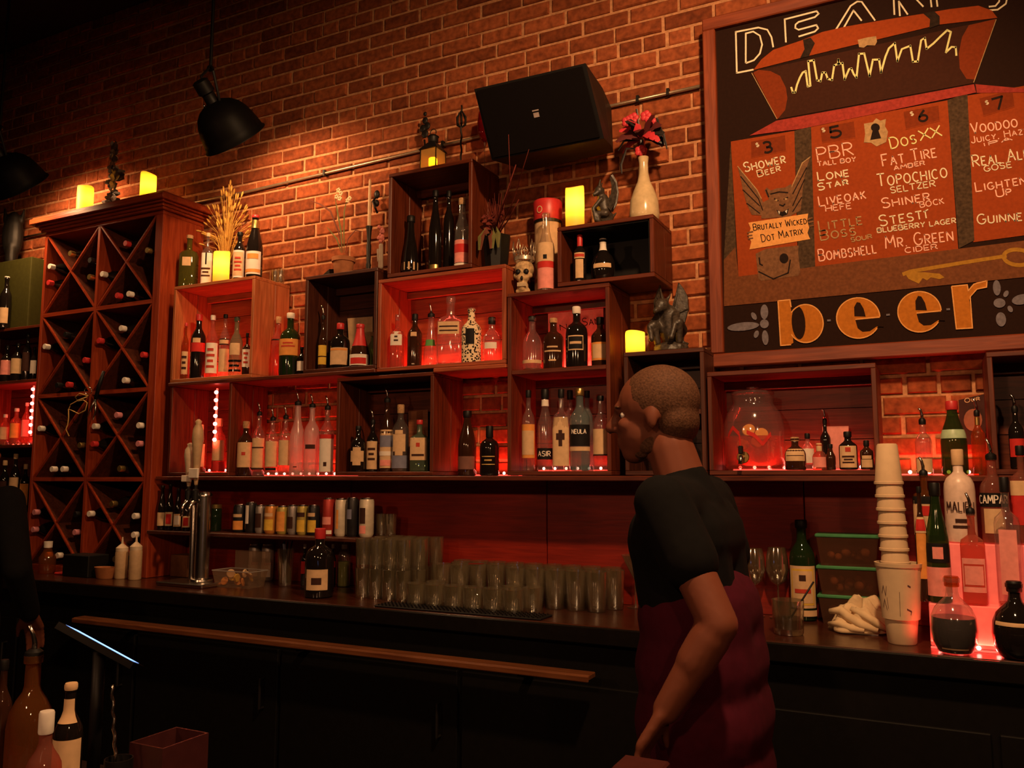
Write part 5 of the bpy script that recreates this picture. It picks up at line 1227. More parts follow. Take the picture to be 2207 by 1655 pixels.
mb.capsule((.02,.02,.03),(.045,.01,.06),.008,.004)
obj('body', remeshed(mb, .004, 3), M_GARG, t, True)
for s, k in ((1,1.0),(-1,.9)):
    mb = MB(); pts = [(.012,h*.40),(.030,h*.30),(.048,h*.45),(.056,h*.66),(.050,h*.86),(.034,h*1.0),(.026,h*.98),(.034,h*.80),(.030,h*.64),(.018,h*.55)]
    yy = .012*s
    mb.prism(pts, lambda a, b: (a, yy-.004+(a-.01)*.35*s, b*k), lambda a, b: (a, yy+.004+(a-.01)*.35*s, b*k)); obj('wing', mb, M_GARG, t)
p = at(1442, 748, -.18); h = at(1442, 606, -.18).z-1.9305
t = thing('gargoyle_statue', 'large dark gargoyle with folded wings crouching beside the square candle', 'statue', (p.x, -.15, 1.9305), -.1)
mb = MB().lathe([(.066,0),(.070,.008),(.060,.03),(.04,.04)], 14); 
for i in range(10): a = i*.63; mb.ball((.055*math.cos(a),.05*math.sin(a),.02),(.016,.016,.014),8,6)
obj('base', remeshed(mb, .004, 2), M_GARG, t, True)
mb = MB(); mb.capsule((.0,.02,.07),(-.01,0,h*.56),.045,.038); mb.ball((-.022,-.035,h*.66),(.030,.034,.030)); mb.capsule((-.024,-.045,h*.62),(-.030,-.075,h*.57),.018,.012)
for s in (-1,1):
    mb.capsule((-.022+.016*s,-.02,h*.74),(-.022+.030*s,-.010,h*.84),.009,.003); mb.capsule((-.008+.036*s,-.01,h*.54),(-.012+.052*s,-.06,h*.36),.016,.012); mb.capsule((-.012+.052*s,-.06,h*.36),(-.010+.040*s,-.075,.05),.012,.012)
    mb.capsule((.034*s,.02,.09),(.052*s,-.045,.11),.026,.018); mb.capsule((.052*s,-.045,.11),(.044*s,-.03,.04),.015,.014)
mb.capsule((.0,.05,.05),(.06,.02,.035),.012,.006)
obj('body', remeshed(mb, .005, 3), M_GARG, t, True)
for s in (-1,1):
    pts = [(.016,h*.52),(.026,h*.34),(.056,h*.42),(.072,h*.62),(.070,h*.80),(.055,h*.92),(.040,h*1.0),(.034,h*.9),(.020,h*.78),(.012,h*.66)]
    mb = MB(); mb.prism(pts, lambda a, b: (a*s-.01, .010+a*.25, b), lambda a, b: (a*s-.01, .018+a*.25, b)); obj('wing', mb, M_GARG, t)
    mb = MB()
    for e_ in ((.056,h*.42),(.072,h*.62),(.040,h*1.0)): mb.tube([(.014*s-.01,.009,h*.55),(e_[0]*s-.01,.008+e_[0]*.25,e_[1])], [.005,.003], 6)
    obj('wing_rib', mb, M_GARG, t, True)
# plant on top of wine rack: dark foliage
p = at(240, 430, -.15); t = thing('dark_foliage', 'dark leafy sprig arrangement between the two rack-top candles', 'plant', (p.x, -.15, 2.9455)); O = Vector((p.x, -.15, 2.9455))
obj('block', MB().box(-.10,.05,-.05,.05,0,.035,.004), M_DARKW, t)
h = at(238, 312, -.15).z-2.9455; rnd = random.Random(9)
obj('stem', MB().tube([(0,0,.03),(-.01,0,h*.5),(0,0,h*.95)], .006, 6), M_IRON, t, True)
M_FOL = plain('dark_foliage', (0.06,0.035,0.022), .5, var=.5)
for i in range(110):
    z = .05+(h-.05)*rnd.random()**1.2; a = rnd.uniform(0, 6.28); r = .025+.05*(1-z/h)*rnd.random()+(.05 if .3 < z/h < .6 and math.cos(a) > .5 else 0)
    c = Vector((0,0,z)); d = Vector((math.cos(a), math.sin(a)*.7, .3)); mb = MB(); leafblade(mb, [c, c+d*r*.5, c+d*r+Vector((0,0,-.008))], .030, Vector((-.55,.8,.3))); obj('leaf', mb, M_FOL, t)
mb = MB(); leafblade(mb, [(0,0,h*.72),(-.004,-.006,h*.85),(-.008,-.004,h*1.0)], .05); obj('leaf', mb, M_FOL, t)
# small glasses on the plank edge of the pale crate
for i, (px_, w_) in enumerate(((577,15),(594,17))):
    p = at(px_, 600, -.07); t = thing('shot_glass', ['small clear glass at the back of the pale crate top, left of two','small clear glass at the back of the pale crate top, right of two'][i], 'glass', (p.x if i else p.x, -.06, 2.444)); h = .075
    t.location.x = -2.995+.040*i-.0
    obj('glass_body', MB().lathe([(.014,.001),(.016,.006),(.019,h),(.0175,h),(.014,.012),(.001,.010)], 16, cap1=False), G_TUMBLER, t, 50)
# ---- left: green box, bird ornament, wine bottle, unlit candle
Z = 2.3355
o = obj('green_box', MB().box(-.20,.20,-.10,.10,0,.42,.004), plain('olive_board', (0.050,0.046,0.009), .7), loc=(-4.86,-.110,Z)); 
p = at(66, 560, -.215); o.location.x = p.x-.20; hgt = at(62, 553, -.215).z-Z; o.data.transform(Matrix.Scale(hgt/.42, 4, (0,0,1))); tag(o, 'plain olive-green box on the crate left of the rack', 'box')
t = thing('bird_ornament', 'dark owl-like silhouette ornament standing on the olive-green box', 'ornament', (at(22, 540, -.13).x, -.12, Z+hgt+.012), .7); h = at(22, 450, -.13).z-(Z+hgt)
mb = MB(); mb.ball((0,0,h*.5),(.062,.04,h*.42)); mb.capsule((-.045,0,h*.75),(-.055,0,h*.97),.016,.005); mb.capsule((.045,0,h*.75),(.055,0,h*.97),.016,.005); mb.capsule((0,0,.02),(0,0,h*.3),.035,.04)
obj('body', remeshed(mb, .006, 3), M_IRON, t, True)
shelf_bottle(12,598,22,-.25,Z,'wine',G_DARK,'dark wine bottle in front of the olive-green box',cap=(L_WHITE,.0),lab=((.1,.4,50,L_TAN),))
CZ = 0.9455
ORD = ['first','second','third','fourth','fifth','sixth','seventh','eighth','ninth','tenth']
def cpos(px, py, z=CZ, m=.09):
    p = atZ(px, py, z)
    if p.y > -m or py < 1150:
        p = at(px, py, -m); p.z = z
    return p
def counter_bottle(px, top, base, wpx, shape, gm, label, z=CZ, **kw):
    p = cpos(px, base, z); Ht = at(px, top, p.y).z-z; d = proj(p)[2]
    kw.setdefault('rz', 0.7*math.atan2(-(p.x-CAM.x), p.y-CAM.y))
    return make_bottle((p.x, p.y, z), wpx/2*d/FPX, Ht, shape, gm, label, **kw)
# ---- beer tap
p = at(434, 1246, -.37); d = proj(p)[2]; k = d/FPX
t = thing('beer_tap', 'chrome beer tap tower with tan paddle handles on the drip tray', 'beer tap', (p.x, p.y, CZ+.0195)); O = Vector(t.location)
hc = at(434, 1066, p.y).z-O.z
obj('base_flange', MB().lathe([(.052,0),(.054,.004),(.052,.012),(.036,.018)], 24), M_STEEL, t, 40)
obj('column', MB().lathe([(.033,.012),(.033,hc-.01),(.036,hc-.008),(.036,hc),(.028,hc+.012),(.001,hc+.016)], 24), M_STEEL, t, 40)
obj('column', MB().lathe([(.013,.012),(.013,hc-.05),(.010,hc-.04)], 14, (-.056,-.01,0)), M_STEEL, t, 40)
hz = [(-.012,-.045, at(432,905,p.y).z-O.z, plain('tan_handle', (0.50,0.33,0.18), .5)), (-.075,-.03, at(400,955,p.y).z-O.z, plain('pale_handle', (0.58,0.43,0.29), .5))]
for i, (hx, hy, ztop, hm) in enumerate(hz):
    f_ = obj('faucet', MB().tube([(hx*.3,0,hc-.03),(hx,hy,hc-.025),(hx,hy-.03,hc-.05),(hx,hy-.035,hc-.10)], [.013,.012,.010,.009], 10), M_STEEL, t, True)
    obj('faucet_collar', MB().lathe([(.014,hc-.03),(.016,hc-.025),(.016,hc+.02),(.009,hc+.028)], 14, (hx,hy,0)), M_BLACK, f_)
    zb = hc+.025; L = ztop-zb
    hd = obj('tap_handle', MB().lathe([(.007,zb),(.009,zb+.10*L),(.014,zb+.25*L),(.020,zb+.50*L),(.027,zb+.72*L),(.024,zb+.85*L),(.013,zb+.93*L),(.016,zb+.97*L),(.004,ztop)], 14, (hx,hy,0), yscale=1.0), hm, t, True)
    obj('handle_plaque', MB().box(hx-.030,hx+.030,hy-.022,hy-.010,zb+.16*L,zb+.30*L,.003), L_WHITE, hd)
    obj('handle_stem', MB().lathe([(.0085,zb-.02),(.0085,zb+.16*L)], 10, (hx,hy-.0,0)), M_BLACK, hd)
p0, p1 = cpos(285, 1238), cpos(445, 1246)
o = obj('drip_tray', MB().box(-.20,.10,-.09,.06,0,.019,.004), M_STEEL, loc=(p.x, p.y, CZ)); tag(o, 'flat steel drip tray under the beer tap', 'tray')
# ---- squeeze bottles, dish, left clutter
for px, top, base, i in ((261,1157,1226,0),(291,1152,1233,1)):
    p = at(px, base, -.345); h = at(px, top, p.y).z-CZ; r = 14*proj(p)[2]/FPX*.95
    t = thing('squeeze_bottle', ['tan squeeze bottle, left of the pair beside the wine rack foot','tan squeeze bottle, right of the pair beside the drip tray'][i], 'bottle', (p.x, p.y, CZ))
    obj('bottle_body', MB().lathe([(r*.9,0),(r,.006),(r,h*.62),(r*.9,h*.68)], 18), plain('tan_squeeze', (0.55,0.36,0.20), .5), t, 40)
    obj('nozzle_cap', MB().lathe([(r*.95,h*.66),(r*.95,h*.74),(r*.5,h*.80),(.006,h*.84),(.003,h)], 16), plain('cream_cap', (0.68,0.52,0.36), .5), t, 40)
p = at(226, 1233, -.38); r = 27*proj(p)[2]/FPX; t = thing('oval_dish', 'small tan oval dish standing before the wine rack', 'dish', (p.x, p.y, CZ))
obj('dish_body', MB().lathe([(r*.75,0),(r*.8,.004),(r*.98,.05),(r*1.02,.056),(r*.95,.054),(r*.76,.012),(.001,.010)], 24, yscale=.6), plain('terra_dish', (0.40,0.15,0.06), .6), t, 40)
p = at(100, 1242, -.36); t = thing('sauce_bottle', 'small clear bottle with white cap at the far left of the counter', 'bottle', (p.x, p.y, CZ)); h = at(100,1166,p.y).z-CZ; r = 17*proj(p)[2]/FPX
obj('bottle_glass', MB().lathe([(r*.9,0),(r,.006),(r,h*.5),(r*.55,h*.68),(r*.42,h*.8)], 16), G_AMBER, t, 40); obj('cap', MB().lathe([(r*.5,h*.8),(r*.52,h*.99),(.001,h)], 14), C_WHITE, t, 40)
for px, py, sx, sy, sz, m, nm in ((172,1243,.10,.06,.11,M_BLACK,'black bar caddy box before the wine rack'),(132,1226,.05,.035,.012,C_RED,'flat red coaster lying at the left of the counter')):
    p = at(px, py, -.38); o = obj('bar_caddy' if m is M_BLACK else 'red_coaster', MB().box(-sx/1,sx/1,-sy,sy,0,sz,.004), m, loc=(p.x, p.y+.03, CZ)); tag(o, nm, 'box' if m is M_BLACK else 'coaster')
# ---- small plank: beers, jar, cans
Z = 1.1865
for i, (px, top, lm) in enumerate(((349,1046,L_TAN),(366,1043,L_RED),(384,1052,L_WHITE),(403,1062,L_RED))):
    shelf_bottle(px, top, 17, -.255, Z, 'beer', G_DARK, f"dark beer bottle with {['tan','red-star','pale','red'][i]} label on the short plank, {ORD[i]} from the left", cap=(M_IRON,.012), lab=((.10,.40,60,L_TAN),(.14,.36,36,lm)), group='beer bottles on the short plank')
p = at(464, 1120, -.2); t = thing('lidded_jar', 'dark green jar with metal lid on the short plank', 'jar', (p.x, -.2, Z)); h = at(464,1086,-.2).z-Z; r = 13*proj(p)[2]/FPX
obj('jar_glass', MB().lathe([(r*.9,0),(r,.005),(r,h*.8),(r*.85,h*.85)], 18), G_GREEN, t, 40); obj('jar_lid', MB().lathe([(r*.95,h*.84),(r*.97,h*.98),(.001,h)], 18), C_GOLD, t, 40)
def can(px, top, wpx, Y, Z, label, body, bands=(), tall=False):
    p = at(px, top, Y); u, v, d = proj((p.x, Y, Z)); X = at(px, (top+v)/2, Y).x; h = p.z-Z; r = wpx/2*d/FPX
    t = thing('beer_can', label, 'can', (X, Y, Z), group='cans on the short plank' if Z > 1.1 else 'cans on the counter')
    obj('can_body', MB().lathe([(r*.78,0),(r*.86,.004),(r,.014),(r,h-.016),(r*.90,h-.006)], 20), body, t, 40)
    obj('can_lid', MB().lathe([(r*.90,h-.006),(r*.90,h),(r*.82,h),(r*.80,h-.004),(.001,h-.004)], 20, cap0=False), M_STEEL, t, 40)
    for z0, z1, ha, m in bands:
        q = math.radians(ha); vs = []; fs = []
        for j in (0, 1):
            for i in range(11):
                a = -q+2*q*i/10-math.pi/2; vs.append(((r+.0008)*math.cos(a), (r+.0008)*math.sin(a), h*(z0, z1)[j]))
        fs = [(i, i+1, 12+i, 11+i) for i in range(10)]; obj('can_print', MB().add(vs, fs), m, t, True)
CB = plain('can_black', (0.02,0.018,0.02), .35, .3); CW = plain('can_cream', (0.66,0.56,0.42), .35, .2); CR = plain('can_red', (0.45,0.04,0.03), .35, .3); CO = plain('can_orange', (0.60,0.24,0.05), .35, .3); CY = plain('can_yellow', (0.45,0.34,0.08), .35, .3); CG = plain('can_grey', (0.32,0.28,0.26), .35, .5)
specs = [(517,1087,28,CB,((.1,.42,70,L_ORANGE),(.55,.66,60,L_TAN)),'black and orange'),(541,1082,25,CB,((.3,.9,20,L_WHITE),),'black with white streak'),(561,1088,22,CG,((.2,.7,50,PR),),'grey dark-printed'),(584,1088,28,CO,((.12,.5,60,L_YELLOW),(.6,.72,55,L_TAN)),'orange with cream lettering'),(609,1090,26,CY,((.1,.8,60,L_ORANGE),),'yellow-orange'),(631,1088,22,CG,((.2,.6,40,PR),),'narrow grey'),(652,1088,24,CY,((.1,.5,60,L_YELLOW),(.6,.75,60,PR)),'yellow dark-banded'),(676,1088,26,CB,((.1,.5,60,L_YELLOW),(.62,.74,50,L_TAN)),'black with yellow foot'),
 (708,1073,26,CR,((.3,.5,60,L_PINK),(.05,.15,70,L_WHITE)),'tall red'),(735,1074,27,CW,((.2,.7,12,L_ORANGE),),'tall cream'),(760,1072,27,CB,((.45,.7,26,L_BLUE),),'tall black'),(790,1073,32,CW,((.35,.75,26,PR),(.1,.3,30,L_PINK)),'tall cream dark-printed')]
for px, top, w_, m, bands, nm in specs: can(px, top, w_, -.21, Z, f'{nm} can in the row on the short plank', m, bands)
for i, px in enumerate((822, 842)):
    p = at(px, 1115, -.12); t = thing('tumbler', f"clear tumbler at the right end of the short plank, {['left','right'][i]} of two", 'glass', (min(p.x, -2.19-.07*(1-i)), -.12, Z))
    obj('glass_body', MB().lathe([(.022,.001),(.025,.006),(.029,.10),(.0275,.10),(.023,.012),(.001,.010)], 16, cap1=False), G_TUMBLER, t, 50)
# ---- counter, below the plank
p = at(402, 1205, -.12); o = obj('napkin_box', MB().box(-.06,.06,-.05,.05,0,.11,.003), L_TAN, loc=(p.x, -.12, CZ)); o.data.materials[0] = plain('brown_box', (0.22,0.09,0.04), .7); tag(o, 'small brown box under the short plank beside the drip tray', 'box')
p = cpos(516, 1264); t = thing('garnish_tub', 'clear plastic tub of citrus slices with its lid raised', 'tub', (p.x, p.y, CZ)); G_TUB = glass('tub_plastic', (0.85,0.75,0.66), .25, (0.6,0.42,0.3), .2)
obj('tub_body', MB().add([(-.10,-.05,0),(.10,-.05,0),(.10,.05,0),(-.10,.05,0),(-.115,-.06,.075),(.115,-.06,.075),(.115,.06,.075),(-.115,.06,.075)], [(0,3,2,1),(0,1,5,4),(1,2,6,5),(2,3,7,6),(3,0,4,7)]), G_TUB, t)
obj('tub_rim', MB().tube([(-.115,-.06,.075),(.115,-.06,.075),(.115,.06,.075),(-.115,.06,.075),(-.115,-.06,.075)], .003, 6), G_FROST, t)
obj('tub_lid', MB().box(-.10,.12,.066,.070,.075,.16,.002), G_TUB, t)
for i in range(9):
    o = obj('citrus_slice', MB().lathe([(.018,-.004),(.020,0),(.018,.004)], 14), [L_ORANGE, L_YELLOW, L_TAN][i % 3], t); o.location = (-.075+.019*i, -.02+.03*(i % 2), .024+.018*((i*7) % 3)); o.rotation_euler = (1.2+.2*i, .3*i, .5*i)
for i, px in enumerate((549, 577)):
    p = cpos(px, 1224); can(px, 1172, 26, p.y+.02, CZ, f"silver can with red and white label, {['left','right'][i]} of two on the counter", CG, ((.1,.5,70,L_WHITE),(.42,.5,72,L_RED),(.5,.8,20,L_WHITE)))
p = cpos(614, 1262); t = thing('straw_glass', 'pint glass holding dark straws on the counter', 'glass', (p.x, p.y, CZ)); h = at(614,1182,p.y).z-CZ; r = 18*proj(p)[2]/FPX
obj('glass_body', MB().lathe([(r*.72,.001),(r*.76,.006),(r,h),(r*.94,h),(r*.72,.016),(.001,.014)], 20, cap1=False), G_TUMBLER, t, 50)
rnd = random.Random(6)
for i in range(9):
    a = rnd.uniform(0, 6.28); q = rnd.uniform(.3, .85)*r; obj('straw', MB().tube([(-.3*q*math.cos(a),-.3*q*math.sin(a),.014),(q*math.cos(a),q*math.sin(a),h*rnd.uniform(1.05,1.25))], .0028, 6), M_BLACK if i % 3 else L_BLUE, t, True)
counter_bottle(687,1138,1286,62,'round' if False else 'squat',G_DARK,'wide black bottle with red cap and tan label before the glasses',cap=(C_RED,.045),lab=((.12,.42,46,L_TAN),(.2,.3,20,PR)))
counter_bottle(655,1172,1262,15,'liquor',G_DARK,'thin dark bottle behind the wide black bottle',cap=(L_WHITE,.02),lab=((.3,.6,60,L_RED),))
counter_bottle(716,1172,1250,15,'liquor',G_DARK,'dark bottle with small red label behind the soap',cap=(L_WHITE,.02),lab=((.45,.6,60,L_RED),))
p = cpos(741, 1256); t = thing('soap_bottle', 'clear soap bottle filled with yellow-green liquid beside the glasses', 'bottle', (p.x, p.y, CZ)); h = at(741,1156,p.y).z-CZ; r = 13.5*proj(p)[2]/FPX
obj('bottle_body', MB().lathe([(r*.9,0),(r,.005),(r,h*.6),(r*.8,h*.7),(r*.4,h*.76)], 18), G_CLEAR, t, 40); obj('soap', MB().lathe([(r*.86,.003),(r*.94,.008),(r*.94,h*.5)], 18), plain('green_soap', (0.33,0.36,0.07), .4), t, 40)
obj('pump', MB().lathe([(r*.45,h*.75),(r*.45,h*.84),(.004,h*.86),(.004,h*.94)], 12).box(-.008,.030,-.007,.007,h*.93,h,.002), C_WHITE, t)
# ---- rubber mat
p = cpos(975, 1322); t = thing('bar_mat', 'black rubber bar mat with raised studs at the counter edge', 'mat', (p.x, -.47, CZ))
obj('mat_base', MB().box(-.36,.36,-.065,.045,0,.006,.002), M_BLACK, t)
mb = MB()
for i in range(40):
    for j in range(5): mb.lathe([(.004,.006),(.003,.011)], 6, (-.345+i*.0177,-.055+j*.022,0))
o = obj('mat_studs', mb, M_BLACKG, t); tag(o, kind='stuff')
# ================================================================== glassware on the counter
def glassmesh(prof, m, seg=18):
    mb = MB().lathe(prof, seg, cap0=True, cap1=False); me = bpy.data.meshes.new('glass_body'); me.from_pydata(mb.v, [], mb.f); me.polygons.foreach_set('use_smooth', [True]*len(me.polygons))
    try: me.set_sharp_from_angle(angle=math.radians(50))
    except Exception: pass
    me.materials.append(m); return me
pint = glassmesh([(.030,.0),(.0335,.003),(.0405,.148),(.0390,.149),(.0310,.014),(.001,.012)], G_TUMBLER)
rocks = glassmesh([(.034,.0),(.037,.004),(.041,.088),(.0395,.089),(.0355,.014),(.001,.012)], G_TUMBLER)
tall = glassmesh([(.028,.0),(.030,.003),(.033,.122),(.0315,.123),(.0285,.014),(.001,.012)], G_TUMBLER)
def place_glass(me, x, y, z, label, flip=None, group='clean glasses on the counter', nm='drinking_glass'):
    o = bpy.data.objects.new(nm, me); COL.objects.link(o); o.location = (x, y, z); tag(o, label, 'glass', group)
    if flip: o.rotation_euler = (math.pi, 0, 0); o.location.z = z+flip
    return o
a0 = cpos(768, 1288); 
# left block: tumblers two high
n = 0
for r_ in range(5):
    for c_ in range(4):
        for l_ in range(2):
            x = a0.x+.016+c_*.0685+(.034 if r_ % 2 else 0); y = a0.y+.02+r_*.068
            if y > -.075 or x > a0.x+.30: continue
            place_glass(tall, x, y, CZ+l_*.1245, f"tumbler in the left block, {['lower','upper'][l_]} layer, row {ORD[r_]} from the front, {ORD[c_]} from left")
            n += 1
# middle back: tall glasses
b0 = cpos(950, 1230)
for r_ in range(3):
    for c_ in range(9):
        x = a0.x+.355+c_*.086+(.04 if r_ % 2 else 0); y = -.085-r_*.086
        if (Vector((x, y))-Vector(cpos(1026,1302)[:2])).length < .105: continue
        place_glass(pint, x, y, CZ, f"pint glass in the middle block, {ORD[r_]} row from the wall, {ORD[c_]} from left")
# middle front: short glasses
for r_ in range(2):
    for c_ in range(6):
        x = a0.x+.345+c_*.0865+(.04 if r_ else 0); y = -.435+r_*.085
        if (Vector((x, y))-Vector(cpos(1026,1302)[:2])).length < .135: continue
        place_glass(rocks, x, y, CZ, f"short rocks glass, {ORD[r_]} row from the counter edge, {ORD[c_]} from left")
# right block: inverted pints
c0 = cpos(1142, 1318)
for r_ in range(3):
    for c_ in range(5):
        x = c0.x+.015+c_*.0835-r_*.012; y = c0.y+.03+r_*.084
        if y > -.345: continue
        place_glass(pint, x, y, CZ, f"upside-down pint glass in the right block, {ORD[r_]} row, {ORD[c_]} from left", flip=.149)
M_STEMG = G_TUMBLER
def stemglass(px, base, top, label, inv=False, kind='wine', y=None):
    p = cpos(px, base); h = at(px, top, p.y).z-CZ; t = thing('stem_glass', label, 'glass', (p.x, p.y, CZ))
    if kind == 'martini': bowl = [(.004,h*.5),(.055,h),(.054,h),(.003,h*.52)]
    elif kind == 'coupe': bowl = [(.004,h*.55),(.035,h*.62),(.050,h*.78),(.052,h),(.050,h),(.033,h*.65),(.002,h*.58)]
    else: bowl = [(.004,h*.45),(.030,h*.52),(.041,h*.68),(.038,h*.88),(.032,h),(.031,h),(.037,h*.86),(.039,h*.68),(.028,h*.54),(.002,h*.48)]
    stem = [(.034,.001),(.034,.003),(.006,.010),(.0038,.02),(.0038,h*.47)]
    for nm, pr_ in (('bowl', bowl), ('stem', stem)):
        mb = MB().lathe(pr_, 20, cap0=(nm == 'stem'), cap1=False)
        if inv: mb.v = [(v[0], v[1], h-v[2]) for v in mb.v]
        obj(nm, mb, G_TUMBLER, t, 50)
stemglass(1026, 1302, 1214, 'upside-down coupe glass standing before the short glasses', True, 'coupe')
stemglass(1370, 1288, 1196, 'martini glass at the right end of the clean glasses', False, 'martini')
stemglass(1628, 1300, 1182, 'wine glass standing right behind the person', False, 'wine')
stemglass(1678, 1300, 1180, 'wine glass between the person and the vermouth bottle', False, 'wine')
# ---- right part of the counter
counter_bottle(1733,1120,1312,54,'wine',G_GREEN,'green vermouth bottle with ornate cream label',cap=(M_BLACK,.03),lab=((.13,.55,66,L_TAN),(.16,.52,52,L_YELLOW),(.18,.50,46,L_TAN),(.40,.46,14,PR),(.28,.32,34,L_RPRINT),(.05,.11,64,L_TAN)))
p = cpos(1700, 1366); t = thing('rocks_glass', 'rocks glass with a black straw at the counter edge', 'glass', (p.x, p.y, CZ)); h = at(1700,1292,p.y).z-CZ; r = 34*proj(p)[2]/FPX
obj('glass_body', MB().lathe([(r*.86,.001),(r*.92,.006),(r,h),(r*.95,h),(r*.88,.02),(.001,.018)], 24, cap1=False), G_TUMBLER, t, 50)
obj('drink', MB().lathe([(r*.85,.02),(r*.90,h*.45)], 24), glass('dark_drink', (0.25,0.12,0.06), .3, (0.08,0.03,0.02)), t, 50)
obj('straw', MB().tube([(-.01,0,.022),(r*1.6,.01,h*1.55)], .003, 8), M_BLACK, t, True)
G_DELI = glass('deli_plastic', (0.72,0.55,0.45), .3, (0.35,0.16,0.09), .2)
M_GLID = plain('green_lid', (0.05,0.22,0.08), .4)
pb = cpos(1835, 1318); k = proj(pb)[2]/FPX; lev = [CZ]
for i, (py0, py1) in enumerate(((1318,1280),(1274,1218),(1210,1150))):
    z0 = CZ if i == 0 else lev[-1]+.0006; z1 = at(1835, py1, pb.y).z; wd, dp = 62*k, .055
    t = thing('food_container', f"plastic food container with green lid, {['bottom','middle','top'][i]} of the stack of three", 'container', (pb.x, pb.y, z0), group='stacked food containers'); hh_ = z1-z0
    obj('container_body', MB().add([(-wd*.88,-dp*.88,0),(wd*.88,-dp*.88,0),(wd*.88,dp*.88,0),(-wd*.88,dp*.88,0),(-wd,-dp,hh_-.012),(wd,-dp,hh_-.012),(wd,dp,hh_-.012),(-wd,dp,hh_-.012)], [(0,3,2,1),(0,1,5,4),(1,2,6,5),(2,3,7,6),(3,0,4,7)]), G_DELI, t)
    obj('lid', MB().box(-wd*1.05,wd*1.05,-dp*1.06,dp*1.06,hh_-.0119,hh_,.003), M_GLID, t)
    mb = MB(); rnd = random.Random(i)
    for q in range(12): mb.ball((rnd.uniform(-wd*.6,wd*.6), rnd.uniform(-dp*.6,dp*.6), rnd.uniform(.018,max(.02,hh_*.5))), rnd.uniform(.012,.018), 8, 6)
    o = obj('contents', mb, plain('dried_citrus', (0.22,0.10,0.05), .8, var=.4), t, True); tag(o, kind='stuff'); lev.append(z1)
# towel on a napkin
pt = cpos(1852, 1362); k = proj(pt)[2]/FPX
o = obj('paper_napkin', MB().box(-.055,.060,-.045,.040,0,.003,.001), L_WHITE, loc=(pt.x, pt.y, CZ)); tag(o, 'square white napkin under the crumpled towel', 'napkin')
t = thing('bar_towel', 'crumpled cream bar towel on a white napkin', 'towel', (pt.x, pt.y, CZ+.0032))
seg, rg = 44, 22; vs = []; fs = []; rnd = random.Random(2)
for j in range(rg+1):
    v = j/rg
    for i in range(seg):
        a = 2*math.pi*i/seg; r = .094*(1-v**1.5)*(1+.16*math.sin(3*a+1.0)+.10*math.sin(5*a+4*v)+.05*math.sin(9*a-7*v)); z = .098*(1-(1-v)**2.2)*(1+.12*math.sin(4*a))*(1 if v else 0)
        z += .016*math.sin(6*a+9*v)*math.sin(math.pi*v)+.008*math.sin(11*a+5*v)*math.sin(math.pi*v)
        z = max(z-.035*max(0, -math.cos(a-.6))*v, .001 if v < .02 else .003)
        vs.append((r*math.cos(a)+.012*v, r*.62*math.sin(a), z))
for j in range(rg):
    for i in range(seg): q = (i+1)%seg; fs.append((j*seg+i, j*seg+q, (j+1)*seg+q, (j+1)*seg+i))
fs.append(tuple(range(seg))[::-1])
obj('cloth', MB().add(vs, fs), plain('cream_cloth', (0.66,0.48,0.28), .95, var=.08, bump=.2), t, True)
mb = MB(); M_CL = MATS['cream_cloth']
for pts, rr in (([(-.085,-.03,.062),(-.05,-.045,.070),(-.03,-.04,.05),(.01,-.05,.03),(.06,-.052,.014)], .015), ([(-.09,-.02,.02),(-.055,-.05,.028),(-.02,-.055,.016),(.02,-.058,.012)], .012), ([(-.02,-.03,.075),(.02,-.045,.06),(.06,-.05,.035),(.085,-.03,.014)], .013)):
    mb.tube(pts, [rr*.6]+[rr]*(len(pts)-2)+[rr*.6], 10)
obj('folds', mb, M_CL, t, True)
# foam cups
M_FOAM = plain('foam_cup', (0.66,0.47,0.29), .8, var=.05); M_INK = plain('ink_marks', (0.10,0.05,0.05), .7)
pc = cpos(1945, 1386); k = proj(pc)[2]/FPX; hb = at(1940, 1212, pc.y).z-CZ; rt = 48*k; rb = 29*k
t = thing('foam_cup', 'large foam cup with pen marks holding the upside-down cup stack', 'cup', (pc.x, pc.y, CZ))
obj('cup_body', MB().lathe([(rb*.92,0),(rb,.004),(rb*1.16,hb*.30),(rb*1.30,hb*.31),(rt*.96,hb*.95),(rt,hb*.955),(rt*1.02,hb),(rt*.93,hb),(rt*.9,hb*.9),(rb*.9,.012),(.001,.010)], 30, cap1=False), M_FOAM, t, 40)
def cupfn(a, b):
    r = rb*1.30+(rt*.96-rb*1.30)*(b-.31)/.64+.0006; return (r*math.sin(a), -r*math.cos(a), b*hb)
mb = MB()
for l in ([(-.95,.62),(-.8,.72),(-.7,.60),(-.6,.72)], [(-.95,.45),(-.8,.55),(-.68,.42)], [(-.62,.58),(-.6,.44)], [(.02,.66),(0,.36)], [(.35,.45),(.6,.42),(.55,.38)], [(.4,.74),(.55,.72)]): mb.ribbon(l, .022, cupfn)
obj('pen_marks', mb, M_INK, t)
hin = CZ+hb*.30; hs = at(1928, 956, pc.y).z; ncup = 11; hcup = .128; pit_ = (hs-hin-hcup)/(ncup-1)
cupme = None
for i in range(ncup):
    z = hin+i*pit_; r1 = .0405; r0 = .030
    o = obj('nested_cup', MB().lathe([(r1*1.0,0),(r1*1.07,.002),(r1*1.07,.009),(r1,.010),(r0*1.02,hcup-.005),(r0*.9,hcup),(.001,hcup)], 26, cap0=False), M_FOAM, None, 40) if cupme is None else bpy.data.objects.new('nested_cup', cupme)
    if cupme is None: cupme = o.data
    else: COL.objects.link(o)
    o.location = (pc.x-.004-.0012*i, pc.y, z); tag(o, f'upside-down foam cup in the tall stack, {(ORD+["eleventh"])[i]} from the bottom', 'cup', 'upside-down foam cups in a stack')
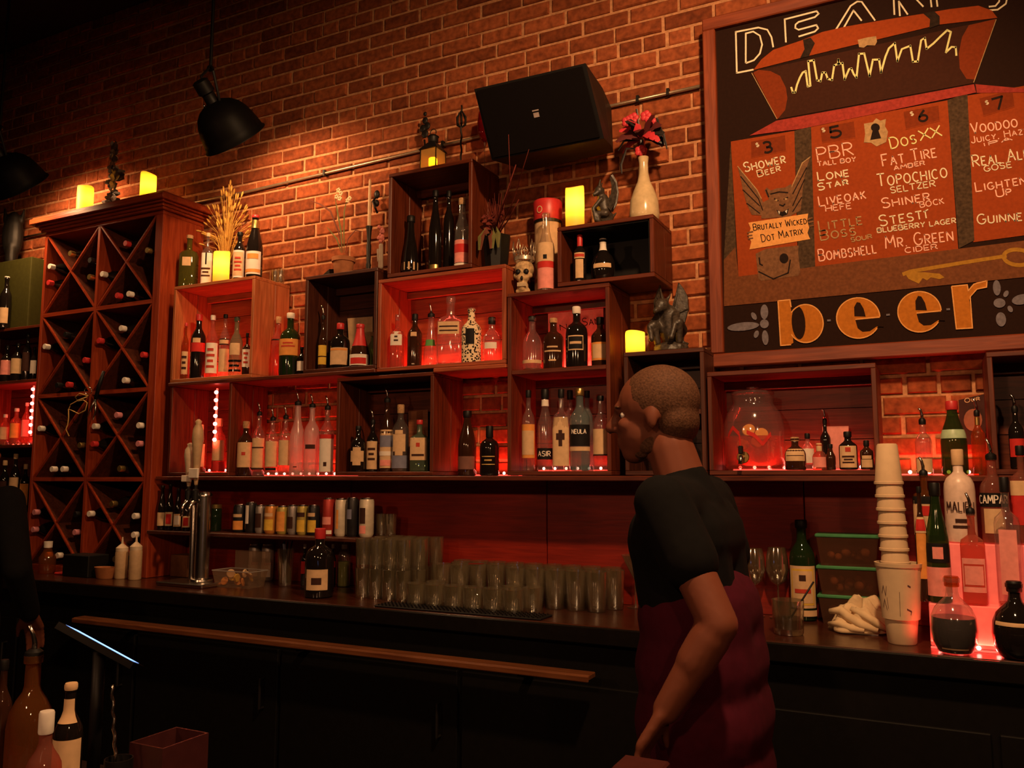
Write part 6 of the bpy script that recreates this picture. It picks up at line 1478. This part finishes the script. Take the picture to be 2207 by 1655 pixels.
# ---- bottle steps at the right
G_ACR = plain('lit_acrylic', (0.75,0.22,0.18), .3, emit=(1.0,0.10,0.07), es=.35)
t = thing('bottle_step', 'stepped acrylic bottle riser lit red from within', 'riser', (.38, -.25, CZ))
obj('lower_step', rel(MB().box(-.03,.85,-.445,-.3755,CZ+.006,1.075,.003), t), G_ACR, t)
obj('upper_step', rel(MB().box(-.03,.85,-.375,-.275,CZ+.006,1.25,.003), t), G_ACR, t)
obj('step_base', rel(MB().box(-.03,.85,-.445,-.275,CZ,CZ+.0058), t), M_BLACK, t)
# move the light strip of that step to its foot
for o in list(COL.objects):
    if o.get('label', '').startswith('red light strip on the bottle step'): o.location.y = -.452; o.location.x = -.03
Z = 1.458
shelf_bottle(1990,880,34,-.15,Z,'liquor',G_CLEAR,'clear pourer bottle on the long shelf right of the cup stack',pour=True,lab=((.05,.3,60,L_TAN),))
shelf_bottle(2055,864,52,-.16,Z,'burg',G_GREEN,'green bottle with red cap and pale foil collar on the long shelf',cap=(C_RED,.03),lab=((.50,.62,110,plain('mint_foil',(0.42,0.55,0.34),.35)),))
shelf_bottle(2108,858,28,-.12,Z,'liquor',G_AMBER,'amber pourer bottle with gold neck band on the long shelf',pour=True,lab=((.80,.93,180,C_GOLD),))
Z = 1.2505
shelf_bottle(1993,985,46,-.325,Z,'square',G_AMBER,'amber square pourer bottle with black and white label, upper step',pour=True,lab=((.10,.60,60,L_TAN),(.55,.66,64,L_BLACK),(.38,.52,30,L_RED)))
shelf_bottle(2068,968,62,-.325,Z,'squat',plain('white_bottle',(0.72,0.52,0.42),.35),'white bottle with dark palm print on the upper step',cap=(L_TAN,.05),lab=((.16,.19,30,PR),(.22,.26,20,PR)),text=(('MALIBU',.34,.10,50,PR,False),))
shelf_bottle(2140,945,52,-.325,Z,'liquor',G_ROSE,'red aperitif bottle with black white-lettered band on the upper step',pour=True,lab=((.42,.58,80,L_BLACK),(.12,.40,46,L_TAN)),text=(('CAMPARI',.46,.09,66,L_WHITE,False),))
shelf_bottle(2204,960,44,-.325,Z,'square',G_ROSE,'red-labelled bottle at the right edge of the photo',cap=(M_BLACK,.03),lab=((.2,.65,60,L_RED),(.5,.65,62,L_TAN)))
Z = 1.0755
shelf_bottle(1986,1048,24,-.408,Z,'liquor',G_BROWN,'dark bottle with orange pennant label behind the green wine bottle',cap=(M_BLACK,.02),lab=((.2,.66,50,L_ORANGE),(.6,.74,54,L_TAN),(.62,.72,48,L_RED)))
shelf_bottle(2020,1040,48,-.411,Z,'burg',G_GREEN,'green wine bottle with black cap and round emblem on the lower step',cap=(M_BLACK,.04),lab=((.06,.30,70,L_PINK),(.34,.50,60,L_BLACK),(.37,.47,24,L_PINK)))
shelf_bottle(2096,1062,48,-.411,Z,'square',G_ROSE,'rose cognac-style bottle with pourer on the lower step',pour=True,lab=((.14,.50,46,L_PINK),(.20,.44,40,L_RPRINT),(.22,.42,36,L_PINK)))
shelf_bottle(2172,1028,50,-.411,Z,'square',G_CLEAR,'clear black-stoppered bottle with pink label on the lower step',cap=(M_BLACK,.045),lab=((.1,.6,34,L_PINK),),liquid=(G_ROSE,.5))
p = cpos(2058, 1398); k = proj(p)[2]/FPX; h = at(2058, 1236, p.y).z-CZ
make_bottle((p.x, -.505, CZ), 46*k, h, 'round', G_CLEAR, 'round glass decanter bottle with faceted stopper at the counter front', cap=(G_AMBER,.03), liquid=(plain('dark_liquor',(0.02,0.008,0.006),.1),.5), lab=((.08,.10,40,L_TAN),))
p = cpos(2190, 1408); h = at(2190, 1246, p.y).z-CZ
make_bottle((p.x, -.505, CZ), 46*k, h, 'round', G_DARK, 'dark flat bottle at the lower right edge of the photo', cap=(M_BLACK,.03), lab=((.45,.5,60,L_TAN),))
# ---- twine and corkscrew on the rack
p = at(205, 850, -.30); t = thing('corkscrew', 'black hand corkscrew hanging on the front of the wine rack', 'corkscrew', (p.x, -.300, p.z-.06))
q = lambda a, b: at(a, b, -.303)-Vector(t.location)
obj('handle', MB().tube([q(224,800),(q(214,830)),q(206,860)], [.008,.011,.010], 10), M_BLACK, t, True); obj('lever', MB().tube([q(206,860),q(196,880),q(188,900)], [.006,.005,.003], 8), M_STEEL, t, True); obj('lever', MB().tube([q(206,862),q(206,885),q(200,905)], [.006,.005,.003], 8), M_STEEL, t, True)
obj('ring', MB().tube([q(190+8*math.cos(i*.6283), 842+8*math.sin(i*.6283)) for i in range(11)], .002, 6), M_STEEL, t, True)
p = at(165, 890, -.305); t = thing('twine_loop', 'loop of yellow twine hanging from the wine rack', 'twine', (p.x, -.305, p.z-.1))
q = lambda a, b, y=-.312: at(a, b, y)-Vector(t.location)
obj('cord', MB().tube([q(190,853),q(172,848),q(162,856),(q(168,864)),q(180,862),q(188,868),q(184,884),q(170,892),q(158,886),q(148,882),q(152,872),q(170,862),q(188,855)], .0030, 6), plain('yellow_twine', (0.60,0.36,0.11), .8), t, True)
obj('cord_end', MB().tube([q(148,882),q(148,900),q(146,915),q(142,925),q(149,940)], .0030, 6), MATS['yellow_twine'], t, True)
# ================================================================== bar well in the foreground
t = thing('bar_well', 'dark steel bartender well in the foreground below the frame', 'counter', (-1.3, -2.3, 0)); WZ_ = .84
obj('well_top', rel(MB().box(-3.2, 1.2, -2.62, -2.02, WZ_-.03, WZ_, .004), t), M_BLACK, t); obj('well_body', rel(MB().box(-3.2, 1.2, -2.60, -2.06, 0, WZ_-.031), t), M_BLACKW, t)
def well_bottle(px, top, wpx, Y, shape, gm, label, **kw): return shelf_bottle(px, top, wpx, Y, WZ_+.0005, shape, gm, label, **kw)
well_bottle(66,1345,92,-2.22,'jug',G_AMBER,'amber pourer bottle in the lower left foreground',pour=True)
well_bottle(92,1530,72,-2.38,'liquor',G_ROSE,'white-capped pink bottle in the lower left foreground',cap=(C_WHITE,.035),lab=((.1,.55,70,L_PINK),))
well_bottle(146,1470,58,-2.24,'wine',G_DARK,'dark bottle with paper neck and body labels in the lower left foreground',cap=(L_TAN,.012),lab=((.08,.6,74,L_TAN),(.72,.9,60,L_TAN)))
well_bottle(2,1420,40,-2.20,'liquor',G_BROWN,'brown bottle cut by the left edge in the foreground',cap=(M_BLACK,.02))
p = at(348, 1640, -2.10); t = thing('plastic_bin', 'dark red open plastic bin in the lower left foreground', 'bin', (p.x+.02, -2.10, WZ_+.0005)); h = at(340, 1615, -2.16).z-WZ_
M_BIN = plain('dark_red_plastic', (0.05,0.012,0.012), .35); w, dpt = .044, .055
obj('bin_floor', MB().box(-w,w,-dpt,dpt,0,.004), M_BIN, t)
for bx in ((-w,-w+.004,-dpt,dpt),(w-.004,w,-dpt,dpt),(-w+.004,w-.004,-dpt,-dpt+.004),(-w+.004,w-.004,dpt-.004,dpt)): obj('bin_wall', MB().box(bx[0],bx[1],bx[2],bx[3],.004,h), M_BIN, t)
p = at(258, 1600, -2.24); t = thing('bar_spoon', 'twisted steel bar spoon standing in a dark tin', 'spoon', (p.x, -2.24, WZ_+.0005)); o_ = Vector(t.location)
obj('tin', MB().lathe([(.022,0),(.024,.004),(.024,.12),(.022,.12),(.021,.01),(.001,.008)], 16, cap1=False), M_BLACK, t, 40)
e0, e1 = at(241, 1476, -2.24)-o_, Vector((.008,0,.012)); n_ = 40
obj('shaft', MB().tube([e1+(e0-e1)*(i/n_)+Vector((.0012*math.cos(i*1.3),.0012*math.sin(i*1.3),0)) for i in range(n_+1)], .0028, 6), M_STEEL, t, True)
# tablet
v1 = CAM+ray(141, 1346)*1.62; v2 = CAM+ray(279, 1421)*1.62
t = thing('pos_tablet', 'touch-screen tablet seen edge-on with a blue glowing screen', 'tablet', (v1.x, v1.y, WZ_+.0005)); o_ = Vector(t.location)
e = (v2-v1); L = e.length; eh = e.normalized(); mid_ = (v1+v2)/2; los = (mid_-CAM).normalized()
nn = eh.cross(los).normalized()
if nn.z < 0: nn = -nn
# the plane of the screen leans 2.5 degrees away from the line of sight, so only a sliver of it shows
wv = (los-eh*los.dot(eh)).normalized(); wv = (wv+nn*.02).normalized(); nn = eh.cross(wv)
if nn.z < 0: nn = -nn
D_ = .11
def tq(a, b, c): return v1+eh*a+wv*b+nn*c-o_
mb = MB().add([tq(-.012,-.006,-.014),tq(L+.012,-.006,-.014),tq(L+.012,D_,-.014),tq(-.012,D_,-.014),tq(-.012,-.006,-.0005),tq(L+.012,-.006,-.0005),tq(L+.012,D_,-.0005),tq(-.012,D_,-.0005)], [(0,3,2,1),(4,5,6,7),(0,1,5,4),(1,2,6,5),(2,3,7,6),(3,0,4,7)])
obj('tablet_body', mb, M_BLACKG, t)
obj('screen', MB().add([tq(0,0,.0002),tq(L,0,.0002),tq(L,D_-.012,.0002),tq(0,D_-.012,.0002)], [(0,1,2,3)]), emit('blue_screen', (0.22,0.42,1.0), 2.2), t)
c = (v1+v2)/2+wv*D_*.5-nn*.014-o_
obj('stand', MB().tube([(c.x,c.y,.01),(c.x,c.y,c.z)], .012, 10), M_BLACK, t, True); obj('stand_foot', MB().lathe([(.07,0),(.07,.008),(.02,.014)], 24, (c.x,c.y,0)), M_BLACK, t, 40)
# dark red box bottom centre
p = at(1395, 1640, -2.06); o = obj('red_carton', MB().box(-.035,.035,-.03,.03,0,at(1375,1630,-2.06).z-WZ_,.003), plain('maroon_card', (0.05,0.010,0.009), .6), loc=(p.x, -2.09, WZ_+.0005)); tag(o, 'dark red carton at the bottom edge below the person', 'box')
# ================================================================== people
M_SKIN = plain('skin', (0.16,0.048,0.026), .55, var=.06, scale=20, spec=.2); M_SHIRT = plain('black_cotton', (0.005,0.0045,0.0048), .95, spec=.15); M_APRON = plain('maroon_cloth', (0.06,0.005,0.014), .9); M_HAIR = plain('dark_hair', (0.09,0.04,0.022), .7, var=.4, scale=200, bump=.4); M_SHOE = plain('black_shoe', (0.012,0.011,0.010), .5)
def headmesh(mb, c, fwd, tilt=0.0):
    """skull, jaw, nose, ears; fwd is a unit vector the face looks along"""
    f = Vector(fwd).normalized(); s = Vector((0,0,1)).cross(f).normalized(); u = f.cross(s)
    P = lambda a, b, h: Vector(c)+f*a+s*b+u*h
    m = Matrix((f, s, u)).transposed()
    mb.ball(P(-.012,0,.035), (.100,.076,.090), 20, 14, m)
    mb.ball(P(.030,0,-.030), (.062,.058,.075), 18, 12, m)
    mb.ball(P(.052,0,-.080), (.034,.036,.030), 14, 10, m)
    mb.capsule(P(.088,0,.020), P(.112,0,-.018), .010, .014); mb.ball(P(.100,.012,-.022),(.012,.008,.008),8,6,m); mb.ball(P(.100,-.012,-.022),(.012,.008,.008),8,6,m)
    mb.capsule(P(.082,-.020,.030), P(.082,.020,.030), .014, .014)
    mb.capsule(P(.086,-.018,-.052), P(.086,.018,-.052), .008, .008); mb.capsule(P(.084,-.015,-.064), P(.084,.015,-.064), .008, .008)
    for k in (-1, 1): mb.ball(P(-.010,.076*k,-.005), (.017,.008,.028), 10, 8, m); mb.ball(P(.062,.034*k,-.015),(.024,.022,.020),10,8,m)
    return P, m
def hand(mb, w, d, palm_n, side, curl=.5):
    """palm and five fingers from wrist w along d"""
    d = Vector(d).normalized(); n = Vector(palm_n).normalized(); s = d.cross(n).normalized()*side
    w = Vector(w)
    for k in (-.030,-.010,.010,.030): mb.capsule(w+d*.01+s*k*.6, w+d*.085+s*k, .015, .012, 10)
    for k, L in ((-.030,.068),(-.010,.080),(.010,.076),(.030,.060)):
        a = w+d*.088+s*k; b = a+d*L*.45+n*L*.15*curl*2; c = b+d*L*.30+n*L*.35*curl*2; e = c+d*L*.10+n*L*.30*curl*2
        mb.capsule(a, b, .0090, .0085, 8); mb.capsule(b, c, .0085, .0078, 8); mb.capsule(c, e, .0078, .0068, 8)
    a = w+d*.030-s*.030; b = a+d*.030-s*.022+n*.012; c = b+d*.030-s*.006+n*.016
    mb.capsule(a, b, .013, .0105, 8); mb.capsule(b, c, .0100, .0085, 8)
def person(label, X, Y, ht, fwd, near, far, lean=.05, cat='person', headfwd=None, sleeve=.72, legm=None, beard=True, apron=False):
    """standing figure; near/far: (elbow, wrist) for the arms on the viewer's and on the far side, world coords"""
    f = Vector(fwd).normalized(); s = Vector((0,0,1)).cross(f).normalized(); k = ht/1.74
    B = Vector((X, Y, 0))
    P = lambda a, b, h: B+f*(a*k)+s*(b*k)+Vector((0,0,h*k))
    t = thing('person', label, cat, (X, Y, 0)); o_ = Vector((X, Y, 0))
    sh = 1.42; hipz = .93
    hf = Vector(headfwd or fwd)
    body = MB(); shirt = MB(); legs = MB(); shoes = MB()
    hc = P(lean+.075, 0, 1.592)
    PH, hm = headmesh(body, hc, hf)
    body.capsule(P(lean-.01,0,1.38), P(lean+.035,0,1.52), .064*k, .058*k)
    for (e0, q) in ((body, 0.0), (shirt, .014)):
        e0.capsule(P(lean*.9,-.075,1.30), P(lean*.9,.075,1.30), .105*k+q, .105*k+q, 16); e0.capsule(P(lean*.9,-.14,1.375), P(lean*.9,.14,1.375), .062*k+q, .062*k+q, 14)
        e0.capsule(P(lean*.6,-.055,1.15), P(lean*.6,.055,1.15), .100*k+q, .100*k+q, 16); e0.capsule(P(lean*.2,-.055,1.02), P(lean*.2,.055,1.02), .103*k+q, .103*k+q, 16)
        e0.capsule(P(lean*.9,-.07,1.28), P(lean*.2,-.06,1.02), .10*k+q, .10*k+q, 14); e0.capsule(P(lean*.9,.07,1.28), P(lean*.2,.06,1.02), .10*k+q, .10*k+q, 14)
    shirt.capsule(P(lean-.012,0,1.37), P(lean+.005,0,1.425), .085*k, .070*k); shirt.capsule(P(0,-.06,1.0), P(0,.06,1.0), .118*k, .118*k, 16)
    body.capsule(P(0,-.06,.93), P(0,.06,.93), .115*k, .115*k, 16)
    for sg, (el, wr) in ((1, near), (-1, far)):
        S_ = P(lean*.9, .185*sg, 1.39); el = Vector(el); wr = Vector(wr)
        body.capsule(S_, el, .050*k, .041*k, 14); body.capsule(el, wr, .041*k, .029*k, 14); body.capsule(el+(wr-el)*.15, el+(wr-el)*.45, .042*k, .040*k, 12)
        hand(body, wr, (wr-el), Vector((0,0,-1)) if abs((wr-el).normalized().z) < .8 else f*-1, sg)
        shirt.capsule(S_, S_+(el-S_)*min(sleeve,1), .064*k, (.064 if sleeve < 1 else .055)*k, 14)
        if sleeve >= 1: shirt.capsule(el, el+(wr-el)*.95, .054*k, .042*k, 14)
    for sg in (-1, 1):
        h_, kn, an = P(0,.085*sg,.93), P(.03+.04*sg,.09*sg,.50), P(-.02+.09*sg,.09*sg,.09)
        body.capsule(h_, kn, .082*k, .056*k, 14); body.capsule(kn, an, .056*k, .040*k, 14); body.capsule(an, an+f*.12*k+Vector((0,0,-.04*k)), .038*k, .034*k, 10)
        legs.capsule(h_, kn, .098*k, .072*k, 14); legs.capsule(kn, an, .072*k, .058*k, 14)
        shoes.capsule(an+Vector((0,0,-.046*k))-f*.03, an+f*.15*k+Vector((0,0,-.050*k)), .046*k, .040*k, 12)
    legs.capsule(P(0,-.06,.90), P(0,.06,.90), .122*k, .122*k, 16)
    def fin(mb, vox, sm):
        me = remeshed(mb, vox, sm); me.transform(Matrix.Translation(-o_)); return me
    obj('body', fin(body, .0065, 3), M_SKIN, t, True)
    obj('shirt', fin(shirt, .008, 5), M_SHIRT, t, True)
    obj('trousers', fin(legs, .010, 5), legm or M_APRON, t, True)
    if apron:
        ap = MB()
        for hz_, r_ in ((1.13,.130),(1.02,.140),(.90,.146),(.78,.142)): ap.capsule(P(lean*.5*(hz_-.8)+.01,-.06,hz_), P(lean*.5*(hz_-.8)+.01,.06,hz_), r_*k, r_*k, 16)
        ap.capsule(P(.01,-.06,1.13), P(.01,-.07,.60), .122*k, .120*k, 16); ap.capsule(P(.01,.06,1.13), P(.01,.07,.60), .122*k, .120*k, 16)
        obj('apron', fin(ap, .010, 6), M_APRON, t, True)
    obj('shoes', fin(shoes, .010, 3), M_SHOE, t, True)
    # hair, eyes, brows
    mb = MB(); mb.ball(PH(-.020,0,.042), (.098,.080,.090), 20, 14, hm); mb.ball(PH(-.055,0,-.010), (.058,.071,.065), 16, 10, hm)
    obj('hair', fin(mb, .006, 3), M_HAIR, t, True)
    if beard:
        mb = MB()
        for a in range(-3, 4): mb.ball(PH(.046-.0042*a*a,.0135*a,-.084+.0022*a*a), (.030,.014,.024), 10, 8, hm)
        obj('beard', fin(mb, .0055, 3), M_HAIR, t, True)
    for e_ in (-1, 1):
        mb = MB().ball(PH(.066,.034*e_,.010)-o_, .010, 10, 8); obj('eye', mb, plain('eye_white', (0.7,0.62,0.55), .2), t, True)
        mb = MB().ball(PH(.0745,.034*e_,.010)-o_, .0045, 8, 6); obj('pupil', mb, M_BLACKG, t, True)
        mb = MB().capsule(PH(.090,.018*e_,.032)-o_, PH(.078,.046*e_,.030)-o_, .0045, .003, 8); obj('eyebrow', mb, M_HAIR, t, True)
    return t
yb = -1.3
q0 = at(1505, 1150, yb); el = at(1548, 1345, yb-.24); wr = at(1436, 1530, yb-.26)
el2 = Vector((q0.x+.05, yb+.24, 1.12)); wr2 = Vector((q0.x-.06, yb+.24, .90))
def _bartender():
    return person('person in black T-shirt and dark red apron turned left behind the bar', q0.x+.02, yb, 1.745, (-1, 0.04, 0), (el, wr), (el2, wr2), lean=.05, headfwd=(-1, -.10, -.05), sleeve=.5, legm=M_SHIRT, apron=True)
_bartender()
x2 = at(-92, 1150, yb).x
f2 = Vector((-.45, .89, 0)).normalized(); s2 = Vector((0,0,1)).cross(f2)
person('person in black clothes cut off by the left edge of the photo', x2, yb, 1.70, tuple(f2), (Vector((x2,yb,1.10))+s2*.26-f2*.03, Vector((x2,yb,.90))+s2*.22+f2*.15), (Vector((x2,yb,1.10))-s2*.26-f2*.03, Vector((x2,yb,.90))-s2*.22+f2*.15), lean=.02, sleeve=1.0, legm=M_SHIRT, beard=False)
